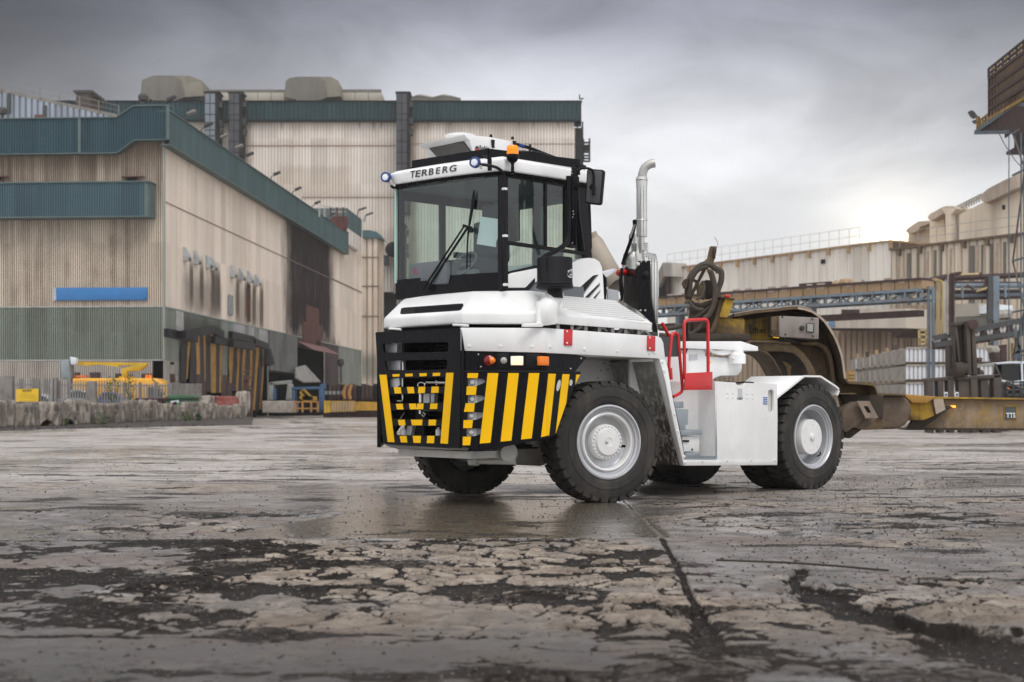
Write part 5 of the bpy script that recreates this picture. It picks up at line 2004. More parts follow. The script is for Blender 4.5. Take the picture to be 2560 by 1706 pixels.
# ---- wheels
def tyre_mesh(w_, D_=1.40, nlug=34, name="tyre"):
 """tyre about local y; outer face at y=0, inner at y=+w_"""
 ro = D_ / 2
 ri = .415
 mb = MB()
 prof = [(ri, .035), (ri + .03, .012), (ri + .06, .006), (ri + .10, 0.004), (ri + .105, -.002), (ri + .13, -.002), (ri + .135, .004), (ri + .17, .006), (ro - .075, .014), (ro - .05, .02), (ro - .028, .035), (ro - .028, w_ / 2),
   (ro - .028, w_ - .035), (ro - .05, w_ - .02), (ri + .10, w_ - .004), (ri + .03, w_ - .012), (ri, w_ - .035)]
 rings_n = 96
 Mr = Matrix.Rotation(-math.pi / 2, 4, "X")
 # lathe turns about z; map z->y
 mb.lathe([(r, h) for r, h in prof], rings_n, Mr, cap=False)
 step = 6.28318531 / nlug
 for side in (0, 1):
  for k in range(nlug):
   a = (k + .5 * side) * step
   # block outline in (angle, y, radius)
   hw = step * .36
   def pt(an, y, r):
    return (r * math.cos(an), y if side == 0 else w_ - y, r * math.sin(an))
   sk = step * .35
   mid_ = w_ * .52
   rb = ro - .035
   vs_ = []
   for (da, y, r, ) in ((-hw, .010, ro - .060), (hw, .010, ro - .060), (-hw, .014, ro - .012), (hw, .014, ro - .012),
         (-hw, .030, ro), (hw, .030, ro), (-hw + sk * .5, mid_ * .6, ro), (hw * .8 + sk * .5, mid_ * .6, ro), (-hw * .7 + sk, mid_, ro), (hw * .6 + sk, mid_, ro)):
    vs_.append(pt(a + da, y, r))
   base = []
   for (da, y) in ((-hw, .03), (hw, .03), (-hw + sk * .5, mid_ * .6), (hw * .8 + sk * .5, mid_ * .6), (-hw * .7 + sk, mid_), (hw * .6 + sk, mid_)):
    base.append(pt(a + da, y, rb))
   i0 = 10
   fs__ = [(0, 1, 3, 2), (2, 3, 5, 4), (4, 5, 7, 6), (6, 7, 9, 8),
     (8, 9, i0 + 5, i0 + 4),
     (0, 2, 4, i0), (4, 6, i0 + 2, i0), (6, 8, i0 + 4, i0 + 2),
     (1, i0 + 1, 5, 3), (5, i0 + 1, i0 + 3, 7), (7, i0 + 3, i0 + 5, 9)]
   mb.add(vs_ + base, fs__)
 return mb


def wheel(center, rz, w_, front_, flip=False, name="wheel"):
 """center = outer face centre in tractor axes; the wheel's face looks to local -y"""
 ri = .415
 Mr = Matrix.Rotation(-math.pi / 2, 4, "X")
 mb = MB()
 if front_:
  prof = [(ri + .015, .022), (ri + .012, .008), (ri - .004, .004), (ri - .012, .012), (ri - .016, .034), (ri - .040, .040), (ri - .046, .060), (ri - .066, .066), (ri - .074, .05), (ri - .088, .045), (ri - .096, .055), (ri - .10, .12), (ri - .13, .150), (ri - .24, .155)]
  mb.lathe(prof, 72, Mr, cap=False)
  rim = mb.build(name, M["rimgrey"], vehicle, ang=50)
  mb = MB()
  mb.lathe([(ri - .078, .046), (ri - .090, .036), (ri - .106, .042), (ri - .112, .060), (ri - .118, .15), (ri - .15, .175), (.02, .176)], 64, Mr, cap=False)
  mb.lathe([(.205, .17), (.205, .08), (.198, .062), (.165, .060), (.160, .055), (.156, .032), (.148, .024), (.05, .020), (.046, .026), (.0, .026)], 56, Mr)
  hub = mb.build("hub", M["white"], rim, ang=40)
  mb = MB()
  mb.lathe([(.018, .03), (.018, .012), (.008, .010), (.008, .004), (0, .004)], 14, Matrix.Translation((-.03, 0, 0.0)) @ Mr)
  mb.build("hub_plug", M["rimgrey"], rim)
  nb = 26
  mbb = MB()
  mbb.lathe([(.011, .062), (.011, .045), (.006, .042), (0, .042)], 6, Matrix.Translation((.182, 0, 0)) @ Mr)
  b0 = mbb.build("wheel_bolt", M["white"], rim)
  for k in range(1, nb):
   dup(b0, rim, rot=(0, 6.28318 * k / nb, 0))
  mb = MB()
  mb.lathe([(.016, .12), (.016, .02), (0.012, .01)], 10, Matrix.Translation((.21, 0, -.05)) @ Mr)
  mb.build("valve", M["black"], rim)
 else:
  prof = [(ri + .015, .022), (ri + .012, .006), (ri - .004, .002), (ri - .014, .012), (ri - .018, .03), (ri - .030, .034), (ri - .034, .055), (ri - .050, .06), (ri - .055, .09), (ri - .065, .26), (ri - .10, .30), (ri - .2, .31), (.02, .32)]
  mb.lathe(prof, 72, Mr, cap=False)
  rim = mb.build(name, M["rimgrey"], vehicle, ang=50)
  mb = MB()
  mb.lathe([(.235, .32), (.235, .055), (.228, .045), (.05, .040), (.045, .02), (.03, .012), (0, .012)], 48, Mr)
  hub = mb.build("hub", M["white"], rim, ang=40)
  for k in range(6):
   a = 6.28318 * k / 6 + .3
   mb = MB()
   mb.lathe([(.009, .045), (.008, .036), (0, .035)], 8, Matrix.Translation((.17 * math.cos(a), 0, .17 * math.sin(a))) @ Mr)
   mb.build("wheel_bolt", M["white"], rim)
  mb = MB()
  mb.tube([(.10, .03, -.26), (.16, .02, -.235), (.2, .05, -.21)], .010, 6)
  mb.build("valve", M["black"], rim)
 ty = tyre_mesh(w_).build("tyre", M["rubber"], rim, ang=30)
 rim.location = center
 rim.rotation_euler = (0, 0, rz)
 return rim


CZ = .692
hubF = V.loc((0, 0, 0))
fc = V.Y("F", 1524.5, 1105, 0.05)
print("front wheel centre", fc, "rear", V.Y("F", 2037.8, 1092.6, 0.02))
wf = wheel(Vector((fc.x, .05, CZ)), R(-14.6), .40, True)
rc = V.Y("F", 2037.8, 1092.6, 0.0)
wr = wheel(Vector((rc.x, .01, CZ)), 0, .385, False)
# inner twin tyre and far side wheels
wr2 = dup(wr, vehicle, loc=(rc.x, .43, CZ), rot=(0, R(11), 0))
w4 = dup(wr, vehicle, loc=(rc.x, 2.79, CZ), rot=(0, 0, math.pi))
w5 = dup(wr, vehicle, loc=(rc.x, 2.37, CZ), rot=(0, R(7), math.pi))
w6 = dup(wf, vehicle, loc=(fc.x + .02, 2.70, CZ), rot=(0, 0, math.pi - R(14.6)))

# ================================================================== LEFT: STEELWORKS SHEDS
def sheet(name, p0, p1, zb, zt, mat, parent, pitch=.30, depth=.05, out=(0, -1), duty=.28, label=None):
 """profiled cladding from p0 to p1 (plan points), bottom and top heights as numbers or functions of distance"""
 p0, p1 = Vector(p0), Vector(p1)
 L = (p1 - p0).length
 d = (p1 - p0) / L
 o_ = Vector(out)
 n = max(1, int(round(L / pitch)))
 pt = L / n
 ss, of, gr = [], [], []
 for k in range(n):
  b = k * pt
  for f, oo, g_ in ((0, 0, 0), (1 - duty - .04, 0, 0), (1 - duty + .04, -depth, 1), (1 - .06, -depth, 1)):
   ss.append(b + f * pt)
   of.append(oo)
   gr.append(g_)
 ss.append(L)
 of.append(0)
 gr.append(0)
 fb = zb if callable(zb) else (lambda s: zb)
 ft = zt if callable(zt) else (lambda s: zt)
 V_, F_, A_ = [], [], []
 N = len(ss)
 for row in (0, 1):
  for s, o1, g_ in zip(ss, of, gr):
   p = p0 + d * s + o_ * o1
   V_.append((p.x, p.y, fb(s) if row == 0 else ft(s)))
   A_.append(g_)
 for i in range(N - 1):
  F_.append((i, i + 1, N + i + 1, N + i))
 me = bpy.data.meshes.new(name)
 me.from_pydata(V_, [], F_)
 a = me.attributes.new("groove", "FLOAT", "POINT")
 a.data.foreach_set("value", A_)
 me.materials.append(mat)
 o = bpy.data.objects.new(name, me)
 COL.objects.link(o)
 o.parent = parent
 if label:
  o["label"] = label
 return o


def clad(name, col, dcol=(0.10, 0.065, 0.04), groove=0.6, streak=0.5, rust=0.25, rough=0.6, ax=0, blot=None, top=None, sc=1.0, rcol=(0.17, 0.075, 0.03), panel=1.2):
 """weathered profiled sheet: groove shade and dirt are painted in, rust and soot run down in streaks (ax = the axis along the wall)"""
 m, g, p, out_ = new_mat(name)
 tc_ = g.n("ShaderNodeTexCoord")
 ob = tc_.outputs["Object"]
 ob_s = g.sep(ob)
 al = ob_s[ax]
 z = ob_s[2]
 v = g.comb(al, 0.0, g.m("MULTIPLY", z, 0.05))
 st = g.noise(g.scale(v, (1.1 * sc,) * 3), 1.0, 6, 0.7)
 st2 = g.noise(g.scale(v, (3.5 * sc,) * 3), 1.0, 4, 0.65)
 bl = g.noise(g.scale(g.comb(al, 0.0, z), (0.18 * sc,) * 3), 1.0, 5, 0.6)
 # each sheet has aged its own way
 cell = g.m("FLOOR", g.m("DIVIDE", al, panel))
 row = g.m("FLOOR", g.m("DIVIDE", z, 6.0))
 wn = g.n("ShaderNodeTexWhiteNoise", noise_dimensions="2D")
 g.put(wn.inputs["Vector"], g.comb(cell, row, 0.0))
 pv = g.mr(wn.outputs["Value"], 0, 1, .86, 1.10, smooth=False)
 base = g.mix(1.0, col, g.comb(pv, pv, pv), "MULTIPLY")
 c = g.mix(g.mr(g.m("ADD", g.m("MULTIPLY", st, .6), g.m("MULTIPLY", bl, .4)), 0.44, 0.66, 0, streak), base, dcol)
 c = g.mix(g.mr(g.m("ADD", g.m("MULTIPLY", st2, .5), g.m("MULTIPLY", bl, .5)), 0.56, 0.68, 0, rust), c, rcol)
 if top:
  z0, z1, amt = top
  f = g.m("MULTIPLY", g.mr(g.m("ADD", z, g.m("MULTIPLY", g.m("SUBTRACT", st, .5), (z1 - z0) * 1.6)), z0, z1), amt)
  c = g.mix(f, c, dcol)
 if blot:
  for (a0, a1, z0, z1, colb, amt, soft) in blot:
   wob = g.m("MULTIPLY", g.m("SUBTRACT", g.noise(g.comb(g.m("MULTIPLY", al, .55), 0.0, g.m("MULTIPLY", z, .14)), 1.0, 8, .75), .5), soft * 3.0)
   a_ = g.m("ADD", al, wob)
   f = g.m("MULTIPLY", g.mr(a_, a0 - soft, a0 + soft), g.mr(a_, a1 + soft, a1 - soft))
   f = g.m("MULTIPLY", f, g.m("MULTIPLY", g.mr(g.m("ADD", z, wob), z0 - .8, z0 + .8), g.mr(g.m("ADD", z, wob), z1 + .8, z1 - .8)))
   f = g.m("MULTIPLY", f, g.mr(st2, .28, .50, amt * .80, amt))
   c = g.mix(f, c, colb)
 at = g.n("ShaderNodeAttribute", attribute_name="groove")
 c = g.mix(g.m("MULTIPLY", at.outputs["Fac"], groove), c, dcol)  # crease shade put into the groove colour together with dirt
 g.put(p.inputs["Base Color"], c)
 p.inputs["Roughness"].default_value = .85
 p.inputs["Specular IOR Level"].default_value = .08
 return m


ANG_A = -math.atan(0.0634)
A = Frame(-0.2456 * 95, 95, ANG_A)
shed = A.root("foundry_shed", "cream and sage ribbed steel shed with dark teal parapet and a black soot mark", "shed")
AX, AY = (lambda t, x, y, v=0.0: A.X(t, x, y, v)), (lambda t, x, y, v=0.0: A.Y(t, x, y, v))
zg1 = AY("A2", 600, 602).z
zg0 = AY("A2", 600, 990).z
zf0 = AY("A1", 500, 795, -.6).z
zf1 = AY("A1", 500, 487, -.6).z
zfh0 = AY("A1", 1300, 672, -.6).z
zfh1 = AY("A1", 1300, 377, -.6).z
xk0, xk1 = AY("A1", 1040, 795, -.6).x, AY("A1", 1195, 672, -.6).x
print("shed heights", zg0, zg1, zf0, zf1, zfh0, zfh1, xk0, xk1)
cream = (0.66, 0.57, 0.465)
sage = (0.235, 0.275, 0.235)
teal = (0.040, 0.080, 0.097)
mA_f = clad("cream front cladding", cream, dcol=(.075, .046, .026), groove=.90, streak=.60, rust=.55, top=(zf0 - 5.5, zf0 + 1.0, .75), panel=1.0)
mA_g = clad("sage front cladding", sage, dcol=(.05, .045, .033), groove=.9, streak=.55, rust=.3)
mA_w = clad("pale plinth cladding", (0.52, 0.48, 0.43), dcol=(.085, .06, .042), groove=.85, streak=.45, rust=.45)
mT = clad("teal parapet", teal, dcol=(.016, .03, .036), groove=.7, streak=.35, rust=.03)
mTs = clad("teal side parapet", (0.085, .130, .135), dcol=(.035, .055, .055), groove=.15, streak=.4, rust=.05, ax=1)
XL = -19.0
sheet("wall_cladding", (XL, 0), (0, 0), zg1, lambda s: zfh0 + .4, mA_f, shed, .150, .06, (0, -1), .42)
sheet("wall_cladding", (XL, 0.0), (0, 0.0), zg0, zg1 - .0, mA_g, shed, .150, .06, (0, -1), .42)
sheet("wall_cladding", (XL, 0.0), (-.7, 0.0), 0, zg0, mA_w, shed, .150, .06, (0, -1), .42)
mb = MB()
for z in (zg0, zg1):
 mb.box((XL, -.03, z - .04), (0, -.005, z + .04))
mb.build("cladding_joint", M["steeldull"], shed)
# parapet in front, stepping up to the corner
fz0 = lambda s: zf0 if XL + s < xk0 else (zfh0 if XL + s > xk1 else zf0 + (zfh0 - zf0) * (XL + s - xk0) / (xk1 - xk0))
fz1 = lambda s: zf1 if XL + s < xk0 else (zfh1 if XL + s > xk1 else zf1 + (zfh1 - zf1) * (XL + s - xk0) / (xk1 - xk0))
sheet("parapet", (XL, -.6), (.6, -.6), fz0, fz1, mT, shed, .178, .05, (0, -1), .34)
mb = MB()
for a, b, za, zb_ in ((XL, xk0, zf0, zf0), (xk0, xk1, zf0, zfh0), (xk1, .6, zfh0, zfh0)):
 mb.slab([(a, -.62, za), (b, -.62, zb_), (b, -.02, zb_), (a, -.02, za)], (0, 0, -.06))
for a, b, za, zb_ in ((XL, xk0, zf1, zf1), (xk0, xk1, zf1, zfh1), (xk1, .6, zfh1, zfh1)):
 mb.slab([(a, -.70, za), (b, -.70, zb_), (b, .3, zb_), (a, .3, za)], (0, 0, .07))
for x in (AY("A1", 708, 600, -.6).x, .5):
 mb.box((x - .10, -.66, zf0 if x < xk0 else zfh0), (x + .10, -.60, zf1 if x < xk0 else zfh1))
M["tealtrim"] = paint("teal trim", (.08, .12, .12), .6, dirt=.15)
mb.build("parapet_trim", M["tealtrim"], shed)
yEnd = AX("A3", 1478, 1280, .6).y
zs0a, zs0b = AX("A1", 1440, 672, .6).z, AX("A3", 1470, 1362, .6).z
zs1a, zs1b = AX("A1", 1440, 377, .6).z, AX("A3", 1478, 1203, .6).z
print("side", yEnd, zs0a, zs0b, zs1a, zs1b)
sheet("parapet", (.6, -.6), (.6, yEnd), lambda s: zs0a + (zs0b - zs0a) * s / (yEnd + .6), lambda s: zs1a + (zs1b - zs1a) * s / (yEnd + .6), mTs, shed, .36, .03, (1, 0), .3)
mb = MB()
mb.slab([(.64, -.6, zs0a), (.64, yEnd, zs0b), (.0, yEnd, zs0b), (.0, -.6, zs0a)], (0, 0, -.08))
mb.slab([(.68, -.6, zs1a), (.68, yEnd, zs1b), (-.2, yEnd, zs1b), (-.2, -.6, zs1a)], (0, 0, .07))
mb.box((-.0, yEnd - .1, zs0b), (.62, yEnd + .02, zs1b))
mb.build("parapet_trim", M["tealtrim"], shed)
mb = MB()
mb.slab([(XL, 0, zf1 - .8), (.3, 0, zf1 - .8), (.3, yEnd + 8, zs1b - 1.0), (XL, yEnd + 8, zs1b - 1)], (0, 0, -.2))
mb.build("roof", M["steeldull"], shed)
# ---- side wall in sections, with the real openings left out
ya = lambda x, y=700, t="A4": AX(t, x, y).y
za = lambda x, y, t="A4": AX(t, x, y).z
yS0, yS1 = ya(1075), ya(1295)
soot = (.017, .012, .015)
brown = (.060, .042, .030)
blots = [(ya(985), ya(1352), za(1100, 760), zs0b + 3, soot, 1.0, 2.8),
   (ya(1010), ya(1400), za(1200, 1090), za(1200, 760), (.055, .045, .047), .9, 2.2)]
for cx, cy, wd in ((247, 165, 15), (327, 190, 15), (420, 222, 18), (455, 235, 18), (610, 292, 14), (678, 315, 14), (738, 335, 14), (796, 355, 14)):
 blots.append((ya(cx - wd), ya(cx + wd), za(cx, cy + 330), za(cx, cy), brown, .9, .25))
blots.append((ya(175), ya(480), za(300, 590), za(300, 300), (.10, .085, .07), .62, .9))
blots.append((ya(590), ya(815), za(700, 700), za(700, 420), (.12, .10, .08), .5, .9))
mA_s = clad("cream side cladding", (0.76, 0.665, 0.57), dcol=(.42, .32, .24), groove=.25, streak=.35, rust=.16, ax=1, blot=blots, top=(zs0a - 2.2, zs0a + .6, .35), panel=1.6, rcol=(.30, .19, .12))
blot2 = [(ya(175), ya(480), 0, za(300, 590), (.05, .05, .045), .8, .6), (ya(1290), ya(1350), 0, 30, soot, .8, 1.0)]
mA_sg = clad("sage side cladding", (0.245, 0.27, 0.235), dcol=(.12, .11, .09), groove=.3, streak=.35, rust=.1, ax=1, blot=blot2, panel=1.7)
zgs = zg1
yT = ya(1580)          # far end of the flat wall
sheet("wall_cladding", (0, 0), (0, yT), zgs, lambda s: zs1a - 1.0, mA_s, shed, .40, .03, (1, 0), .25)
yd1a, yd1b = ya(165, 900), ya(485, 900)
zd1 = za(300, 745)
yd2a, yd2b = ya(550, 900), ya(840, 900)
zd2 = za(700, 800)
yd3a, yd3b = ya(850, 1060), ya(1290, 950)
zd3 = za(1180, 860)


def wseg(y0, y1, z0, z1, mat):
 return sheet("wall_cladding", (0.0, y0), (0.0, y1), z0, z1, mat, shed, .40, .03, (1, 0), .25)


wseg(0, yd1a, zg0, zgs, mA_sg)
mA_sw = clad("pale side plinth", (0.42, 0.40, 0.37), dcol=(.14, .12, .10), groove=.3, streak=.4, rust=.1, ax=1)
wseg(0, yd1a, 0, zg0, mA_sw)
wseg(yd1a, yd1b, zd1, zgs, mA_sg)
wseg(yd1b, yd2a, 0, zgs, mA_sg)
wseg(yd2a, yd2b, zd2, zgs, mA_sg)
wseg(yd2b, ya(850, 900), 0, zgs, mA_sg)
mSoot = clad("sooty cladding", (.10, .078, .078), dcol=(.03, .024, .025), groove=.4, streak=.7, rust=.2, ax=1)
wseg(ya(850, 900), ya(1065, 800), za(960, 1045), zgs, mSoot)
wseg(ya(1065, 800), yd3b, zd3, zgs, mSoot)
wseg(yd3b, ya(1400), 0, zgs, mSoot)
wseg(ya(1400), yT, 0, zgs, mA_sg)
mb = MB()
mb.box((-14, 3, 0), (-13.8, yT, 12)).box((-14, yd3b + .5, 0), (-.2, yd3b + .7, 12)).box((-14, 3, 0), (-.2, 3.2, 12)).box((-14, yd1b + 1, 0), (-2.0, yd1b + 1.2, 12)).box((-14, yd2b + 2, 0), (-1.5, yd2b + 2.2, 12))
mb.build("inner_wall", M["dark"], shed)
mb = MB()
mb.box((-.02, -.05, zg0), (.07, .25, zfh0 + .3))
mb.box((-.04, .0, zgs - .05), (.035, yT, zgs + .05))
mb.build("corner_trim", clad("corner trim", (.36, .38, .34), groove=0, streak=.4, rust=.1), shed)
# seam running along the side wall
yl0, yl1 = AX("A1", 1465, 1225).y, AX("A4", 990, 140).y
mb = MB()
z_s = AX("A1", 1465, 1225).z
mb.box((0.0, 0, z_s - .05), (.03, yT, z_s + .02))
zs2 = AX("A4", 1560, 400).z
mb.box((0.0, ya(1350), zs2 - .05), (.03, yT, zs2 + .02))
mb.build("cladding_joint", paint("joint", (.22, .16, .12), .8), shed)
# coloured patches of replaced sheet
for (x0, x1, ycol, yl, col) in ((120, 180, 555, 765, (.46, .46, .44)), (545, 575, 648, 760, (.20, .26, .26)), (690, 735, 680, 780, (.40, .38, .38)), (770, 835, 705, 800, (.38, .37, .38)), (575, 660, 655, 770, (.42, .40, .41))):
 a, b = ya(x0, ycol), ya(x1, ycol)
 mb = MB()
 mb.box((.03, a, za(x0, yl)), (.05, b, zgs - .1))
 mb.build("wall_patch", paint("patch", col, .6, dirt=.3), shed)
mb = MB()
mb.slab([(.05, ya(852, 720), zgs), (.05, ya(1065, 760), zgs), (.05, ya(1065, 1045), za(1065, 1050)), (.05, ya(852, 1020), za(852, 1020))], (.10, 0, 0))
mP = clad("grey hoarding", (.17, .175, .165), dcol=(.05, .045, .04), groove=0, streak=.6, rust=.15, ax=1)
mb.build("hoarding_panel", mP, shed)
mb = MB()
mb.box((.02, ya(1115), za(1180, 860)), (.10, ya(1260), za(1180, 655)))
mb.box((.02, ya(1140), za(1180, 655)), (.10, ya(1240), za(1190, 525)))
M["rustred"] = paint("rust red sheet", (.10, .030, .022), .75, dirt=.35, dcol=(.03, .02, .018))
mb.build("loading_door", M["rustred"], shed)
mb = MB()
mb.box((.10, ya(1222), za(1235, 848)), (.12, ya(1248), za(1235, 795)))
mb.build("hatch", M["dark"], shed)
mb = MB()
for i in range(6):
 a, b = ya(1075 + i * 36, 860), ya(1075 + (i + 1) * 36, 860)
 mb.slab([(.08, a, zd3 + .5), (.08, b, zd3 + .5), (1.6, b, zd3 - .3), (1.6, a, zd3 - .3)], (0, 0, .05))
M["pinkrust"] = paint("faded red canopy", (.20, .10, .095), .7, dirt=.35, dcol=(.07, .04, .035))
mb.build("door_canopy", M["pinkrust"], shed)
mb = MB()
mb.slab([AX("A4", 1065, 1075, 1.0), AX("A4", 1065, 1000, .6), AX("A4", 1140, 980, .6), AX("A4", 1260, 1110, 1.0), AX("A4", 1130, 1112, 1.0)], (-.1, 0, -.1))
mb.build("chute", M["steeldull"], shed)
# canopy over the blue sign level
cx1 = AY("A1", 1330, 1200, -1.3).x
cz0, cz1 = AY("A1", 600, 1358, -1.3).z, AY("A1", 600, 1060, -1.3).z
mT2 = clad("teal canopy cladding", (.068, .115, .138), dcol=(.02, .035, .045), groove=.8, streak=.3, rust=.02)
sheet("canopy", (XL, -1.3), (cx1 - .35, -1.3), cz0, cz1, mT2, shed, .165, .05, (0, -1), .34)
mb = MB()
mb.box((XL, -1.34, cz0 - .08), (cx1, .0, cz0)).box((XL, -1.38, cz1), (cx1 + .05, .0, cz1 + .08))
mb.slab([(cx1 - .35, -1.3, cz0), (cx1 - .12, -1.24, cz0), (cx1 - .12, -1.24, cz1), (cx1 - .35, -1.3, cz1)], (0, .05, 0))
mb.slab([(cx1 - .12, -1.24, cz0), (cx1, -1.0, cz0), (cx1, -1.0, cz1), (cx1 - .12, -1.24, cz1)], (0, .05, 0))
mb.slab([(cx1, -1.0, cz0), (cx1, 0, cz0), (cx1, 0, cz1), (cx1, -1.0, cz1)], (-.05, 0, 0))
mb.build("canopy_trim", M["tealtrim"], shed)
for x0, x1, y0, y1 in ((1128, 1222, 1012, 1052), (-30, 12, 1010, 1050)):
 mb = MB()
 a, b = AY("A1", x0, y1, -.05), AY("A1", x1, y0, -.05)
 mb.box((a.x, -.03, a.z), (b.x, 0.1, b.z))
 wi = mb.build("window", M["dark"], shed)
 mb = MB()
 mb.box((b.x, -.10, a.z - .1), (b.x + .12, -.02, b.z + .05)).box((a.x - .3, -.25, b.z), (b.x + .5, -.02, b.z + .05))
 mb.build("window_frame", M["rustred"], wi)
# plank behind van, odd bits on the front wall
q = [AY("A2", x, y, -.10) for x, y in ((388, 460), (408, 460), (408, 556), (388, 556))]
bs = Frame(A.o.x, A.o.y, A.a)
sgn = A.root("blue_sign", "long plain blue signboard with grey end strip on the ribbed cream wall", "sign")
M["signblue"] = paint("sign blue", (.025, .165, .42), .45, dirt=.05)
mb = MB()
a, b = AY("A2", 408, 556, -.12), AY("A2", 1068, 461, -.12)
mb.box((a.x, -.14, a.z), (b.x, -.02, b.z))
mb.build("sign_board", M["signblue"], sgn, bevel=.02)
mb = MB()
a2 = AY("A2", 387, 556, -.12)
mb.box((a2.x, -.14, a.z), (a.x - .005, -.02, b.z))
mb.build("end_strip", paint("pale strip", (.42, .46, .52), .5), sgn)
# two small dark posters near door, plinth openings
for x0, x1, y0, y1 in ((1238, 1260, 1003, 1020), (1236, 1264, 1090, 1150), (1270, 1283, 1105, 1135)):
 mb = MB()
 p0_, p1_ = AX("A2", x0, y1, .03), AX("A2", x1, y0, .03)
 mb.box((.03, p0_.y, p0_.z), (.08, p1_.y, p1_.z))
 mb.build("notice_board", M["rustred"] if y1 == 1150 else M["steeldull"] if x0 == 1270 else M["dark"], shed)
# wall extractor cowls
M["cowlgrey"] = paint("cowl grey", (.42, .44, .45), .6, dirt=.25)
for i, (cx, cy) in enumerate(((245, 128), (325, 155), (416, 188), (452, 205), (607, 262), (673, 284), (736, 305), (794, 328))):
 p = AX("A4", cx, cy, .5)
 mb = MB()
 mb.slab([(0, p.y - .35, p.z + .62), (.08, p.y - .35, p.z + .62), (.40, p.y - .35, p.z - .10), (.40, p.y - .35, p.z - .34), (0, p.y - .35, p.z - .34)], (0, .7, 0))
 e = A.root("wall_cowl", ("grey extractor cowl, %s of the %s four above the striped curtains" % (("first", "second", "third", "last")[i % 4], ("near", "far")[i // 4])), "vent cowl", "extractor cowls on the shed side wall")
 mb.build("hood", M["cowlgrey"], e)
 mb = MB()
 for k in range(3):
  mb.box((.40, p.y - .3, p.z - .32 + k * .08), (.42, p.y + .3, p.z - .28 + k * .08))
 mb.build("louver", M["dark"], e)
mb = MB()
p0_, p1_ = AX("A4", 532, 585, .02), AX("A4", 566, 438, .02)
mb.box((.02, p0_.y, p0_.z), (.12, p1_.y, p1_.z))
mb.build("grey_panel", paint("small grey panel", (.24, .26, .27), .5, dirt=.2), shed)
mb = MB()
p0_, p1_ = AX("A4", 686, 640, .02), AX("A4", 704, 352, .02)
mb.box((.02, p0_.y, p0_.z), (.10, p1_.y, p1_.z))
mb.build("rust_strip", M["rustred"], shed)

# ---- door curtains of hanging strips
M["stripblack"] = paint("black curtain strip", (.020, .020, .024), .7, dirt=.2, dcol=(.07, .055, .045))
M["stripyellow"] = paint("ochre curtain strip", (.42, .22, .045), .7, dirt=.3, dcol=(.14, .08, .03))


def curtain(lab, strips, xoff, beams):
 e = A.root("strip_curtain", lab, "door curtain", "striped curtains in the shed doorways")
 for (x0, x1, y0, x2, x3, y1, c) in strips:
  a, b, c_, d_ = AX("A4", x0, y0, xoff), AX("A4", x1, y0 + 3, xoff), AX("A4", x3, y1, xoff), AX("A4", x2, y1, xoff)
  mb = MB()
  mid1, mid0 = (b + c_) / 2, (a + d_) / 2
  w_ = random.uniform(-.12, .12)
  mb.slab([a, b, mid1 + Vector((w_, 0, 0)), c_, d_, mid0 + Vector((w_, 0, 0))], (.05, 0, 0))
  mb.build("curtain_strip", M["stripyellow"] if c == "y" else M["stripblack"], e)
 for (x0, y0, x1, y1, th, xo) in beams:
  mb = MB()
  a, b = AX("A4", x0, y0, xo), AX("A4", x1, y1, xo)
  mb.bar(a, b, .35, .55)
  mb.build("beam", M["blackmat"], e)
 return e


curtain("black and ochre strip curtain hanging in the nearer shed doorway", [
 (165, 212, 785, 160, 200, 1120, "b"), (212, 234, 790, 197, 210, 1090, "y"), (234, 275, 790, 228, 280, 1120, "b"), (276, 305, 735, 278, 310, 1060, "y"),
 (305, 335, 725, 312, 345, 1120, "b"), (336, 356, 720, 335, 352, 1110, "y"), (358, 388, 715, 358, 395, 1190, "b"), (388, 412, 712, 397, 420, 1200, "y"), (412, 434, 770, 418, 434, 1200, "y"), (434, 463, 780, 432, 460, 1200, "b"), (463, 487, 750, 458, 472, 1198, "y")],
 .15, [(50, 728, 280, 775, 1, .7), (185, 742, 412, 705, 1, 1.2), (412, 705, 487, 745, 1, .9), (415, 782, 560, 808, 1, .8)])
curtain("black and ochre strip curtain hanging in the farther shed doorway", [
 (550, 578, 765, 546, 558, 1125, "y"), (578, 603, 775, 560, 590, 1185, "b"), (603, 627, 780, 590, 605, 1185, "y"), (627, 652, 785, 608, 640, 1190, "b"), (652, 672, 790, 640, 655, 1190, "y"),
 (672, 702, 790, 655, 690, 1190, "b"), (702, 724, 795, 690, 706, 1190, "y"), (724, 752, 790, 708, 722, 1330, "b"), (752, 776, 820, 720, 740, 1335, "y"), (776, 800, 830, 742, 768, 1340, "b"), (800, 822, 840, 768, 790, 1330, "y")],
 .2, [(552, 745, 730, 785, 1, .8), (560, 810, 738, 840, 1, 1.1), (735, 800, 840, 838, 1, .9)])
mb = MB()
mb.slab([AX("A4", x, y, .6) for x, y in ((815, 850), (845, 850), (880, 975), (838, 990), (818, 970))], (.2, .3, 0))
tag(mb.build("tarpaulin", M["blackmat"]), "torn black sheet hanging beside the farther striped doorway", "tarpaulin")
bpy.data.objects["tarpaulin"].parent = None
bpy.data.objects["tarpaulin"].matrix_world = Matrix.Translation(A.o) @ Matrix.Rotation(A.a, 4, "Z")

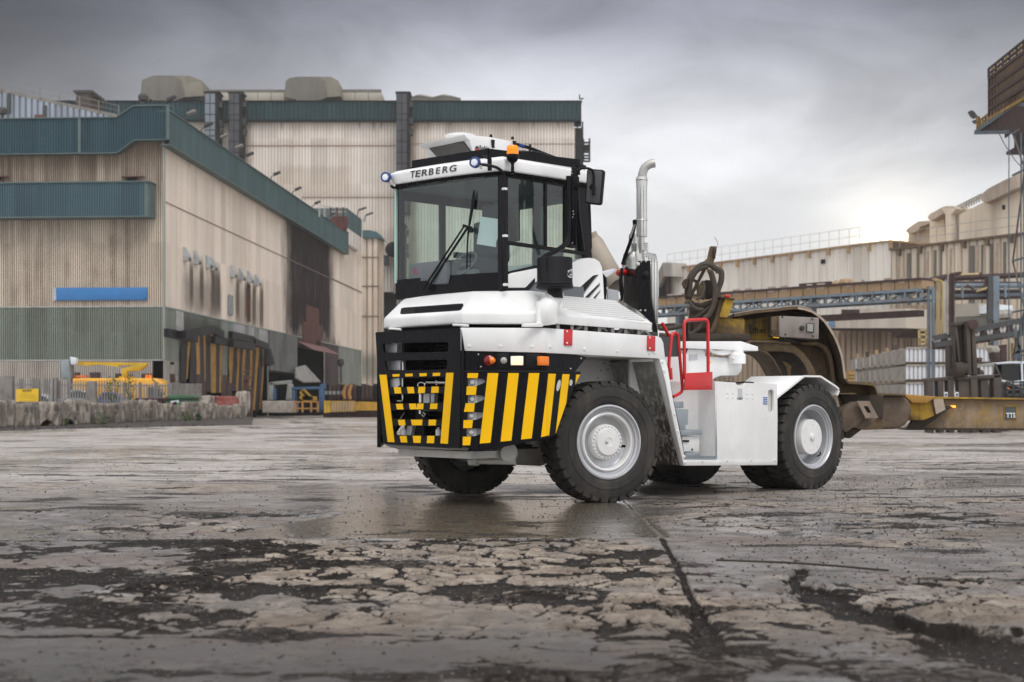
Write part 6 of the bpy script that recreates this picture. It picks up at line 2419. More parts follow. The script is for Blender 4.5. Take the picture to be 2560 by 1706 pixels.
# ---- pale slab lit post at shed corner (thin panel leaning)
# ---- floodlights along the parapet
M["lampgrey"] = paint("flood lamp grey", (.22, .20, .18), .5, dirt=.3)
M["lampdark"] = paint("flood lamp dark", (.03, .03, .032), .5, dirt=.2)
fl = None
for i, (t, x, y) in enumerate((("A3", 190, 300), ("A3", 325, 400), ("A3", 452, 475), ("A3", 570, 560), ("A3", 655, 622), ("A3", 870, 775), ("A3", 1040, 892), ("A3", 1195, 992), ("A3", 1318, 1078), ("A3", 1432, 1160), ("A1", 1460, 372))):
 p = AX(t, x, y, .6)
 order = ("second", "third", "fourth", "fifth", "sixth", "seventh", "eighth", "ninth", "tenth", "farthest", "nearest")[i]
 e = bpy.data.objects.new("floodlight", None)
 COL.objects.link(e)
 zt_ = zs1a + (zs1b - zs1a) * p.y / yEnd
 e.matrix_world = Matrix.Translation(A.o) @ Matrix.Rotation(A.a, 4, "Z") @ Matrix.Translation((.6, p.y, zt_))
 tag(e, "%s floodlight along the sloping-away teal parapet" % order, "floodlight", "floodlights along the teal parapet")
 mb = MB()
 mb.bar((0, 0, 0), (.0, 0, .30), .07).bar((0, 0, .30), (.35, 0, .5), .06)
 mb.build("bracket", M["lampdark"], e)
 mb = MB()
 mb.slab([(.2, -.25, .58), (.78, -.25, .80), (.82, -.25, .66), (.28, -.25, .40)], (0, .5, 0))
 mb.build("lamp_head", M["lampgrey"] if i in (0, 2, 3) else M["lampdark"], e, bevel=.03)
for (t, x, y, lab) in (("A1", 1275, 350, "round dark lamp standing on the shed parapet below the roof vent"), ("A1", 20, 470, "round dark lamp on the low parapet by the picture edge")):
 p = AY(t, x, y, -.5)
 e = bpy.data.objects.new("roof_lamp", None)
 COL.objects.link(e)
 e.matrix_world = Matrix.Translation(A.o) @ Matrix.Rotation(A.a, 4, "Z") @ Matrix.Translation(p)
 tag(e, lab, "roof lamp")
 mb = MB()
 mb.lathe([(.12, -.3), (.12, .1), (.3, .2), (.34, .45), (.22, .62), (0, .66)], 14)
 mb.build("lamp_head", M["lampdark"], e)

# ---- roof rail and pale gable behind, top left
Gp = Frame(0, 130, 0)
e = Gp.root("pale_shed", "pale blue-grey ribbed gable rising behind the teal parapet", "shed")
ga, gb, gc = Gp.Y("A1", -80, 232, 0), Gp.Y("A1", 1040, 478, 0), Gp.Y("A1", 1040, 520, 0)
sheet("wall_cladding", (ga.x, 0), (gb.x, 0), 8, lambda s: ga.z + (gb.z - ga.z) * s / (gb.x - ga.x), clad("pale gable", (.30, .34, .40), dcol=(.11, .11, .12), groove=.6, streak=.3, rust=.1), e, .55, .1, (0, -1), .35)
mb = MB()
mb.slab([ga, gb, gb + Vector((0, 0, .3)), ga + Vector((0, 0, .3))], (0, 20, 0))
mb.build("roof", paint("gable roof edge", (.20, .19, .17), .7, dirt=.3), e)
mb = MB()
mb.slab([Gp.Y("A1", x, y, -.2) for x, y in ((310, 455), (418, 455), (418, 480), (310, 480))], (0, -.1, 0))
mb.build("vent_panel", M["rustred"], e)
for (x, y0, y1) in ((80, 232, 440), (400, 340, 480)):
 mb = MB()
 mb.bar(Gp.Y("A1", x, y0 + 30, -.2), Gp.Y("A1", x, y1, -.2), .25)
 mb.build("downpipe", M["lampdark"], e)
e = Gp.root("roof_railing", "thin sloping handrail along the pale gable roof", "railing")
posts = ((5, 130, 245), (185, 173, 285), (355, 212, 320), (530, 252, 360), (708, 290, 400), (880, 330, 432), (1057, 372, 470))
for x, y0, y1 in posts:
 mb = MB()
 mb.bar(Gp.Y("A1", x, y0, -.1), Gp.Y("A1", x, y1 + 12, -.1), .07)
 mb.build("post", M["lampgrey"], e)
for k in (0, 62):
 mb = MB()
 mb.bar(Gp.Y("A1", -200, 85 + k, -.1), Gp.Y("A1", 1057, 372 + k * .7, -.1), .035)
 mb.build("rail", M["lampgrey"], e)

# ---- the tall shed behind
B = Frame(0, 186, 0)
big = B.root("tall_shed", "tall cream ribbed shed with dark teal top band behind the yard tractor", "shed")
BY = lambda t, x, y, v=0.0: B.Y(t, x, y, v)
bz0, bz1 = BY("A3", 1000, 312, -.6).z, BY("A3", 1000, 172, -.6).z
bxL, bxR = BY("A1", 380, 400).x - 12, BY("A5", 1838, 600).x
rust_rows = []
blB = []
for (t, x0, x1, y, h) in (("A3", 690, 1850, 515, 6), ("A3", 930, 1495, 706, 10), ("A3", 1110, 1850, 920, 8)):
 a, b = BY(t, x0, y + h * 2), BY(t, x1, y - h)
 blB.append((a.x, b.x, a.z + .3, b.z + .0, (.20, .12, .06), .5, .35))
a, b = BY("A3", 930, 930), BY("A3", 1495, 710)
blB.append((a.x, b.x, a.z, b.z, (.40, .30, .20), .35, .6))
for x0, x1 in ((640, 700), (1945, 2010)):
 a, b = BY("A3", x0, 1500), BY("A3", x1, 330)
 blB.append((a.x, b.x, 0, b.z, (.16, .10, .055), .85, .8))
for t, x in (("A3", 955), ("A3", 1562), ("A3", 1675), ("A3", 1732), ("A5", 300), ("A5", 525), ("A5", 1250), ("A5", 1403), ("A5", 1662)):
 y0, y1 = (372, 318) if t == "A3" else (560, 490)
 a, b = BY(t, x - 8, y0), BY(t, x + 8, y1)
 blB.append((a.x, b.x, a.z, b.z, (.13, .07, .04), .9, .15))
mB = clad("tall shed cladding", (0.72, 0.665, 0.61), dcol=(.38, .29, .21), groove=.42, streak=.42, rust=.22, blot=blB, top=(bz0 - 2, bz0 + .5, .45), sc=.6, panel=2.2, rcol=(.27, .17, .10))
sheet("wall_cladding", (bxL, 0), (bxR, 0), 0, bz0 + .3, mB, big, .40, .10, (0, -1), .35)
mB2 = clad("tall shed band", (.028, .058, .066), dcol=(.014, .028, .034), groove=.3, streak=.35, rust=.05, sc=.5)
rx = BY("A5", 1905, 400, -.6).x
sheet("parapet", (bxL, -.6), (rx, -.6), bz0, bz1, mB2, big, .55, .08, (0, -1), .3)
mb = MB()
mb.box((bxL, -.75, bz1), (rx + .1, 2, bz1 + .15)).box((bxL, -.65, bz0 - .25), (rx, .2, bz0))
mb.slab([(rx, -.6, bz0), (rx, -.6, bz1), (rx, 60, bz1), (rx, 60, bz0)], (-.2, 0, 0))
mb.build("parapet_trim", M["black"], big)
for t, x0, x1, y0, y1 in (("A3", 640, 1850, 512, 518), ("A3", 1110, 1850, 917, 922), ("A5", 90, 1830, 752, 758)):
 mb = MB()
 a, b = BY(t, x0, y1, -.1), BY(t, x1, y0, -.1)
 mb.box((a.x, -.06, a.z), (b.x, .0, b.z))
 mb.build("cladding_joint", paint("rusty joint", (.25, .16, .10), .8), big)
mb = MB()
a, b = BY("A5", 1832, 970), BY("A5", 1912, 480)
mb.slab([(bxR, 0, 0), (bxR, 0, bz0), (bxR + .3, 0, bz0), (b.x, .5, bz0), (b.x + .5, .5, bz0 - 22), (b.x + .8, .5, 0)], (0, 1.0, 0))
mb.slab([(b.x + .2, .6, 0), (b.x + .2, .6, bz0), (b.x + .2, 60, bz0), (b.x + .2, 60, 0)], (-.2, 0, 0))
mb.build("gable_end", M["dark"], big)
mb = MB()
for k in range(7):
 for x in (1845, 1880):
  mb.cbox(BY("A5", x + (k % 2) * 6, 492 + k * 14, -.1), (.6, .05, .35))
mb.build("sky_patch", paint("sky seen through holes", (.75, .78, .82), .9, dirt=0), big)  # pale plates painted as bright sky showing through the lattice
mb = MB()
for (x0, y0, x1, y1) in ((1926, 705, 1926, 940), (1990, 700, 1990, 945), (1926, 775, 1990, 775), (1926, 745, 1990, 745), (1926, 845, 1990, 845), (1926, 880, 1990, 880), (1926, 910, 1990, 910), (1926, 940, 1990, 940)):
 mb.bar(BY("A5", x0, y0, 1), BY("A5", x1, y1, 1), .22)
mb.slab([BY("A5", 1926, 775, 1), BY("A5", 1985, 775, 1), BY("A5", 1985, 820, 1), BY("A5", 1926, 820, 1)], (0, 1, 0))
mb.build("stair_cage", M["dark"], big)
mb = MB()
mb.bar(BY("A5", 1888, 290, 0), BY("A5", 1886, 240, 0), .15).bar(BY("A5", 1888, 285, 0), BY("A5", 1930, 280, 0), .15)
mb.build("antenna", M["dark"], big)
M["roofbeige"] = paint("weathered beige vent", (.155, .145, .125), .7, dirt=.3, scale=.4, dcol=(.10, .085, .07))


def vent_house(lab, q, depth, side=None):
 e = B.root("roof_vent", lab, "roof vent", "vents on the tall shed roof")
 mb = MB()
 mb.slab([BY(t, x, y, 4) for t, x, y in q], (0, depth, 0))
 mb.build("vent_body", M["roofbeige"], e)
 if side:
  mb = MB()
  mb.slab([BY(t, x, y, 3.9) for t, x, y in side], (0, .1, 0))
  mb.build("vent_mouth", M["dark"], e)
 return e


v_ = vent_house("large boxy beige roof vent, left of the two big ones", [("A1", 1265, 145), ("A1", 1365, 104), ("A1", 1530, 104), ("A1", 1625, 150), ("A1", 1650, 295), ("A1", 1552, 330), ("A1", 1355, 330), ("A1", 1355, 312), ("A1", 1252, 290)], 6)
mb = MB()
mb.slab([BY("A1", x, y, 4.02) for x, y in ((1530, 104), (1690, 106), (1795, 148), (1625, 152))], (0, 5, 0))
mb.slab([BY("A1", x, y, 4.04) for x, y in ((1625, 152), (1797, 152), (1818, 285), (1650, 297))], (0, 5, 0))
mb.build("vent_flank", paint("sunlit beige", (.22, .20, .155), .7, dirt=.2, scale=.4), v_)  # flank in a lighter paint, the light on it put into its colour
mb = MB()
mb.slab([BY("A1", x, y, 4.3) for x, y in ((1552, 328), (1650, 297), (1818, 288), (1730, 328))], (0, 3, 0))
mb.build("vent_mouth", M["dark"], v_)
v_ = vent_house("large boxy beige roof vent, right of the two big ones", [("A3", 985, 10), ("A3", 1010, -12), ("A3", 1075, -25), ("A3", 1240, -25), ("A3", 1300, 10), ("A3", 1315, 135), ("A3", 1240, 165), ("A3", 1065, 165), ("A3", 1065, 152), ("A3", 975, 132)], 6)
mb = MB()
mb.slab([BY("A3", x, y, 4.02) for x, y in ((1240, -25), (1340, -25), (1398, 8), (1300, 10))], (0, 5, 0))
mb.slab([BY("A3", x, y, 4.04) for x, y in ((1300, 10), (1398, 8), (1420, 128), (1315, 136))], (0, 5, 0))
mb.build("vent_flank", paint("sunlit beige", (.22, .20, .155), .7, dirt=.2, scale=.4), v_)  # lit side of this vent likewise painted as a lighter beige
mb = MB()
mb.slab([BY("A3", x, y, 4.3) for x, y in ((1238, 165), (1315, 136), (1420, 130), (1335, 165))], (0, 3, 0))
mb.build("vent_mouth", M["dark"], v_)
M["ridge"] = paint("ridge cladding", (.40, .37, .31), .7, dirt=.2, scale=.5, dcol=(.2, .16, .12))
e = B.root("roof_ridge", "long low beige ridge running between the big roof vents", "roof ridge")
for x0, x1 in ((345, 975), (1420, 1740)):
 n = max(2, int((x1 - x0) / 105))
 for k in range(n):
  a, b = x0 + (x1 - x0) * k / n, x0 + (x1 - x0) * (k + 1) / n
  mb = MB()
  mb.slab([BY("A3", a + 1, 100, 8), BY("A3", b - 1, 100, 8), BY("A3", b - 1, 168, 8), BY("A3", a + 1, 168, 8)], (0, 5, 0))
  mb.build("panel", M["ridge"], e, bevel=.1)
mb = MB()
mb.bar(BY("A3", 345, 95, 8.4), BY("A3", 1735, 92, 8.4), .5)
mb.build("ridge_cap", M["roofbeige"], e)
for lab, x0, xm, x1, x2 in (("small low gabled roof vent, nearer the big right vent", 90, 188, 322, 322), ("small low gabled roof vent, nearer the right roof corner", 322, 440, 580, 636)):
 e = B.root("gable_vent", lab, "roof vent", "vents on the tall shed roof")
 mb = MB()
 mb.slab([BY("A5", x, y, 4) for x, y in ((x0, 272), (xm, 240), (x1, 270), (x2, 272), (x2, 302), (x0, 302))], (0, 6, 0))
 mb.build("vent_body", M["roofbeige"], e)
 mb = MB()
 mb.slab([BY("A5", x0 - 4, 270, 3.9), BY("A5", xm, 238, 3.9), BY("A5", xm + 40, 236, 3.9), BY("A5", x1 + 20, 262, 3.9), BY("A5", x1, 270, 3.9), BY("A5", xm, 246, 3.9), BY("A5", x0, 277, 3.9)], (0, 7, 0))
 mb.build("vent_roof", M["ridge"], e)
e = B.root("roof_stack", "short dark brick-brown stack on the far teal roof", "chimney")
mb = MB()
a, b = BY("A1", 678, 430, -8), BY("A1", 806, 258, -8)
mb.box((a.x, -8, a.z), (b.x, -3, b.z)).box((a.x - .3, -8.2, b.z), (b.x + .3, -2.8, b.z + .3))
mb.build("stack", paint("dark brown brick", (.045, .032, .026), .9, dirt=.3), e)

# ---- clad ducts climbing the tall shed: every sheet a panel
M["ductpale"] = paint("galvanised duct panel", (.17, .20, .23), .5, dirt=.25, scale=.7, dcol=(.10, .12, .14))
M["ductdark"] = paint("sooty duct panel", (.050, .052, .060), .6, dirt=.3, scale=.7, dcol=(.025, .025, .028))


def duct(lab, t, x0, xm, x1, ys_, mat, yoff=-2.5, mats=None):
 e = B.root("duct", lab, "duct", "clad ducts climbing the tall shed")
 for i, (ya_, yb_) in enumerate(zip(ys_[:-1], ys_[1:])):
  cols = np.linspace(x0, xm, 3)
  for c0, c1 in zip(cols[:-1], cols[1:]):
   mb = MB()
   a, b = BY(t, c0, yb_, yoff), BY(t, c1, ya_, yoff)
   mb.box((a.x + .05, yoff, a.z + .08), (b.x - .05, yoff + .1, b.z - .05))
   mb.build("panel", M[mats[i]] if mats else M[mat], e)
 a, b = BY(t, x0, ys_[-1], yoff), BY(t, xm, ys_[0], yoff)
 c = BY(t, x1, ys_[0], yoff)
 mb = MB()
 mb.box((a.x, yoff + .04, a.z), (max(c.x, b.x + .1), -.1, b.z))
 mb.box((a.x - .1, yoff - .05, b.z - .15), (c.x + .15, 0, b.z + .1))
 mb.build("duct_core", M["dark"], e)
 for k in (1, 3, 4):
  if k < len(ys_) - 1:
   mb = MB()
   p = BY(t, x1 + 6, ys_[k], yoff)
   mb.cbox((p.x, yoff + 1, p.z), (.6, 1, .8))
   mb.build("bracket", M["lampdark"], e)


duct("pale galvanised clad duct, leftmost of the three on the tall shed", "A3", 350, 434, 458, [97, 185, 272, 335, 395, 440, 480, 540], "ductpale")
duct("sooty clad duct beside the pale one on the tall shed", "A3", 538, 622, 642, [97, 185, 272, 318, 400, 484, 572, 640], "ductdark")
duct("sooty clad duct directly above the tractor cab front", "A3", 1852, 1938, 1955, [97, 185, 268, 315, 398, 484, 570, 655, 740, 825, 915, 990, 1040], "ductdark")
mats = ["ductpale"] * 12
M["ductrust"] = paint("pale rusty duct panel", (.38, .36, .33), .6, dirt=.45, scale=.9, dcol=(.20, .12, .06))
e = duct("pale rust-stained lower clad duct behind the cab edge", "A4", 1848, 1905, 1920, [-120, -60, 0, 50, 110, 180, 235, 300, 360, 440, 520, 600], "ductrust", -2.6)

# ---- dark recess between sheds, round horn, small things right of the shed
e = B.root("access_block", "narrow rust-stained bay between the sheds behind the cab", "building")
mb = MB()
a, b = BY("A4", 1752, 700, -4), BY("A4", 1850, 420, -4)
mb.box((a.x, -4, 0), (b.x, -.2, b.z))
mb.build("bay", M["dark"], e)
mb = MB()
mb.slab([BY("A4", x, y, -4.2) for x, y in ((1752, 412), (1832, 412), (1832, 432), (1752, 432))], (0, -.5, 0))
mb.build("door_frame", M["black"], e)
mb = MB()
mb.lathe([(.9, 0), (1.0, .4), (.7, .9), (0, 1)], 16, align(BY("A4", 1828, 78, -1), (0, -1, 0)))
mb.build("round_vent", M["dark"], e)
mb = MB()
mb.slab([BY("A4", x, y, -.5) for x, y in ((1757, 125), (1798, 125), (1798, 205), (1757, 205))], (0, -.6, 0))
mb.build("fan_box", M["lampdark"], e)

# ---- second smaller shed at end of the first
ls = A.root("link_shed", "narrow cream ribbed tower with short teal parapet at the far end of the shed", "shed")
fy0, fy1 = AX("A3", 1466, 1100, .8).y, AX("A3", 1582, 1200, .8).y
fzA, fzB = AX("A3", 1466, 1005, .8).z, AX("A3", 1466, 1158, .8).z
sheet("parapet", (.8, fy0), (.8, fy1), fzB, fzA, mTs, ls, .4, .05, (1, 0), .3)
mb = MB()
mb.slab([(.8, fy0, fzB), (.8, fy0, fzA), (-3, fy0, fzA), (-3, fy0, fzB)], (0, .2, 0))
mb.build("parapet_end", M["tealtrim"], ls)
yb = yT
xr0 = AY("A4", 1585, 300, yb).x
xr1 = AY("A4", 1718, 300, yb).x
xr2 = AY("A4", 1755, 300, yb + 3).x
ztp = AY("A3", 1600, 1237, yb).z
mLs = clad("link shed cladding", (.66, .58, .49), dcol=(.2, .11, .08), groove=.62, streak=.45, rust=.2, blot=[(-50, 50, za(1560, 1090), zg1 - .5, (.22, .22, .19), .8, .3)])
sheet("wall_cladding", (xr0, yb), (xr1, yb), 0, ztp, mLs, ls, .62, .12, (0, -1), .30)
mLs2 = clad("link shed flank", (.62, .53, .43), dcol=(.15, .11, .08), groove=.5, streak=.5, rust=.25, ax=1)
sheet("wall_cladding", (xr1, yb), (xr2, yb + 3), 0, ztp, mLs2, ls, .8, .1, (.6, -.8), .3)
mb = MB()
mb.slab([AY("A3", x, y, yb - .4) for x, y in ((1587, 1180), (1632, 1178), (1695, 1190), (1712, 1205), (1728, 1240), (1587, 1238))], (0, 2, 0))
mb.slab([AY("A3", x, y, yb - .0) for x, y in ((1700, 1195), (1712, 1205), (1757, 1258), (1728, 1240))], (0, 3, 0))
mb.build("parapet", clad("link parapet", (.075, .14, .15), groove=0, streak=.4, rust=.05), ls)
for y in (1392, ):
 mb = MB()
 z = AY("A3", 1600, y, yb).z
 mb.box((xr0, yb - .05, z - .08), (xr1, yb, z + .08))
 z = AY("A4", 1600, 365, yb).z
 mb.box((xr0, yb - .05, z - .08), (xr1, yb, z + .08))
 z = AY("A4", 1600, 600, yb).z
 mb.box((xr0, yb - .05, z - .08), (xr1, yb, z + .08))
 mb.build("cladding_joint", paint("joint", (.22, .16, .12), .8), ls)
# gantry tank and rails glimpsed over the parapet
e = A.root("roof_platform", "rusty railed platform over the teal parapet end", "platform")
mb = MB()
dpl = 128
def AD(t, x, y, d):
 return A.D(t, x, y, d)
mb.slab([AD("A3", x, y, dpl) for x, y in ((1330, 1100), (1355, 1072), (1455, 1068), (1455, 1090), (1440, 1180), (1400, 1160))], (0, 1.5, 0))
mb.build("deck", M["rustred"], e)
for x in (1250, 1290, 1338, 1388, 1437):
 mb = MB()
 mb.bar(AD("A3", x, 1000, dpl), AD("A3", x, 1075, dpl), .14)
 mb.build("post", M["steeldull"] if x < 1300 else M["rustred"], e)
mb = MB()
mb.bar(AD("A3", 1245, 980, dpl), AD("A3", 1340, 1000, dpl), .08).bar(AD("A3", 1338, 1003, dpl), AD("A3", 1455, 1003, dpl), .08).bar(AD("A3", 1338, 1035, dpl), AD("A3", 1455, 1035, dpl), .08)
mb.build("rail", M["steeldull"], e)
for i, (x, y) in enumerate(((1545, 1035), (1600, 1075))):
 p = AX("A3", x, y, .8)
 e = bpy.data.objects.new("floodlight", None)
 COL.objects.link(e)
 e.matrix_world = Matrix.Translation(A.o) @ Matrix.Rotation(A.a, 4, "Z") @ Matrix.Translation(p)
 tag(e, "%s floodlight on the short teal parapet of the link tower" % ("left", "right")[i], "floodlight", "floodlights along the teal parapet")
 mb = MB()
 mb.bar((0, 0, -.6), (.2, 0, .2), .1).bar((.2, 0, .2), (1.1, 0, .5), .2)
 mb.build("lamp_head", M["lampdark"], e)

# ---- concrete blocks along the yard edge
M["blockc"] = None
m, g, p, out_ = new_mat("broken concrete block")
tcb = g.n("ShaderNodeTexCoord")
ob = tcb.outputs["Object"]
oi = g.n("ShaderNodeObjectInfo")
n1 = g.noise(g.vm("ADD", g.scale(ob, (1, 1, .35)), g.comb(g.m("MULTIPLY", oi.outputs["Random"], 50.), 0., 0.)), 2.6, 7, .7)
n2 = g.noise(g.scale(ob, (3.5, 3.5, .5)), 1.5, 5, .65)
c = g.mix(g.mr(n1, .38, .62), g.mix(oi.outputs["Random"], (.24, .205, .17), (.44, .39, .33)), (.13, .11, .095))
c = g.mix(g.mr(n2, .48, .60, 0, .75), c, (.05, .042, .036))
c = g.mix(g.mr(g.noise(ob, .9, 4), .55, .66, 0, .8), c, (.42, .37, .32))
g.put(p.inputs["Base Color"], c)
p.inputs["Roughness"].default_value = .9
b_ = g.n("ShaderNodeBump")
b_.inputs["Strength"].default_value = .6
b_.inputs["Distance"].default_value = .05
g.put(b_.inputs["Height"], n1)
g.link(b_.outputs[0], p.inputs["Normal"])
M["blockc"] = m


def rough_block(w_, h_, d_, seed, notch=0.0, mat=None):
 """irregular broken concrete block, origin at the middle of its front foot"""
 rs = random.Random(seed)
 bm = bmesh.new()
 nx, ny, nz = 7, 4, 5
 bmesh.ops.create_cube(bm, size=1)
 bmesh.ops.subdivide_edges(bm, edges=bm.edges, cuts=5, use_grid_fill=True)
 for v in bm.verts:
  x, y, z = v.co
  n1 = (vno(np.array([x * 3 + seed * 7.1]), np.array([z * 3 + y * 2.3]), seed)[0] - .5)
  n2 = (vno(np.array([x * 6 + seed * 3.1]), np.array([z * 5 + y * 4]), seed + 4)[0] - .5)
  k = 1 if z > .3 else .35
  x2 = x * (1 - .06 * max(0, z)) + n1 * .08 * (1 if abs(x) > .4 else .2)
  y2 = y + n2 * .12 * (1 if y < 0 else .2) + (.10 * z if y < 0 else 0)
  z2 = z + (n1 * .07 + n2 * .05) * (1 if z > .4 else .15)
  if z < -.4 and notch and abs(x) < .32:
   z2 += notch * max(0, 1 - (abs(x) / .32) ** 3)
  v.co = (x2 * w_, (y2 + .5) * d_, (z2 + .5) * h_)
 me = bpy.data.meshes.new("concrete_block")
 bmesh.ops.bevel(bm, geom=[e_ for e_ in bm.edges if e_.calc_face_angle(0) > R(60)], offset=.05, segments=2, affect="EDGES", clamp_overlap=True)
 for f in bm.faces:
  f.smooth = True
 bm.to_mesh(me)
 bm.free()
 me.materials.append(mat or M["blockc"])
 return me


edges = [-190, 20, 240, 447, 570, 712, 862, 985, 1112, 1205, 1282, 1440, 1565, 1682, 1765]
labs = ["outermost at the picture edge", "under the yellow sign, with a jagged top", "with two dark foot notches, right of the sign", "smooth faced one before the grey post", "stained one between the grey posts", "pale chipped one with weeds at its foot",
  "plain pale one below the dark bush", "narrow streaked one left of the maroon bin", "below the maroon bin's right half", "below the green bin's left end", "below the picture sticker of the green bin", "right of the green bin", "below the red painted lump", "palest one closing the row"]


def dep_at(xA2):
 return 64.0 + (xA2 / 1765.0) * 16.0


def berm(xA2):
 """the blocks stand on a low bank that rises to the right"""
 return max(0.0, min(1.0, xA2 / 1765.0)) * 0.34


for i in range(len(edges) - 1):
 xm = (edges[i] + edges[i + 1]) / 2
 d = dep_at(max(0, xm))
 s_ = .34446 / 3550 * d
 w_ = (edges[i + 1] - edges[i]) * s_ * .965
 X = ((xm * .34446) - 1280) / 3550 * d
 top = 1012 - (560 + (1292 + 14 * math.sin(i * 1.7) + (18 if i > 8 else 0)) * .34446)
 h_ = CAMH + top / 3550 * d + .04 - berm(xm)
 o = bpy.data.objects.new("concrete_block", rough_block(w_, h_, 1.3, i + 3, .28 if i in (2, 3) else 0))
 COL.objects.link(o)
 o.location = (X, d, berm(xm) - .04)
 o.rotation_euler = (R(random.uniform(-2, 3)), R(random.uniform(-2, 2)), R(random.uniform(-14, 10)))
 tag(o, "broken concrete block of the yard kerb, " + labs[i], "concrete block", "concrete blocks lining the yard edge")
M["redpaint"] = paint("faded red paint", (.24, .045, .035), .8, dirt=.35, dcol=(.25, .2, .17))
for i, (x0, x1, y0, y1, mt, lab) in enumerate(((1415, 1520, 1248, 1318, None, "upper concrete lump between green bin and red lump"), (1520, 1700, 1252, 1310, "redpaint", "upper block with faded red painted face"), (1688, 1765, 1215, 1330, None, "upper pale lump at the end of the kerb"))):
 d = 79.3 + i * .5
 s_ = .34446 / 3550 * d
 X = (((x0 + x1) / 2 * .34446) - 1280) / 3550 * d
 zb_ = CAMH + (1012 - (560 + y1 * .34446)) / 3550 * d
 h_ = (y1 - y0) * s_
 o = bpy.data.objects.new("concrete_block", rough_block((x1 - x0) * s_, h_ + .3, 1.4, i + 40, 0, M[mt] if mt else None))
 COL.objects.link(o)
 o.location = (X, d + .8, zb_ - .3)
 tag(o, lab, "concrete block", "concrete blocks lining the yard edge")
# rubble bank they stand on
rng2 = np.random.default_rng(9)
it = []
for k in range(2600):
 t = rng2.random()
 xa = t * 1790
 d = dep_at(xa) - rng2.random() ** 2 * 3.0 - .1
 it.append((((xa * .34446) - 1280) / 3550 * d, d, .04 + .10 * rng2.random() ** 3))
rocks("rubble", it, M["coal"], "dark rubble and crumbs along the foot of the kerb blocks", 4)
mb = MB()
rws = []
for k in range(61):
 xa = -250 + k * 2080 / 60
 row = []
 for j, (dd, zf_) in enumerate(((-3.2, -.05), (-1.6, .45), (-.2, 1.0), (1.5, 1.05), (9, .9), (14, -.1))):
  d = dep_at(xa) + dd + (fbm(np.array([k * .6]), np.array([j * 1.7]), 3)[0] - .5) * 1.0 * (j < 3)
  row.append((((xa * .34446) - 1280) / 3550 * d, d, (berm(xa) + .06) * zf_ + (fbm(np.array([k * .9]), np.array([j * 2.7]), 8)[0] - .5) * .08 * (0 < j < 3)))
 rws.append(row)
for k in range(60):
 for j in range(5):
  mb.add([rws[k][j], rws[k + 1][j], rws[k + 1][j + 1], rws[k][j + 1]], [(0, 1, 2, 3)])
M["berm"] = paint("black rubble bank", (.045, .038, .034), .9, dirt=.4, dcol=(.11, .09, .075), scale=4)
tag(mb.build("rubble_bank_ground", M["berm"]), kind="structure")

# ---- palisade fence, posts, sign
fd = 85.0
Fe = Frame(0, fd, 0)
fence = Fe.root("palisade_fence", "grey steel palisade fence before the yellow lift van", "fence")
M["galv"] = paint("galvanised fence", (.24, .235, .23), .5, dirt=.25, metal=.2)
mbp = MB()
s_ = .34446 / 3550 * fd
mbp.slab([(-.045, 0, 0), (.045, 0, 0), (.045, 0, 2.35), (0, 0, 2.52), (-.045, 0, 2.35)], (0, .03, 0))
p0 = None
zt = Fe.Y("A2", 500, 1140).z
for k in range(72):
 xx = 105 + k * 19.2
 if 358 < xx < 418 or 625 < xx < 698 or xx > 1245:
  continue
 P_ = Fe.Y("A2", xx, 1140)
 if p0 is None:
  p0 = mbp.build("pale", M["galv"], fence)
  q = p0
 else:
  q = dup(p0, fence)
 q.location = (P_.x, (1.5 if xx < 700 else 3.0) * 0, zt - 2.45 + (.12 if xx < 350 else 0) - (.15 if xx > 900 else 0))
for yv in (1168, 1300):
 mb = MB()
 a, b = Fe.Y("A2", 95, yv, .06), Fe.Y("A2", 1250, yv + 8, .06)
 mb.bar(a, b, .05, .08)
 mb.build("rail", M["galv"], fence)
for x in (505, 902, 1017, 1138, 280):
 mb = MB()
 a = Fe.Y("A2", x, 1148 if x > 800 else 1125, .1)
 mb.box((a.x - .07, .05, 0), (a.x + .07, .17, a.z))
 mb.build("post", M["galv"], fence)
mb = MB()
mb.slab([Fe.Y("A2", x, y, .0) for x, y in ((1072, 1185), (1120, 1185), (1120, 1265), (1072, 1265))], (0, .05, 0))
mb.build("infill_sheet", M["galv"], fence)
M["concgrey"] = paint("grey concrete post", (.20, .185, .17), .85, dirt=.3)
for x0, x1, y0, lab in ((362, 410, 1122, "twin grey gate posts left of the striped fence gap"), (628, 686, 1142, "wide grey concrete post in the palisade fence"), (-40, 88, 1105, "big grey concrete slab end at the picture edge")):
 e = Fe.root("concrete_post", lab, "post")
 a, b = Fe.Y("A2", x0, y0, -.3), Fe.Y("A2", x1, y0, -.3)
 mb = MB()
 if x0 == 362:
  mid = (a.x + b.x) / 2
  mb.box((a.x, -.3, 0), (mid - .03, 0, a.z))
  mb.build("post", M["galv"], e, bevel=.02)
  mb = MB()
  mb.box((mid + .03, -.3, 0), (b.x, 0, a.z + .05))
  mb.build("post", M["concgrey"], e, bevel=.02)
 else:
  mb.slab([(a.x, -.3, 0), (a.x + .02, -.3, a.z), (b.x, -.3, a.z), (b.x + (.25 if x0 > 0 else .0), -.3, 0)], (0, .35, 0))
  mb.build("post", M["concgrey"], e, bevel=.03)
e = Fe.root("low_wall", "grey ribbed concrete wall continuing from the fence to the doorway", "wall")
for k in range(6):
 a, b = Fe.Y("A2", 1210 + k * 42, 1158, 3), Fe.Y("A2", 1210 + (k + 1) * 42, 1158, 3)
 mb = MB()
 mb.box((a.x + .01, 3, 0), (b.x - .01, 3.2, a.z))
 mb.build("panel", M["concgrey"], e)
e = Fe.root("warning_sign", "yellow warning sign with faint print on the palisade fence", "sign")
M["signyellow"] = paint("sign yellow", (.72, .46, .01), .5, dirt=.1)
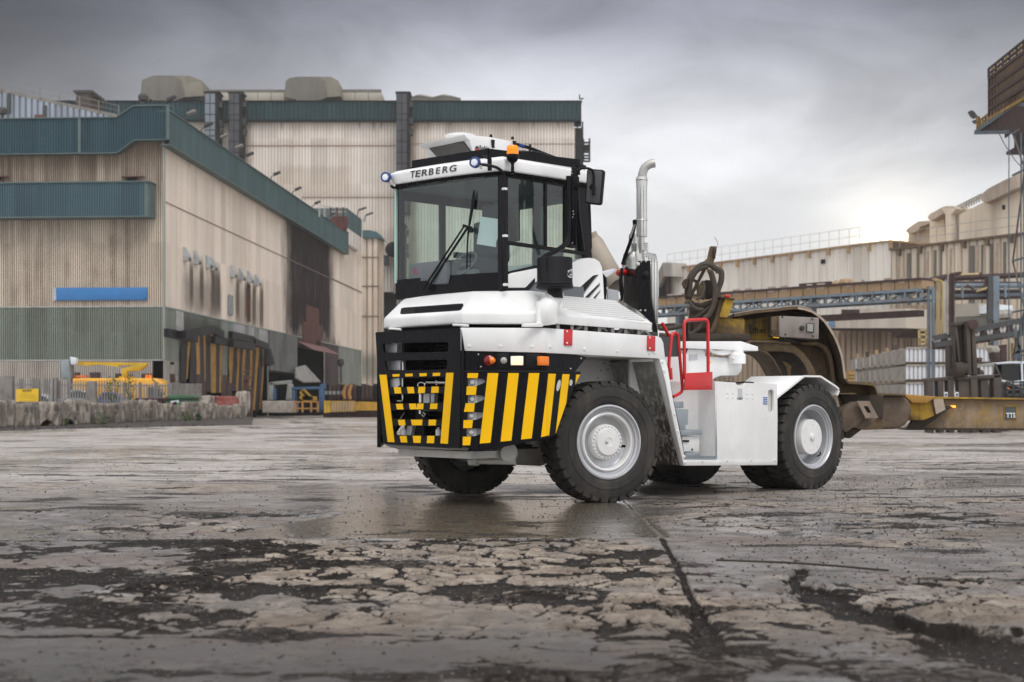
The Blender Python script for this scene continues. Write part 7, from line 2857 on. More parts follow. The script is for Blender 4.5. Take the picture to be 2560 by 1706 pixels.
q = [Fe.Y("A2", x, y, -.35) for x, y in ((117, 1200), (279, 1196), (279, 1292), (117, 1290))]
mb = MB()
mb.slab(q, (0, .03, 0))
sb = mb.build("sign_board", M["signyellow"], e)
M["signink"] = paint("sign ink", (.16, .10, .01), .6, dirt=0)
lettering("lettering", "WATERY", Fe.Y("A2", 162, 1222, -.355), Fe.Y("A2", 232, 1220, -.355), (0, 0, 1), .16, .01, M["signink"], sb, weight=.02)
mb = MB()
rs = random.Random(4)
for row, y in enumerate((1238, 1250, 1262, 1280)):
 x = 135 + rs.random() * 20
 while x < 250:
  w_ = rs.uniform(6, 16)
  mb.slab([Fe.Y("A2", x, y, -.352), Fe.Y("A2", x + w_, y, -.352), Fe.Y("A2", x + w_, y + 4, -.352), Fe.Y("A2", x, y + 4, -.352)], (0, -.008, 0))
  x += w_ + 4
mb.build("faint_print", paint("worn ink", (.45, .28, .01), .6, dirt=0), sb)

# ---- yellow van with folded boom lift
vd_ = 89.5
Vn = Frame(0, vd_, 0)
van = Vn.root("lift_van", "yellow van carrying a folded yellow boom lift and grey bucket", "van")
VY = lambda x, y, v=0.0: Vn.Y("B4", x, y, v)
M["vanyellow"] = paint("van yellow", (.85, .40, .005), .35, dirt=.05, coat=.4)
gz = 0.45
def gp_(p, z):
 return Vector((p.x, p.y, z))
q = [VY(925, 235), VY(2000, 235), VY(2080, 300), VY(2135, 350), VY(2190, 450)]
body = [gp_(q[0], gz), q[0], q[1], q[2], q[3], q[4], gp_(q[4] + Vector((.9, 0, 0)), 1.05), gp_(q[4] + Vector((.9, 0, 0)), gz)]
mb = MB()
mb.slab(body, (0, 1.95, 0))
mb.build("body", M["vanyellow"], van, bevel=.10, seg=3)
mb = MB()
mb.slab([VY(x, y, -.012) for x, y in ((1890, 350), (2015, 350), (2085, 440), (2085, 490), (1890, 490))], (0, .02, 0))
mb.build("cab_window", M["glassdark"], van)
mb = MB()
mb.slab([VY(2070, 350, .2), VY(2150, 362, .2), VY(2195, 450, .2), VY(2120, 450, .2)], (0, 1.5, 0))
mb.build("windscreen", M["glassdark"], van)
mb = MB()
mb.bar(VY(1945, 238, -.02), VY(2115, 450, -.02), .05)
mb.build("door_seam", M["darkgrey"], van)
for x in (1150, 2010):
 c_ = VY(x, 400)
 mb = MB()
 mb.lathe([(.30, 0), (.36, .03), (.36, .22), (.3, .25)], 20, align((c_.x, -.05, .36), (0, 1, 0)))
 mb.build("wheel", M["rubber"], van)
M["boomyellow"] = paint("boom yellow", (.62, .38, .005), .45, dirt=.2)
mb = MB()
mb.slab([VY(x, y, .6) for x, y in ((980, 22), (1880, 40), (1880, 75), (1700, 72), (1500, 68), (1560, 95), (1260, 62), (1080, 78), (960, 62))], (0, .4, 0))
mb.build("boom", M["boomyellow"], van)
mb = MB()
mb.slab([VY(x, y, .5) for x, y in ((1550, 115), (1830, 42), (1880, 50), (1860, 85), (1790, 135), (1620, 150), (1640, 215), (1555, 215))], (0, .4, 0))
mb.build("boom_knuckle", M["boomyellow"], van, bevel=.02)
mb = MB()
mb.slab([VY(x, y, .4) for x, y in ((1530, 212), (1670, 212), (1690, 236), (1510, 236))], (0, .8, 0))
mb.build("turntable", M["boomyellow"], van)
M["bucketgrey"] = paint("bucket grey", (.27, .31, .33), .5, dirt=.15)
mb = MB()
mb.slab([VY(x, y, .2) for x, y in ((772, -5), (880, -5), (890, 60), (900, 245), (775, 245))], (0, 1.0, 0))
mb.build("bucket", M["bucketgrey"], van, bevel=.06)
mb = MB()
mb.slab([VY(x, y, .1) for x, y in ((895, -40), (970, -25), (970, 60), (905, 62))], (0, .5, 0))
mb.build("control_box", M["paper"], van, bevel=.03)
mb = MB()
mb.slab([VY(x, y, .4) for x, y in ((965, 200), (1085, 196), (1100, 222), (965, 224))], (0, .8, 0))
mb.build("orange_bag", paint("orange bag", (.65, .16, .04), .6), van)
for x in (1878, 1922):
 mb = MB()
 mb.lathe([(.11, -.12), (.11, .05), (.06, .1), (0, .11)], 12, Matrix.Translation(VY(x, 212, .5)))
 mb.build("beacon", M["amber"], van)
for i, x in enumerate((938, 1205, 1528, 1868)):
 e = Vn.root("bollard", "dark brown steel bollard by the ribbed plinth, %s from the bucket" % ("first", "second", "third", "fourth")[i], "bollard", "dark bollards at the ribbed plinth")
 a = Vn.Y("B4", x, 160 + (15 if i > 1 else 0), 3.5)
 mb = MB()
 mb.box((a.x - .3, 3.5, 0), (a.x + .3, 4.0, a.z))
 mb.build("bollard_body", paint("brown steel", (.05, .028, .026), .8), e, bevel=.03)

# ---- parked cars behind the fence
Cf = Frame(0, 86.3, 0)


def car(lab, x0, x1, ytop, mat, roofx, yb=1308):
 e = Cf.root("parked_car", lab, "car", "cars parked behind the palisade fence")
 f = lambda x, y: Cf.Y("A2", x, y, 0)
 L = f(x1, ytop).x - f(x0, ytop).x
 zr = f(x0, ytop).z
 xa = f(x0, ytop).x
 h = max(.6, zr)
 pr_ = [(0, .35), (0, h * .62), (L * .06, h * .68), (L * .26, h * .76), (L * roofx, h * .98), (L * .58, h), (L * .78, h * .93), (L * .96, h * .68), (L, h * .6), (L, .35)]
 mb = MB()
 mb.slab([(xa + a, 0, b) for a, b in pr_], (0, 1.7, 0))
 bd = mb.build("body", mat, e, bevel=.08, seg=3)
 mb = MB()
 mb.slab([(xa + a, -.01, b) for a, b in ((L * .30, h * .74), (L * (roofx + .02), h * .92), (L * .58, h * .94), (L * .76, h * .88), (L * .86, h * .72))], (0, 1.72, 0))
 mb.build("side_window", M["glassdark"], e)
 for fx in (.18, .80):
  mb = MB()
  mb.lathe([(.24, 0), (.31, .03), (.31, .18), (.26, .2)], 18, align((xa + L * fx, -.04, .31), (0, 1, 0)))
  mb.build("wheel", M["rubber"], e)
 return e


M["carsilver"] = paint("car silver", (.42, .46, .50), .3, metal=.4, dirt=.05, coat=.5)
M["carblue"] = paint("car blue", (.05, .08, .26), .3, dirt=.05, coat=.5)
M["carwhite"] = paint("car white", (.62, .66, .70), .3, dirt=.05, coat=.5)
car("silver car behind the palisade fence under the van bucket", 395, 690, 1196, M["carsilver"], .42)
car("blue car behind the fence, right of the wide grey post", 640, 905, 1216, M["carblue"], .36)
car("pale car mostly hidden behind the yellow warning sign", 130, 400, 1232, M["carwhite"], .40)

# ---- bins
def bin_(lab, x0, x1, y0, y1, d, mat, lidm, tops, sticker=False):
 Fb = Frame(0, d, 0)
 e = Fb.root("waste_bin", lab, "bin")
 f = lambda x, y, v=0: Fb.Y("A2", x, y, v)
 mb = MB()
 mb.slab([f(x0 + 12, y0 + 18), f(x1 - 12, y0 + 18), Vector((f(x1 - 20, y1).x, 0, .1)), Vector((f(x0 + 20, y1).x, 0, .1))], (0, 1.0, 0))
 mb.build("bin_body", mat, e, bevel=.05)
 mb = MB()
 mb.slab([f(x, y, -.1) for x, y in tops], (0, 1.2, 0))
 mb.build("lid", lidm, e, bevel=.04)
 for x in (x0 + 30, x1 - 30):
  mb = MB()
  mb.lathe([(.1, 0), (.1, .06)], 12, align((f(x, y1).x, -.02, .1), (0, 1, 0)))
  mb.build("wheel", M["rubber"], e)
 if sticker:
  mb = MB()
  mb.slab([f(x, y, -.14) for x, y in ((1238, 1285), (1297, 1280), (1299, 1334), (1242, 1336))], (0, .05, 0))
  s1 = mb.build("sticker", M["paper"], e)
  for x, y, c in ((1247, 1312, "signyellow"), (1258, 1311, "signblue"), (1271, 1308, "red"), (1287, 1308, "binGreen2")):
   mb = MB()
   mb.lathe([(.10, 0), (.10, .01)], 10, align(f(x, y, -.15), (0, -1, 0)))
   mb.build("colour_dot", M[c], s1)
  mb = MB()
  mb.slab([f(x, y, -.15) for x, y in ((1262, 1290), (1282, 1292), (1278, 1306), (1264, 1302))], (0, -.01, 0))
  mb.build("dark_figure", M["dark"], s1)


M["binGreen2"] = paint("dot green", (.05, .35, .15), .5, dirt=0)
M["bingreen"] = paint("bin green", (.025, .11, .045), .45, dirt=.12)
M["binmaroon"] = paint("bin maroon", (.055, .012, .022), .5, dirt=.15)
M["trim"] = paint("pale lid trim", (.40, .32, .30), .6)
bin_("green waste bin with a colourful recycling sticker", 1190, 1432, 1248, 1334, 81.5, M["bingreen"], M["bingreen"], ((1186, 1262), (1215, 1248), (1300, 1240), (1405, 1245), (1428, 1256), (1428, 1270), (1190, 1275)), True)
bin_("maroon waste bin beside the green one", 972, 1190, 1262, 1330, 80, M["binmaroon"], M["binmaroon"], ((968, 1272), (985, 1264), (1190, 1262), (1190, 1278), (968, 1282)))

# ---- weeds
M["leaf"] = paint("weed leaf", (.055, .095, .03), .6, dirt=.2, dcol=(.09, .085, .03), scale=6)


def weed(lab, x, y, d, h, wd, seed, dark=False):
 rs = random.Random(seed)
 e = bpy.data.objects.new("weed", None)
 COL.objects.link(e)
 e.location = (((x * .34446) - 1280) / 3550 * d, d, CAMH + (1012 - (560 + y * .34446)) / 3550 * d)
 tag(e, lab, "weed", "weeds by the kerb blocks")
 mb = MB()
 for k in range(150):
  a = rs.uniform(0, 6.283)
  r = wd * rs.random() ** .6
  z = h * rs.random()
  r *= (1 - .5 * z / h)
  c_ = Vector((r * math.cos(a), r * math.sin(a) * .5, z))
  t1 = Vector((rs.uniform(-1, 1), rs.uniform(-1, 1), rs.uniform(-.3, 1))).normalized() * rs.uniform(.05, .12)
  t2 = Vector((rs.uniform(-1, 1), rs.uniform(-1, 1), rs.uniform(-.6, .6))).normalized() * rs.uniform(.02, .05)
  mb.add([c_ - t2, c_ + t1, c_ + t2, c_ - t1 * .4], [(0, 1, 2, 3)])
 mb.build("foliage", M["leaf"], e, recalc=False)
 mb = MB()
 for k in range(10):
  a = rs.uniform(0, 6.283)
  mb.bar((0, 0, 0), (wd * .7 * math.cos(a), wd * .3 * math.sin(a), h * rs.uniform(.5, 1.1)), .015)
 mb.build("stem", M["leaf"], e)


weed("dark green bush behind the blocks right of the grey post", 815, 1318, 73.5, 1.5, .55, 1)
weed("tall thin weed behind the blocks by the van door", 945, 1310, 74.5, 1.6, .45, 2)
weed("low green weed at the foot of the chipped block", 740, 1456, 69, .6, .45, 3)
weed("small weed sprig at the foot of the smooth block", 480, 1468, 67, .35, .10, 4)
weed("low weed patch at the foot of the block under the green bin", 1345, 1432, 74, .5, .4, 5)
weed("tiny weed near the end of the kerb blocks", 1440, 1428, 75, .35, .25, 6)

# ---- rusty stakes and posts by the curtains
M["brownsteel"] = paint("brown steel post", (.055, .030, .027), .8, dirt=.3, dcol=(.03, .02, .02))
St = Frame(0, 97, 0)
for i, (x0, x1, y0, y1, lab) in enumerate(((278, 308, 1055, 1120, "short brown post before the leftmost ochre strips"), (322, 352, 1115, 1200, "leaning brown post behind the red lump"), (488, 522, 1058, 1200, "brown steel post in front of the curtain gap"),
           (525, 556, 1122, 1200, "low brown post right beside the taller one"), (650, 690, 1062, 1260, "tall brown post before the farther curtain"), (655, 718, 1170, 1390, "rusty red-brown column with lattice at the kerb's end"))):
 e = St.root("steel_post", lab, "post", "brown steel posts before the doorways")
 a, b = St.Y("A4", x0, y0), St.Y("A4", x1, y0)
 mb = MB()
 mb.box((a.x, 0, 0), (b.x, .5, a.z))
 mb.build("post", M["brownsteel"], e, bevel=.04)
 if i == 5:
  mb = MB()
  for k in range(6):
   z = .3 + k * .6
   mb.bar((a.x, -.05, z), (b.x, -.05, z + .3), .07)
  mb.build("lattice", M["rustred"], e)

# ---- machinery at the far doorway
Mc = Frame(0, 120, 0)
mc = Mc.root("loading_rig", "grey and blue steel loading rig at the far doorway", "machine")
MY = lambda x, y, v=0.0: Mc.Y("A4", x, y, v)
M["rigblue"] = paint("rig blue", (.035, .11, .24), .55, dirt=.25)
M["riggrey"] = paint("rig grey", (.28, .29, .28), .6, dirt=.25)
M["rigyellow"] = paint("rig yellow", (.45, .27, .02), .6, dirt=.3)
M["railorange"] = paint("rusty orange rail", (.45, .22, .06), .7, dirt=.3)
for q, m_ in ((((845, 1255), (852, 1120), (890, 1118), (884, 1255)), "riggrey"), (((985, 1255), (1000, 1120), (1030, 1130), (1040, 1255)), "riggrey"), (((885, 1255), (890, 1160), (905, 1165), (905, 1255)), "rigblue"), (((860, 1115), (1020, 1100), (1020, 1130), (860, 1140)), "riggrey"),
    (((1245, 1345), (1245, 1170), (1280, 1165), (1280, 1345)), "rigblue"), (((1030, 1175), (1030, 1155), (1290, 1150), (1290, 1170)), "rigblue"), (((1255, 1130), (1290, 1125), (1290, 1155), (1255, 1158)), "rigblue"), (((1040, 1345), (1042, 1180), (1058, 1180), (1058, 1345)), "rigblue")):
 mb = MB()
 mb.slab([MY(x, y) for x, y in q], (0, 1.2, 0))
 mb.build("frame_member", M[m_], mc, bevel=.03)
for (x0, y0, x1, y1) in ((1105, 1185, 1180, 1260), (1120, 1180, 1195, 1255), (1100, 1225, 1160, 1265), (1120, 1240, 1230, 1245)):
 mb = MB()
 mb.bar(MY(x0, y0, -.3), MY(x1, y1, -.3), .35)
 mb.build("brace", M["rigyellow"], mc)
mb = MB()
mb.slab([MY(x, y, 1.5) for x, y in ((885, 1260), (885, 1160), (1000, 1160), (1040, 1260))], (0, 1.2, 0))
mb.build("hopper", M["dark"], mc)
cb = Mc.root("concrete_plinth_block", "white concrete base block under the loading rig", "concrete block")
mb = MB()
mb.slab([MY(x, y, -1.2) for x, y in ((800, 1262), (1045, 1262), (1045, 1356), (800, 1356))], (0, 3, 0))
mb.build("base", paint("pale concrete", (.42, .38, .34), .85, dirt=.25), cb, bevel=.08)
rl = Mc.root("guard_rail", "thin orange guard rail beside the white concrete base", "railing")
for x in (1060, 1118, 1185, 1238):
 mb = MB()
 mb.bar(MY(x, 1265, -1.5), MY(x, 1352, -1.5), .16)
 mb.build("post", M["railorange"], rl)
for y in (1270, 1322):
 mb = MB()
 mb.bar(MY(1055, y, -1.5), MY(1240, y, -1.5), .11)
 mb.build("rail", M["railorange"], rl)
M["blockyellow"] = paint("block yellow", (.60, .38, .02), .6, dirt=.2)
M["blockochre"] = paint("block ochre", (.50, .28, .03), .7, dirt=.35)
e = Mc.root("yellow_barrier", "yellow barrier block with pale slanted stripes at the far doorway", "barrier")
mb = MB()
mb.slab([MY(x, y, -1.5) for x, y in ((1285, 1260), (1335, 1262), (1335, 1352), (1285, 1357))], (0, 1.5, 0))
mb.build("barrier_end", M["blockyellow"], e)
mb = MB()
mb.slab([MY(x, y, -1.4) for x, y in ((1335, 1262), (1520, 1262), (1520, 1345), (1335, 1352))], (0, 1.5, 0))
mb.build("barrier_body", M["blockochre"], e)
for k in range(8):
 x = 1345 + k * 22
 mb = MB()
 mb.slab([MY(x + 6, 1268, -1.42), MY(x + 14, 1268, -1.42), MY(x + 6, 1345, -1.42), MY(x - 2, 1345, -1.42)], (0, -.05, 0))
 mb.build("stripe", M["ridge"], e)
e = Mc.root("ochre_barrier", "low ochre barrier block beside the tractor bumper", "barrier")
mb = MB()
mb.slab([MY(x, y, 3) for x, y in ((1535, 1275), (1560, 1268), (1725, 1272), (1728, 1338), (1535, 1338))], (0, 1.5, 0))
mb.build("barrier_body", M["blockochre"], e)
e = Mc.root("brown_machine", "row of dark brown machine frames along the far yard edge", "machine")
for k in range(14):
 x = 1290 + k * 32
 mb = MB()
 top = 1128 + (k % 3) * 8
 mb.slab([MY(x, top, 6), MY(x + 24, top, 6), MY(x + 28, 1255, 6), MY(x - 4, 1255, 6)], (0, 2, 0))
 mb.build("machine_frame", M["brownsteel"] if k % 4 else M["dark"], e, bevel=.05)
for k in range(5):
 x = 1290 + k * 32
 mb = MB()
 mb.slab([MY(x, 1185, 5), MY(x + 22, 1185, 5), MY(x + 22, 1212, 5), MY(x, 1212, 5)], (0, .5, 0))
 mb.build("roller", M["riggrey"], e)
mb = MB()
mb.box((MY(1280, 1260, 7).x, 7, 0), (MY(1900, 1260, 7).x, 9, MY(1280, 1150, 7).z))
mb.build("machine_bed", M["brownsteel"], e)
for x in (1448, 1490):
 mb = MB()
 mb.tube([MY(x, 1250, 4), MY(x - 8, 1200, 4), MY(x + 5, 1155, 4), MY(x + 12, 1135, 4)], .15, 8)
 mb.build("pipe", M["railorange"], e)
e = Mc.root("lamp_post", "thin pole lamp in front of the sage band near the link tower", "lamp post")
mb = MB()
mb.bar(MY(1418, 970, 20), MY(1420, 1125, 20), .22)
mb.build("pole", M["darkgrey"], e)
mb = MB()
mb.lathe([(.2, -.3), (.35, 0), (.3, .4), (0, .5)], 12, Matrix.Translation(MY(1418, 968, 20)))
mb.build("lamp_head", M["darkgrey"], e)

# ================================================================== THE LOW TRAILER COUPLED BEHIND
T = Frame(4.2, 20.9, 0)
trailer = T.root("gooseneck_trailer", "dirty yellow and brown gooseneck roll trailer coupled to the white tractor", "trailer")
TD = lambda t, x, y, d=20.2: T.D(t, x, y, d)
Yv = Vector((0, 1, 0))


def grimy(name, col, grime, amt, scale=1.3, low=None, rough=.75):
 m, g, p, out_ = new_mat(name)
 tc_ = g.n("ShaderNodeTexCoord")
 ob = tc_.outputs["Object"]
 n1 = g.noise(ob, scale, 8, .68, .5)
 n2 = g.noise(g.scale(ob, (2.2, 2.2, .5)), scale * 1.6, 6, .7)
 f = g.mr(g.m("ADD", g.m("MULTIPLY", n1, .55), g.m("MULTIPLY", n2, .45)), .62 - amt * .35, .70 - amt * .22)
 if low:
  z = g.sep(ob)[2]
  f = g.m("MAXIMUM", f, g.mr(g.m("ADD", z, g.m("MULTIPLY", g.m("SUBTRACT", n1, .5), .5)), low[1], low[0]))
 gr = g.mix(g.mr(n2, .35, .65), grime, tuple(k * 1.9 for k in grime))
 gr = g.mix(g.mr(g.noise(ob, 7, 6, .7), .5, .7, 0, .6), gr, tuple(k * 3.0 for k in grime))
 g.put(p.inputs["Base Color"], g.mix(f, col, gr))
 p.inputs["Roughness"].default_value = rough
 p.inputs["Specular IOR Level"].default_value = .3
 b = g.n("ShaderNodeBump")
 b.inputs["Strength"].default_value = .4
 b.inputs["Distance"].default_value = .01
 g.put(b.inputs["Height"], g.noise(ob, 18, 6, .7))
 g.link(b.outputs[0], p.inputs["Normal"])
 return m


brn = (.075, .052, .033)
M["neck"] = grimy("grimy brown steel", (.17, .115, .055), brn, .75)
M["neckyellow"] = grimy("worn yellow steel", (.42, .26, .03), brn, .50)
M["neckdust"] = grimy("dusty flange", (.42, .35, .29), (.20, .15, .11), .45)
M["neckdark"] = grimy("dark greasy steel", (.05, .038, .028), (.025, .020, .016), .5)
M["hose"] = grimy("dusty hose", (.075, .060, .048), (.04, .032, .025), .5)
M["slag"] = grimy("caked brown dirt", (.14, .105, .075), (.07, .052, .038), .6, scale=3)
M["beamyellow"] = grimy("dirty yellow beam", (.36, .235, .06), (.15, .11, .075), .80, low=(.62, 1.0))


def TP(name, pts, d, th, mat, t="B2", bevel=0.0, parent=None):
 mb = MB()
 mb.slab([TD(t, x, y, d) for x, y in pts], Yv * th)
 return mb.build(name, M[mat] if isinstance(mat, str) else mat, parent or trailer, bevel=bevel)


outer_curve = [(140, 205), (350, 168), (560, 150), (690, 132), (760, 130), (830, 142), (900, 165), (960, 205), (1015, 255), (1065, 325), (1110, 400), (1150, 490), (1180, 580), (1198, 680), (1208, 760), (1216, 812), (1262, 860), (1480, 876), (1512, 892), (1530, 925), (1545, 970)]
inner_curve = [(610, 790), (598, 740), (570, 690), (530, 620), (480, 565), (430, 530), (385, 518), (300, 520)]
web = outer_curve + [(1600, 972), (1600, 1310), (1400, 1315), (1340, 1200), (1210, 1180), (1150, 960), (1100, 860), (950, 800)] + inner_curve + [(300, 440), (140, 440)]
TP("gooseneck_web", web, 20.75, .06, "neck")
TP("gooseneck_web", web, 21.45, .06, "neck")
# curved top flange
mb = MB()
oc = [TD("B2", x, y, 20.25) for x, y in outer_curve]
for a, b in zip(oc[:-1], oc[1:]):
 mb.slab([a, b, b + Yv * 1.3, a + Yv * 1.3], (0, 0, .035))
mb.build("top_flange", M["neck"], trailer)
mb = MB()
for a, b in zip(oc[:6], oc[1:7]):
 up = Vector((0, 0, .04))
 mb.slab([a + up, b + up, b + up + Yv * 1.3, a + up + Yv * 1.3], (0, 0, .012))
mb.build("dust_layer", M["neckdust"], trailer)
mb = MB()
k0 = 4
for a, b in zip(oc[k0:-6], oc[k0 + 1:-5]):
 mb.slab([a - Yv * .01, b - Yv * .01, b - Yv * .01 + (Vector((b.z - a.z, 0, -(b.x - a.x))).normalized() * -.03), a - Yv * .01 + (Vector((b.z - a.z, 0, -(b.x - a.x))).normalized() * -.03)], (0, .02, 0))
mb.build("flange_edge", M["neckdust"], trailer)
# soffit of the arch
mb = MB()
ic_ = [TD("B2", x, y, 20.3) for x, y in inner_curve]
for a, b in zip(ic_[:-1], ic_[1:]):
 mb.slab([a, b, b + Yv * 1.25, a + Yv * 1.25], (0, 0, -.03))
mb.build("arch_soffit", M["neck"], trailer)
TP("arch_face", [(300, 440), (520, 446), (650, 462), (740, 495), (820, 560), (880, 640), (925, 720), (945, 790), (870, 790), (840, 700), (790, 620), (720, 560), (600, 545), (430, 545), (385, 515), (300, 520)], 20.3, .04, "neck", bevel=.004)
TP("arch_recess", [(430, 545), (600, 545), (720, 560), (790, 620), (840, 700), (870, 790), (610, 790), (598, 740), (570, 690), (530, 620), (480, 565)], 20.55, .04, "neckdark")
TP("yellow_patch", [(610, 640), (660, 655), (700, 690), (690, 790), (668, 790), (650, 700)], 20.54, .005, "neckyellow")
TP("stiffener", [(790, 450), (960, 452), (1040, 490), (1090, 560), (1120, 700), (1135, 860), (1100, 860), (1080, 700), (1055, 590), (1010, 520), (950, 485), (790, 482)], 20.5, .25, "neck", bevel=.01)
TP("stiffener", [(140, 432), (540, 438), (690, 455), (690, 475), (540, 458), (300, 455), (140, 455)], 20.25, .05, "neck")
TP("side_plate", [(235, 240), (520, 200), (520, 430), (300, 430), (300, 375), (235, 375)], 20.6, .05, "neckyellow")
TP("side_plate", [(0, 215), (235, 215), (300, 375), (0, 385)], 20.5, .05, "neckyellow")
lettering("lettering", "TTS Liftec", TD("B2", 130, 372, 20.59), TD("B2", 455, 362, 20.59), (0, 0, 1), .085 * 1.0, .004, M["neckdark"], trailer, weight=.01)
# control box
mb = MB()
mb.slab([TD("B2", x, y, 20.12) for x, y in ((582, 196), (970, 214), (968, 424), (582, 402))], Yv * .4)
cbx = mb.build("control_box", paint("dusty box", (.26, .225, .205), .6, dirt=.3, dcol=(.12, .095, .075)), trailer, bevel=.01)
TP("box_side", [(505, 205), (580, 196), (580, 402), (505, 396)], 20.2, .3, "neck")
mb = MB()
mb.slab([TD("B2", x, y, 20.11) for x, y in ((845, 266), (924, 270), (920, 362), (846, 356))], Yv * -.02)
sc0 = mb.build("screen_frame", M["neckdark"], cbx, bevel=.01)
mb = MB()
mb.slab([TD("B2", x, y, 20.085) for x, y in ((854, 274), (914, 277), (912, 352), (855, 348))], Yv * -.006)
mb.build("screen", paint("grey screen", (.30, .31, .28), .3, dirt=.1), sc0)
mb = MB()
mb.lathe([(.035, 0), (.035, .02), (.02, .035), (0, .035)], 18, align(TD("B2", 802, 316, 20.11), (0, -1, 0)))
mb.build("knob", M["neckdark"], cbx)
for x, y in ((640, 378), (912, 396), (612, 206), (905, 226)):
 mb = MB()
 mb.lathe([(.014, 0), (0, .012)], 8, align(TD("B2", x, y, 20.11), (0, -1, 0)))
 mb.build("bolt", M["neckdark"], cbx)
mb = MB()
mb.tube([TD("B2", x, y, 20.1) for x, y in ((520, 385), (508, 350), (525, 335), (545, 350), (540, 385), (530, 410))], .008, 6)
mb.tube([TD("B2", x, y, 20.05) for x, y in ((515, 345), (535, 380), (545, 400))], .008, 6)
mb.build("cable_loop", M["neckdark"], trailer)
mb = MB()
mb.tube([TD("B2", x, y, 20.05) for x, y in ((520, 405), (545, 410), (578, 412))], .007, 6)
mb.build("cable_tie", M["yellow"], trailer)
for k in range(4):
 mb = MB()
 mb.tube([TD("B2", 590 + k * 30, 405, 20.2), TD("B2", 600 + k * 30, 432, 20.2), TD("B2", 622 + k * 32, 445, 20.25), TD("B2", 700 + k * 25, 455, 20.4)], .012, 6)
 mb.build("cable", M["neckdark"], trailer)
# front nose over the fifth wheel
TP("nose_plate", [(800, 1190), (1390, 1196), (1465, 1205), (1462, 1268), (1180, 1262), (800, 1258)], 20.0, 1.2, "neckdark", "B1", .01)
TP("nose_web", [(1065, 1195), (1110, 1030), (1395, 1040), (1400, 1196)], 20.3, .06, "neckyellow", "B1")
TP("nose_web", [(800, 905), (1060, 820), (1110, 860), (1110, 1030), (1065, 1195), (800, 1195)], 20.45, .06, "neck", "B1")
TP("inclined_post", [(1195, 800), (1290, 818), (1235, 985), (1215, 1020), (1128, 1018)], 20.1, .30, "neckyellow", "B1", .008)
TP("inclined_post", [(1140, 790), (1195, 800), (1128, 1018), (1060, 1195), (1015, 1185), (1085, 1010)], 20.2, .25, "neck", "B1", .008)
TP("post_cap", [(1140, 788), (1185, 800), (1295, 815), (1290, 828), (1140, 806)], 20.05, .4, "neckdark", "B1")
TP("red_cap", [(1186, 775), (1200, 770), (1245, 772), (1250, 800), (1188, 798)], 20.15, .16, "red", "B1", .012)
TP("red_panel", [(850, 1070), (1000, 1060), (980, 1130), (880, 1165), (845, 1140)], 20.4, .02, M["pinkrust"], "B1")
TP("red_smear", [(1285, 1215), (1370, 1222), (1368, 1236), (1285, 1230)], 19.99, .008, "rustred", "B1")
TP("grease_drum", [(965, 610), (1050, 612), (1055, 810), (975, 812)], 20.4, .25, "neckdark", "B1", .02)
TP("hose_mast", [(1030, 242), (1100, 245), (1095, 300), (1085, 350), (1060, 430), (1015, 470), (935, 480), (930, 440), (1000, 370), (1015, 300)], 20.45, .10, "neck", "B1", .006)
TP("hose_mast", [(1060, 262), (1096, 262), (1082, 380), (1070, 380)], 20.4, .12, "neckdark", "B1", .004)
mb = MB()
mb.tube([TD("B1", x, y, 20.5) for x, y in ((1072, 145), (1090, 170), (1106, 205), (1108, 240))], .006, 5)
mb.build("wire", M["steeldull"], trailer)
hoses = [([(800, 600), (790, 640), (775, 700), (772, 770), (790, 830), (850, 880), (950, 890), (1050, 850), (1075, 790)], .035),
   ([(800, 600), (830, 540), (900, 470), (960, 440), (1020, 445), (1060, 470), (1110, 500), (1145, 520), (1150, 580), (1140, 640), (1110, 720), (1090, 790)], .042),
   ([(1030, 520), (1055, 600), (1078, 700), (1078, 800), (1060, 900), (1010, 990), (960, 1030)], .042),
   ([(1000, 470), (900, 500), (850, 560), (815, 640), (810, 700), (790, 790)], .030),
   ([(1075, 780), (1060, 860), (1000, 920), (930, 980), (840, 1040), (760, 1090), (640, 1130), (540, 1142), (470, 1138)], .034),
   ([(1000, 990), (940, 1100), (880, 1160), (800, 1210), (700, 1225), (600, 1222), (470, 1210)], .034),
   ([(960, 500), (930, 560), (900, 620), (860, 700), (830, 760), (800, 830)], .024),
   ([(940, 620), (960, 680), (950, 740), (920, 800), (870, 820)], .020),
   ([(870, 640), (900, 700), (905, 780), (960, 820)], .022),
   ([(730, 660), (770, 620), (830, 610), (900, 640)], .022),
   ([(760, 700), (740, 680), (728, 655), (745, 620), (790, 600)], .018),
   ([(755, 870), (780, 840), (800, 850), (840, 900), (900, 930), (950, 930)], .024)]
for i, (pts, r) in enumerate(hoses):
 mb = MB()
 mb.tube([TD("B1", x, y, 20.35 - (i % 4) * .07) for x, y in pts], r, 8)
 mb.build("hydraulic_hose", M["hose"] if i % 3 else M["neckdark"], trailer)
mb = MB()
for k in range(5):
 x = 815 + k * 14
 mb.tube([TD("B1", x + 12 * math.cos(a * .9), 955 - k * 6 + 24 * math.sin(a * .9), 20.3 + a * .005) for a in range(8)], .006, 5)
mb.build("coiled_cable", M["neckdark"], trailer)
for q in ([(1000, 490), (1060, 500), (1050, 530), (1000, 525)], [(1090, 500), (1165, 495), (1165, 540), (1140, 545), (1090, 530)], [(720, 650), (760, 600), (790, 615), (770, 700), (740, 705)], [(880, 700), (930, 630), (955, 690), (930, 800), (890, 790)], [(1100, 815), (1150, 850), (1140, 875), (1095, 850)]):
 TP("hose_clamp", q, 20.25, .08, "neck", "B1", .006)
TP("frame_web", [(800, 905), (830, 1010), (800, 1100), (790, 1195), (760, 1195), (790, 1000)], 20.6, .04, "neckdust", "B1")
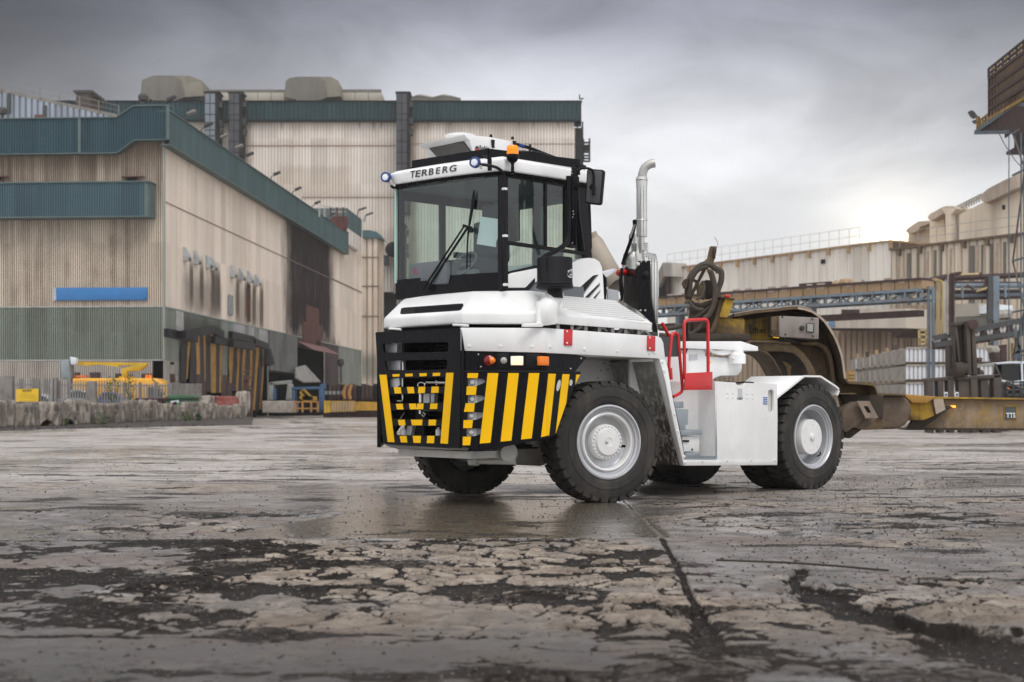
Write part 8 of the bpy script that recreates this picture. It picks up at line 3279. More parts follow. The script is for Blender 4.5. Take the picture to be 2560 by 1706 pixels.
# tail of the neck: sockets and caked foot
TP("foot_plate", [(1155, 952), (1335, 952), (1335, 964), (1155, 964)], 20.3, .9, "neck")
TP("foot_web", [(1190, 962), (1400, 962), (1600, 980), (1600, 1200), (1250, 1130)], 20.7, .05, "neckdark")
TP("caked_foot", [(1195, 1150), (1222, 1105), (1260, 1078), (1340, 1032), (1422, 1198), (1392, 1228), (1330, 1290), (1305, 1292), (1260, 1330), (1215, 1340), (1198, 1250)], 20.05, .5, "slag", bevel=.02)
TP("caked_foot", [(1200, 1260), (1310, 1290), (1395, 1310), (1275, 1400), (1215, 1385), (1198, 1330)], 20.15, .5, "neckdark", bevel=.02)
TP("socket_side", [(1422, 1198), (1548, 1196), (1480, 1262), (1395, 1312), (1300, 1290), (1392, 1228)], 20.1, .4, "slag", bevel=.01)
sk_o = [(1340, 1030), (1462, 1030), (1548, 1196), (1422, 1200)]
sk_h = [(1402, 1080), (1446, 1082), (1480, 1146), (1440, 1146)]


def pl2(t, q, d):
 return [((TD(t, x, y, d)).x, (TD(t, x, y, d)).z) for x, y in q]


dS = 19.98
plate("socket_plate", pl2("B2", sk_o, dS), [pl2("B2", sk_h, dS)], .05, (0, dS - T.o.y, 0), (1, 0, 0), (0, 0, 1), paint("worn pale steel", (.30, .23, .17), .6, dirt=.3), trailer)
TP("socket_core", [(1395, 1070), (1450, 1075), (1490, 1155), (1430, 1155)], dS + .12, .02, "dark")
# main beam to the right
TP("main_beam", [(925, 1300), (1463 + 700, 1318), (1463 + 700, 1505), (700, 1500), (760, 1450), (800, 1430)], 21.9, .35, "beamyellow", "6", .01)
mb = MB()
mb.slab([TD("6", x, y, 21.8) for x, y in ((885, 1286), (2160, 1304), (2160, 1314), (885, 1298))], Yv * .6)
mb.build("beam_flange", M["neckyellow"], trailer)
mb = MB()
mb.slab([TD("6", x, y, 21.8) for x, y in ((720, 1490), (2160, 1497), (2160, 1508), (700, 1504))], Yv * .6)
mb.build("beam_flange", M["neckdark"], trailer)
TP("beam_knee", [(735, 1440), (760, 1400), (830, 1420), (960, 1345), (1000, 1350), (860, 1450), (790, 1500), (700, 1500)], 21.75, .1, "neckdark", "6")
TP("knee_plate", [(680, 1270), (890, 1290), (870, 1350), (880, 1410), (810, 1440), (740, 1440), (700, 1380)], 21.6, .3, "neckyellow", "6", .02)
TP("knee_cap", [(670, 1268), (895, 1285), (830, 1330), (735, 1328)], 21.5, .3, M["stripyellow"], "6", .02)
TP("grey_plate", [(870, 1300), (935, 1300), (950, 1370), (890, 1400)], 21.55, .1, "neckdust", "6")
# caked mass between neck and beam
mb = MB()
cm_ = [TD("6", x, y, 21.3) for x, y in ((480, 1275), (665, 1275), (715, 1310), (735, 1385), (700, 1465), (640, 1498), (440, 1500), (360, 1480), (470, 1330))]
mb.slab(cm_, Yv * .7)
mb.build("caked_mass", M["slag"], trailer, bevel=.05, seg=3)
TP("deck_edge", [(500, 1262), (680, 1268), (700, 1278), (500, 1276)], 21.2, .8, "neck", "6")
mb = MB()
mb.slab([TD("6", x, y, 21.86) for x, y in ((988, 1342), (1018, 1343), (1018, 1358), (988, 1357))], Yv * .05)
M["lampamber"] = emit_mat("lit amber side lamp", (1.0, .42, .05), 1.5)
mb.build("side_lamp", M["lampamber"], trailer, bevel=.005)
TP("badge_border", [(1332, 1340), (1420, 1342), (1420, 1432), (1332, 1430)], 21.885, .012, "neckyellow", "6")
bdg = TP("badge", [(1340, 1350), (1412, 1352), (1412, 1430), (1340, 1430)], 21.875, .01, paint("badge grey", (.075, .085, .085), .6, dirt=.15), "6")
for ch, x0, x1 in (("T", 1346, 1370), ("T", 1370, 1390), ("S", 1392, 1406)):
 lettering("letter", ch, TD("6", x0, 1424, 21.873), TD("6", x1, 1424, 21.873), (0, 0, 1), 33 * .38277 / 3550 * 21.87, .004, M["paper"], bdg, weight=.03)
for vy in (.1, 1.9):
 for k in range(2):
  mb = MB()
  mb.lathe([(.12, 0), (.30, .0), (.34, .03), (.34, .27), (.30, .3), (.12, .3)], 28, align((4.6 + k * .85, vy, .34), (0, 1, 0)))
  wh_ = mb.build("bogie_wheel", M["rubber"], trailer)
  mb = MB()
  mb.lathe([(.0, -.02), (.12, -.02), (.12, .28), (0, .28)], 18, align((4.6 + k * .85, vy, .34), (0, 1, 0)))
  mb.build("rim", M["neckdark"], wh_)
mb = MB()
mb.box((4.3, .3, .28), (5.9, 2.0, .68))
mb.build("bogie_frame", M["neckdark"], trailer)
# ================================================================== RIGHT: FAR SHED, PIPE BRIDGE, TOWER
M["ductbrown"] = grimy("brown duct", (.40, .27, .15), (.22, .145, .085), .6, scale=.6)
# the far shed's wall runs away to the left, its line meeting the horizon at picture x = -996
vx = (-996 - 1280) / 3550
angC = math.atan2(-vx, -1) if 0 else math.atan2(1.0, vx) - math.pi
Cc = Frame((2228 - 1280) / 3550 * 130, 130, angC)      # local -x runs away to the left
far = Cc.root("far_shed", "long pale cream shed with rusty eaves running away behind the trailer", "shed")
CY = lambda t, x, y, v=0.0: Cc.Y(t, x, y, v)
print("far shed", CY("6", 595, 270), CY("6", 0, 345))
mC1 = clad("far shed pale cladding", (.82, .78, .71), dcol=(.50, .40, .30), groove=.15, streak=.38, rust=.28, sc=.6, panel=2.6, rcol=(.40, .28, .18), top=(12.5, 17, .3))
mC2 = clad("far shed brown cladding", (.66, .57, .46), dcol=(.32, .235, .16), groove=.4, streak=.6, rust=.5, sc=.6, panel=2.2, rcol=(.19, .125, .08))
mC3 = clad("far shed low cladding", (.42, .335, .255), dcol=(.17, .12, .085), groove=.5, streak=.7, rust=.5, sc=.7, panel=1.8, rcol=(.12, .08, .055))
zr1 = CY("6", 595, 272).z
pL, pR = CY("F", 1668, 690), CY("6", 595, 400)
outC = (0, -1)
sheet("wall_cladding", (pL.x, 0), (pR.x, 0), 7.8, zr1, mC1, far, .9, .12, outC, .15)
mb = MB()
mb.box((pL.x, -.2, zr1), (pR.x, 20, zr1 + .16))
mb.build("roof_edge", M["ductbrown"], far)
for k in range(24):
 x = pL.x + 1.2 + k * 2.6
 if x > pR.x:
  break
 mb = MB()
 mb.box((x, -.3, zr1 - .6), (x + .22, 0, zr1))
 mb.build("eaves_bracket", M["ductbrown"], far)
mb = MB()
a, b = CY("6", 140, 418), CY("6", 166, 388)
mb.box((a.x, -.1, a.z), (b.x, .0, b.z))
mb.build("vent_opening", M["dark"], far)
M["railpale"] = paint("pale rail", (.72, .70, .67), .6, dirt=.05)
er = Cc.root("eaves_railing", "thin white handrail along the far shed roof edge", "railing")
for k in range(26):
 x = pL.x + k * (pR.x - pL.x) / 25
 mb = MB()
 mb.bar((x, 0, zr1 + .1), (x, 0, zr1 + 1.7), .05)
 mb.build("post", M["railpale"], er)
for z in (.9, 1.7):
 mb = MB()
 mb.bar((pL.x, 0, zr1 + z), (pR.x, 0, zr1 + z), .045)
 mb.build("rail", M["railpale"], er)
# box lift head at left end, B1 coordinates
e = Cc.root("lift_housing", "boxy grey housing with dark doorway at the far shed's left end", "building")
q = [CY("B1", x, y, -1.5) for x, y in ((508, 422), (612, 422), (622, 572), (520, 572))]
mb = MB()
mb.slab(q, (0, 2, 0))
mb.build("housing_head", clad("housing", (.42, .40, .37), dcol=(.2, .15, .11), groove=0, streak=.4, rust=.3), e)
mb = MB()
mb.slab([CY("B1", x, y, -1.4) for x, y in ((462, 520), (508, 422), (520, 572), (462, 690))], (0, 1, 0))
mb.build("housing_flank", paint("shaded flank", (.26, .23, .19), .8, dirt=.3), e)  # darker paint carries the shade on this side of the housing
mb = MB()
mb.slab([CY("B1", x, y, -.9) for x, y in ((462, 690), (520, 572), (540, 575), (540, 880), (462, 880))], (0, .5, 0))
mb.build("doorway", M["dark"], e)
mb = MB()
mb.slab([CY("B1", x, y, -1.0) for x, y in ((538, 572), (562, 572), (562, 880), (540, 880))], (0, .5, 0))
mb.build("door_post", M["brownsteel"], e)
# second section, nearer and browner, with bays
mid = Cc.root("bay_shed", "brown-stained ribbed shed wall behind the pipe bridge", "shed")
pM0, pM1 = CY("6", 595, 400, -1.5), CY("6", 1700, 400, -1.5)
zr2 = CY("6", 1000, 285, -1.5).z
sheet("wall_cladding", (pM0.x, -1.5), (pM1.x, -1.5), 0, zr2, mC2, mid, .8, .15, outC, .3)
mb = MB()
mb.slab([(pM0.x, -1.5, 0), (pM0.x, -1.5, zr2), (pM0.x, 0, zr2), (pM0.x, 0, 0)], (.1, 0, 0))
mb.build("return_wall", M["neckdust"], mid)
mb = MB()
mb.box((pM0.x, -1.8, zr2), (pM1.x, 18, zr2 + .2))
mb.build("roof_edge", M["neck"], mid)
for k in range(18):
 x = pM0.x + 1.0 + k * 2.4
 mb = MB()
 mb.box((x, -1.8, zr2 - .55), (x + .22, -1.5, zr2))
 mb.build("eaves_bracket", M["neck"], mid)
for k, (x, w_) in enumerate(((640, 10), (700, 18), (765, 12), (820, 20), (875, 14), (918, 8), (980, 10), (1110, 12), (1120, 18), (1150, 16), (1185, 10), (1240, 14), (1280, 12), (1330, 14))):
 mb = MB()
 a, b = CY("6", x, 480, -1.56), CY("6", x + w_, 300, -1.56)
 mb.box((a.x, -1.62, a.z - 4), (b.x, -1.5, zr2 - .4))
 mb.build("pale_sheet", M["roofbeige"] if k % 3 else M["neckdust"], mid)
er = Cc.root("walkway_railing", "thin handrail along the nearer brown shed roof", "railing")
for k in range(20):
 x = pM0.x + 1 + k * 2.1
 mb = MB()
 mb.bar((x, -1.5, zr2 + .1), (x, -1.5, zr2 + 1.6), .05)
 mb.build("post", M["steeldull"], er)
for z in (.85, 1.6):
 mb = MB()
 mb.bar((pM0.x + 1, -1.5, zr2 + z), (pM1.x, -1.5, zr2 + z), .045)
 mb.build("rail", M["steeldull"], er)
# upper storeys stepping up to the right (A6)
up = Cc.root("upper_shed", "tall cream upper building stepping up to the right behind the brown shed", "shed")
UY = lambda x, y, v: CY("A6", x, y, v)
mU = clad("upper cladding", (.76, .66, .53), dcol=(.26, .19, .13), groove=.3, streak=.5, rust=.35, sc=.5, panel=3, rcol=(.30, .21, .14))
mUr = paint("upper roof cowl", (.52, .43, .34), .75, dirt=.3, scale=.3, dcol=(.18, .13, .10))


def upper(q, v, th, mat, name="wall_cladding"):
 mb = MB()
 mb.slab([UY(x, y, v) for x, y in q], (0, th, 0))
 return mb.build(name, mat, up)


upper([(460, 1400), (530, 1360), (600, 1345), (605, 1480), (460, 1520)], 9, 8, mU)
upper([(443, 1402), (455, 1382), (530, 1335), (600, 1332), (604, 1350), (540, 1372), (528, 1395), (500, 1410), (460, 1418)], 8, 10, mUr, "roof_cowl")
upper([(606, 1330), (700, 1275), (715, 1500), (606, 1500)], 8, 8, mU)
upper([(592, 1310), (605, 1288), (690, 1240), (720, 1232), (765, 1232), (785, 1250), (770, 1272), (745, 1285), (700, 1282), (640, 1318), (610, 1332)], 7, 10, mUr, "roof_cowl")
upper([(685, 1245), (785, 1250), (748, 1292), (750, 1500), (715, 1500), (712, 1292)], 6.8, 5, mU, "cowl_flank")
upper([(750, 1290), (805, 1296), (805, 1500), (750, 1500)], 7.5, 5, paint("shaded cream", (.33, .27, .21), .8, dirt=.3, scale=.4), "return_wall")  # return wall's shade put into a darker cream
upper([(805, 1292), (958, 1212), (1300, 1050), (1300, 1470), (805, 1470)], 7, 6, mU)
upper([(946, 1162), (1000, 1115), (1100, 1062), (1300, 970), (1300, 1070), (1150, 1130), (1050, 1180), (980, 1212), (955, 1195)], 6, 12, mUr, "roof_cowl")
upper([(1095, 1225), (1112, 1225), (1112, 1255), (1095, 1255)], 6.9, .2, M["dark"], "vent_opening")
e = Cc.root("gantry_railing", "close-barred handrail between the two upper roof cowls", "railing")
for k in range(12):
 x = 770 + k * 17
 y = 1282 - k * 8.5
 mb = MB()
 mb.bar(UY(x, y + 8, 8), UY(x, y - 34, 8), .12)
 mb.build("post", M["ridge"], e)
for dy in (-34, -15):
 mb = MB()
 mb.bar(UY(765, 1282 + dy, 8), UY(960, 1184 + dy, 8), .12)
 mb.build("rail", M["ridge"], e)
# lower dark bays and small buildings under the pipe bridge
low_ = Cc.root("lower_bays", "dark brown corrugated bays below the pipe bridge", "building")
z3 = CY("6", 400, 840, -4).z
a, b = CY("F", 1660, 900, -4), CY("6", 690, 900, -4)
sheet("wall_cladding", (a.x, -4), (b.x, -4), 0, z3, mC3, low_, .7, .14, outC, .35)
a, b = CY("6", 690, 690, -3), CY("6", 850, 690, -3)
sheet("wall_cladding", (a.x, -3), (b.x, -3), 0, CY("6", 700, 690, -3).z, mC3, low_, .7, .14, outC, .35)
bx = Cc.root("overhang_building", "pale ribbed overhanging storey with small dark vent above the brown bays", "building")
mO = clad("overhang cladding", (.60, .54, .46), dcol=(.2, .15, .11), groove=.4, streak=.35, rust=.25, sc=.8)
mb = MB()
mb.slab([CY("6", x, y, -7) for x, y in ((185, 792), (388, 772), (390, 712), (692, 710), (692, 838), (185, 838))], (0, 3, 0))
mb.build("wall_cladding", mO, bx)
mb = MB()
mb.slab([CY("6", x, y, -6.8) for x, y in ((120, 838), (692, 838), (630, 895), (610, 900), (600, 860), (120, 850))], (0, 2.8, 0))
mb.build("soffit", M["brownsteel"], bx)
mb = MB()
mb.slab([CY("6", x, y, -7.1) for x, y in ((185, 792), (225, 792), (225, 830), (185, 830))], (0, .1, 0))
mb.build("blue_panel", paint("faded blue panel", (.16, .26, .42), .6, dirt=.2), bx)
mb = MB()
mb.slab([CY("6", x, y, -7.1) for x, y in ((458, 738), (474, 738), (474, 754), (458, 754))], (0, .1, 0))
mb.build("vent_opening", M["dark"], bx)
mb = MB()
mb.slab([CY("6", x, y, -6) for x, y in ((270, 716), (388, 716), (388, 772), (270, 772))], (0, .3, 0))
mb.build("dark_recess", M["brownsteel"], bx)
for (q, m_) in ((((1015, 680), (1165, 675), (1170, 760), (1015, 765)), "ridge"), (((1015, 765), (1235, 765), (1235, 840), (1015, 850)), "roofbeige"), (((1170, 700), (1225, 680), (1225, 740), (1170, 745)), "paper")):
 mb = MB()
 mb.slab([CY("6", x, y, -9) for x, y in q], (0, 3, 0))
 mb.build("pale_annex", M[m_], bx)

# ---- pipe bridge: brown duct above blue truss
Pb = Frame((2320 - 1280) / 3550 * 78, 78, math.atan2(1, -0.95) - math.pi)
br = Pb.root("pipe_bridge", "brown pipe duct on a blue steel lattice bridge crossing the yard", "pipe bridge")
PY = lambda t, x, y, v=0.0: Pb.Y(t, x, y, v)
M["brblue"] = paint("bridge blue", (.15, .205, .255), .65, dirt=.45, dcol=(.15, .12, .09))
l0, l1 = PY("B1", 440, 925), PY("6", 840, 540)
zt_ = PY("6", 840, 527).z
zb2 = PY("6", 840, 583).z
mb = MB()
nseg = 26
for k in range(nseg):
 x0 = l0.x - 3 + (l1.x - l0.x + 3) * k / nseg
 x1 = l0.x - 3 + (l1.x - l0.x + 3) * (k + 1) / nseg
 mb2 = MB()
 mb2.box((x0 + .03, -.6, zb2), (x1 - .03, .6, zt_))
 mb2.build("duct_section", M["ductbrown"], br)
 if k % 3 != 1:
  mb2 = MB()
  xa = x0 + random.uniform(.1, .6)
  mb2.box((xa, -.66, zb2 + .35), (min(x1 - .2, xa + random.uniform(.6, 2.0)), -.6, zb2 + .35 + .35))
  mb2.build("name_tag", M["neckdust"], br)
mb = MB()
mb.box((l0.x - 3, -.75, zt_), (l1.x, .7, zt_ + .12)).box((l0.x - 3, -.7, zb2 - .1), (l1.x, .7, zb2))
mb.build("duct_flange", M["brownsteel"], br)
tzt, tzb = PY("6", 830, 592).z, PY("6", 830, 652).z
mb = MB()
for yy in (-.7, .7):
 for z in (tzt, tzb):
  mb.bar((l0.x - 3, yy, z), (l1.x, yy, z), .15)
mb.build("truss_chord", M["brblue"], br)
nb = 22
xs_ = [l0.x - 3 + (l1.x - l0.x + 3) * k / nb for k in range(nb + 1)]
for k in range(nb + 1):
 mb = MB()
 for yy in (-.7, .7):
  mb.bar((xs_[k], yy, tzb), (xs_[k], yy, tzt), .10)
 mb.build("truss_post", M["brblue"], br)
 if k < nb:
  mb = MB()
  for yy in (-.7, .7):
   if k % 2:
    mb.bar((xs_[k], yy, tzb), (xs_[k + 1], yy, tzt), .08)
   else:
    mb.bar((xs_[k], yy, tzt), (xs_[k + 1], yy, tzb), .08)
  mb.build("truss_diagonal", M["brblue"], br)
for t, x, w_ in (("B2", 740, .14), ("B2", 908, .16), ("B1", 700, .3)):
 p = PY(t, x, 100)
 mb = MB()
 mb.box((p.x - w_ / 2, -.3, 0), (p.x + w_ / 2, .3, tzt))
 mb.build("bridge_leg", M["brblue"], br)
mb = MB()
mb.box((l0.x - 3, -.2, tzb - .9), (l1.x - .5, .4, tzb - .55))
mb.build("cable_tray", M["brownsteel"], br)
for x, w_ in ((848, 24), (878, 24)):
 a, b = PY("6", x - w_ / 2, 945), PY("6", x + w_ / 2, 565)
 mb = MB()
 mb.box((a.x, -.12, 0), (b.x - .12, .05, b.z))
 mb.build("column", M["brblue"], br)
M["pipeyellow"] = paint("yellow pipe", (.52, .38, .16), .55, dirt=.25)
M["pipewhite"] = paint("pale pipe", (.45, .42, .38), .6, dirt=.3)
for i, (x, dx) in enumerate(((896, 0), (912, 0), (929, 0))):
 mb = MB()
 mb.tube([PY("6", x - 30 - i * 6, 520 + i * 6, -.8), PY("6", x - 12, 518 + i * 6, -.8), PY("6", x, 535 + i * 5, -.8), PY("6", x, 700, -.8), PY("6", x + 1, 890, -.8)], .045, 8)
 mb.build("down_pipe", M["pipeyellow"], br)
for x, y0, y1, w_, m_ in ((968, 490, 880, 12, "pipewhite"), (985, 485, 890, 20, "brownsteel"), (1003, 490, 880, 14, "brownsteel"), (952, 520, 880, 8, "pipewhite")):
 mb = MB()
 a, b = PY("6", x - w_ / 2, y1, -1.2), PY("6", x + w_ / 2, y0, -1.2)
 mb.tube([((a.x + b.x) / 2, -1.2, a.z), ((a.x + b.x) / 2, -1.2, b.z)], (b.x - a.x) / 2, 10)
 mb.build("riser_pipe", M[m_], br)
# pipe rack on the right
Rk = Frame(26, 84, 0)
rk = Rk.root("pipe_rack", "tangle of brown pipes and blue members right of the bridge column", "pipe rack")
RY = lambda x, y, v=0.0: Rk.Y("6", x, y, v)
for (x0, y0, x1, y1, r, m_) in ((950, 515, 1460, 490, .17, "brownsteel"), (1000, 500, 1180, 492, .14, "pipeyellow"), (1010, 548, 1440, 552, .16, "brownsteel"), (1015, 562, 1460, 560, .14, "brblue"), (1010, 628, 1460, 618, .16, "brblue"), (1010, 640, 1440, 632, .14, "brownsteel"),
         (1080, 590, 1440, 582, .12, "pipewhite"), (1010, 605, 1440, 600, .15, "brownsteel"), (1225, 752, 1380, 742, .24, "pipewhite"), (1230, 768, 1370, 766, .16, "brownsteel"), (850, 530, 960, 505, .2, "brownsteel"), (980, 490, 1050, 478, .1, "brownsteel")):
 mb = MB()
 mb.tube([RY(x0, y0, (x0 % 7) * .2), RY(x1, y1, (x0 % 7) * .2)], r, 8)
 mb.build("pipe", M[m_], rk)
for (x0, y0, x1, y1, r, m_) in ((1240, 500, 1240, 790, .30, "darkgrey"), (1276, 500, 1276, 790, .36, "brblue"), (1276, 790, 1276, 950, .3, "brblue"), (1240, 790, 1245, 950, .22, "darkgrey"), (1210, 515, 1210, 560, .12, "brownsteel"), (1180, 475, 1180, 510, .12, "brownsteel"),
        (1240, 640, 1275, 790, .12, "darkgrey"), (1090, 555, 1150, 600, .1, "brownsteel"), (1150, 600, 1230, 570, .1, "pipeyellow"), (1060, 560, 1062, 640, .12, "brblue"), (1340, 555, 1342, 640, .12, "brblue")):
 mb = MB()
 mb.bar(RY(x0, y0, -.5), RY(x1, y1, -.5), r)
 mb.build("rack_member", M[m_], rk)
# small machine tops over the bridge, left
e = Pb.root("pipe_stand", "rusty pipe stand and valve on top of the bridge duct", "pipes")
for (x0, y0, x1, y1, r) in ((0, 560, 205, 545, .22), (205, 545, 205, 605, .22), (30, 575, 32, 612, .15), (90, 570, 92, 608, .15), (0, 595, 120, 590, .18), (150, 560, 152, 608, .15)):
 mb = MB()
 mb.bar(PY("6", x0, y0, 1.5), PY("6", x1, y1, 1.5), r)
 mb.build("stand_member", M["brownsteel"], e)
mb = MB()
mb.tube([PY("6", x, y, 1.2) for x, y in ((225, 545), (240, 560), (275, 580), (320, 560), (335, 545), (270, 542))], .25, 8)
mb.build("valve_body", M["ductbrown"], e)
# dark lattice jib crossing at right
jb = Rk.root("lattice_jib", "dark lattice conveyor boom rising to the right behind the fork frame", "conveyor")
c0, c1 = RY(870, 905, -8), RY(1600, 755, -8)
c2, c3 = RY(880, 948, -8), RY(1600, 845, -8)
for a, b in ((c0, c1), (c2, c3)):
 mb = MB()
 mb.bar(a, b, .28)
 mb.build("chord", M["darkgrey"], jb)
for k in range(17):
 t = k / 17
 a = c0.lerp(c1, t)
 b = c2.lerp(c3, t + .03)
 c_ = c0.lerp(c1, t + .058)
 mb = MB()
 mb.bar(a, b, .15).bar(b, c_, .15)
 mb.build("lattice_brace", M["brownsteel"] if k % 2 else M["steeldull"], jb)
 mb = MB()
 q = (a + b) / 2
 mb.cbox((q.x + .5, q.y + .6, q.z - .1), (.8, .8, .55))
 mb.build("roller_box", M["pinkrust"] if k % 2 else M["brownsteel"], jb)

# ---- look-out platform tower, far right
Tw = Frame(21.5, 64, 0)
tw = Tw.root("platform_tower", "rust-brown caged platform on pale blue lattice legs at the right edge", "tower")
WY = lambda x, y, v=0.0: Tw.Y("B5", x, y, v)
M["cagebrown"] = grimy("rusty cage", (.13, .08, .042), (.05, .034, .022), .6)
M["cageyellow"] = paint("cage yellow", (.30, .18, .03), .6, dirt=.5, dcol=(.12, .08, .04))
M["legblue"] = paint("leg blue-grey", (.095, .125, .15), .6, dirt=.25)
# wall runs nearer to the right: plan direction
def WQ(x, y, k=None):
 d = 66 - (x - 260) * .012
 return Tw.D("B5", x, y, d)


mb = MB()
mb.slab([WQ(260, 1188), WQ(400, 1085), WQ(700, 890), WQ(1100, 640), WQ(1100, 660)] + [WQ(1100, 1170), WQ(640, 1180)], (0, .15, 0))
P_ = mb.build("platform_soffit", M["brownsteel"], tw)
mb = MB()
for a, b in (((260, 1182), (700, 882)), ((700, 882), (1100, 860)), ((260, 1186), (640, 1178))):
 mb.bar(WQ(*a), WQ(*b), .16)
mb.build("platform_edge", M["legblue"], tw)
mb = MB()
mb.slab([WQ(400, 600), WQ(1100, 70), WQ(1100, 860), WQ(690, 880), WQ(400, 1080)], (0, .1, 0))
mb.build("cage_wall", M["cagebrown"], tw)
for k in range(20):
 x = 400 + k * 36
 yt = 600 - (x - 400) * .757
 yb_ = max(1080 - (x - 400) * .66, 870)
 mb = MB()
 a, b = WQ(x, yt), WQ(x, yb_)
 mb.bar(a - Yv * .12, b - Yv * .12, .13)
 mb.build("cage_rib", M["brownsteel"], tw)
for f in (0.0, .25, .48, .70, .92):
 mb = MB()
 y0 = 600 + (1080 - 600) * f
 mb.bar(WQ(400, y0) - Yv * .15, WQ(1100, y0 - 700 * (.757 - .19 * f)) - Yv * .15, .14)
 mb.build("cage_rail", M["brownsteel"] if f < .9 else M["cageyellow"], tw)
for k in range(12):
 x = 400 + k * 38
 mb = MB()
 y0 = 490 - (x - 400) * .80
 mb.bar(WQ(x, y0), WQ(x, y0 + 115), .09)
 mb.build("railing_post", M["cageyellow"] if k % 2 else M["brownsteel"], tw)
for dy in (0, 55):
 mb = MB()
 mb.bar(WQ(398, 492 + dy), WQ(1000, 10 + dy), .08)
 mb.build("railing_rail", M["brownsteel"], tw)
for k in range(5):
 x = 275 + k * 30
 mb = MB()
 y0 = 1070 - (x - 275) * .75
 mb.bar(WQ(x, y0), WQ(x, y0 + 105), .08)
 mb.build("railing_post", M["cageyellow"], tw)
for dy in (0, 48):
 mb = MB()
 mb.bar(WQ(272, 1075 + dy), WQ(400, 978 + dy), .07)
 mb.build("railing_rail", M["cageyellow"], tw)
for k in range(9):
 x = 405 + k * 34
 mb = MB()
 y0 = 985 - (x - 405) * .60
 mb.bar(WQ(x, y0) - Yv * .3, WQ(x, y0 + 90) - Yv * .3, .09)
 mb.build("railing_post", M["cageyellow"], tw)
mb = MB()
mb.slab([WQ(x, y) - Yv * .3 for x, y in ((565, 650), (600, 665), (640, 710), (655, 770), (610, 740), (580, 690))], (0, .3, 0))
mb.build("cage_lamp", M["darkgrey"], tw, bevel=.03)
e = Tw.root("tower_lamp", "paired floodlights on a short pole at the platform's outer tip", "floodlight")
mb = MB()
mb.bar(WQ(285, 1170), WQ(285, 1010), .12)
mb.build("pole", M["cageyellow"], e)
mb = MB()
mb.slab([WQ(x, y) for x, y in ((205, 940), (240, 950), (275, 1000), (270, 1015), (235, 990))], (0, .5, 0))
mb.slab([WQ(x, y) for x, y in ((275, 1000), (300, 1010), (318, 1040), (315, 1095), (290, 1110), (285, 1040))], (0, .3, 0))
mb.build("lamp_head", M["darkgrey"], e, bevel=.04)
mb = MB()
mb.slab([WQ(x, y) for x, y in ((235, 1045), (262, 1040), (280, 1070), (270, 1085), (240, 1060))], (0, .3, 0))
mb.build("lamp_head", M["darkgrey"], e, bevel=.03)
zf = WQ(650, 1200).z
for i, (x, w_) in enumerate(((652, 52), (790, 60))):
 a = WQ(x - w_ / 2, 1200)
 b = WQ(x + w_ / 2, 1200)
 mb = MB()
 mb.box((a.x, a.y, 0), (b.x, a.y + .10, zf))
 mb.build("tower_leg", M["legblue"], tw)
xa, xb = WQ(655, 1200).x, WQ(785, 1200).x
yl_, yr_ = WQ(655, 1200).y, WQ(785, 1200).y
hz_ = [zf, 11.0, 7.3, 5.1, 3.2, .9]
for i, (z0, z1) in enumerate(zip(hz_[:-1], hz_[1:])):
 mb = MB()
 mb.bar((xa, yl_ - .05, z0), (xb, yr_ - .05, z0), .07)
 mb.build("tower_tie", M["legblue"], tw)
 mb = MB()
 if i % 2 == 0:
  mb.bar((xa, yl_ - .08, z0), (xb, yr_ - .08, z1), .06)
 else:
  mb.bar((xb, yr_ - .08, z0), (xa, yl_ - .08, z1), .06)
 mb.build("tower_brace", M["darkgrey"], tw)
for x, y in ((1.6, .0), (1.6, 4.5), (4.6, 0), (4.6, 4.5)):
 mb = MB()
 mb.box((xb + x + .6, yl_ + y, 0), (xb + x + .75, yl_ + y + .15, zf))
 mb.build("tower_leg", M["legblue"], tw)
mb = MB()
mb.box((xb + 1.6, yl_ - .1, zf), (xb + 6.2, yl_ + 5.2, zf + .15)).box((xb + 1.9, yl_ + .6, zf + .15), (xb + 6.0, yl_ + 5.0, zf + 3.5))
mb.build("platform_body", M["brownsteel"], tw)
mb = MB()
mb.slab([WQ(x, y) for x, y in ((598, 1180), (640, 1180), (640, 1200), (600, 1235))], (0, .3, 0))
mb.build("gusset", M["brownsteel"], tw)
mb = MB()
mb.tube([WQ(510, 1190), WQ(565, 1300), WQ(630, 1400), WQ(700, 1500), WQ(800, 1600)], .02, 5)
mb.build("stay_wire", M["darkgrey"], tw)
for i, (x0, y0, x1, y1, m_) in enumerate(((1408, 830, 1410, 1050, "legblue"), (1385, 935, 1388, 1060, "cageyellow"), (1400, 900, 1450, 1000, "cageyellow"), (1425, 880, 1428, 1060, "darkgrey"), (1440, 950, 1442, 1060, "darkgrey"), (1395, 1000, 1463, 985, "darkgrey"))):
 mb = MB()
 mb.bar(Tw.Y("6", x0, y0, 1), Tw.Y("6", x1, y1, 1), .10)
 mb.build("ladder_member", M[m_], tw)

# ---- stacked ribbed boxes
Bx = Frame(24, 98, 0)
M["boxwhite"] = clad("stack box cladding", (.60, .61, .64), dcol=(.17, .155, .15), groove=.55, streak=.35, rust=.2)
M["boxpale"] = clad("stack box tan", (.55, .50, .44), dcol=(.17, .14, .12), groove=.55, streak=.35, rust=.3)
M["boxgap"] = paint("brown pallet gap", (.07, .05, .035), .9, dirt=.3)
M["boxlid"] = paint("box lid", (.36, .33, .29), .8, dirt=.3)


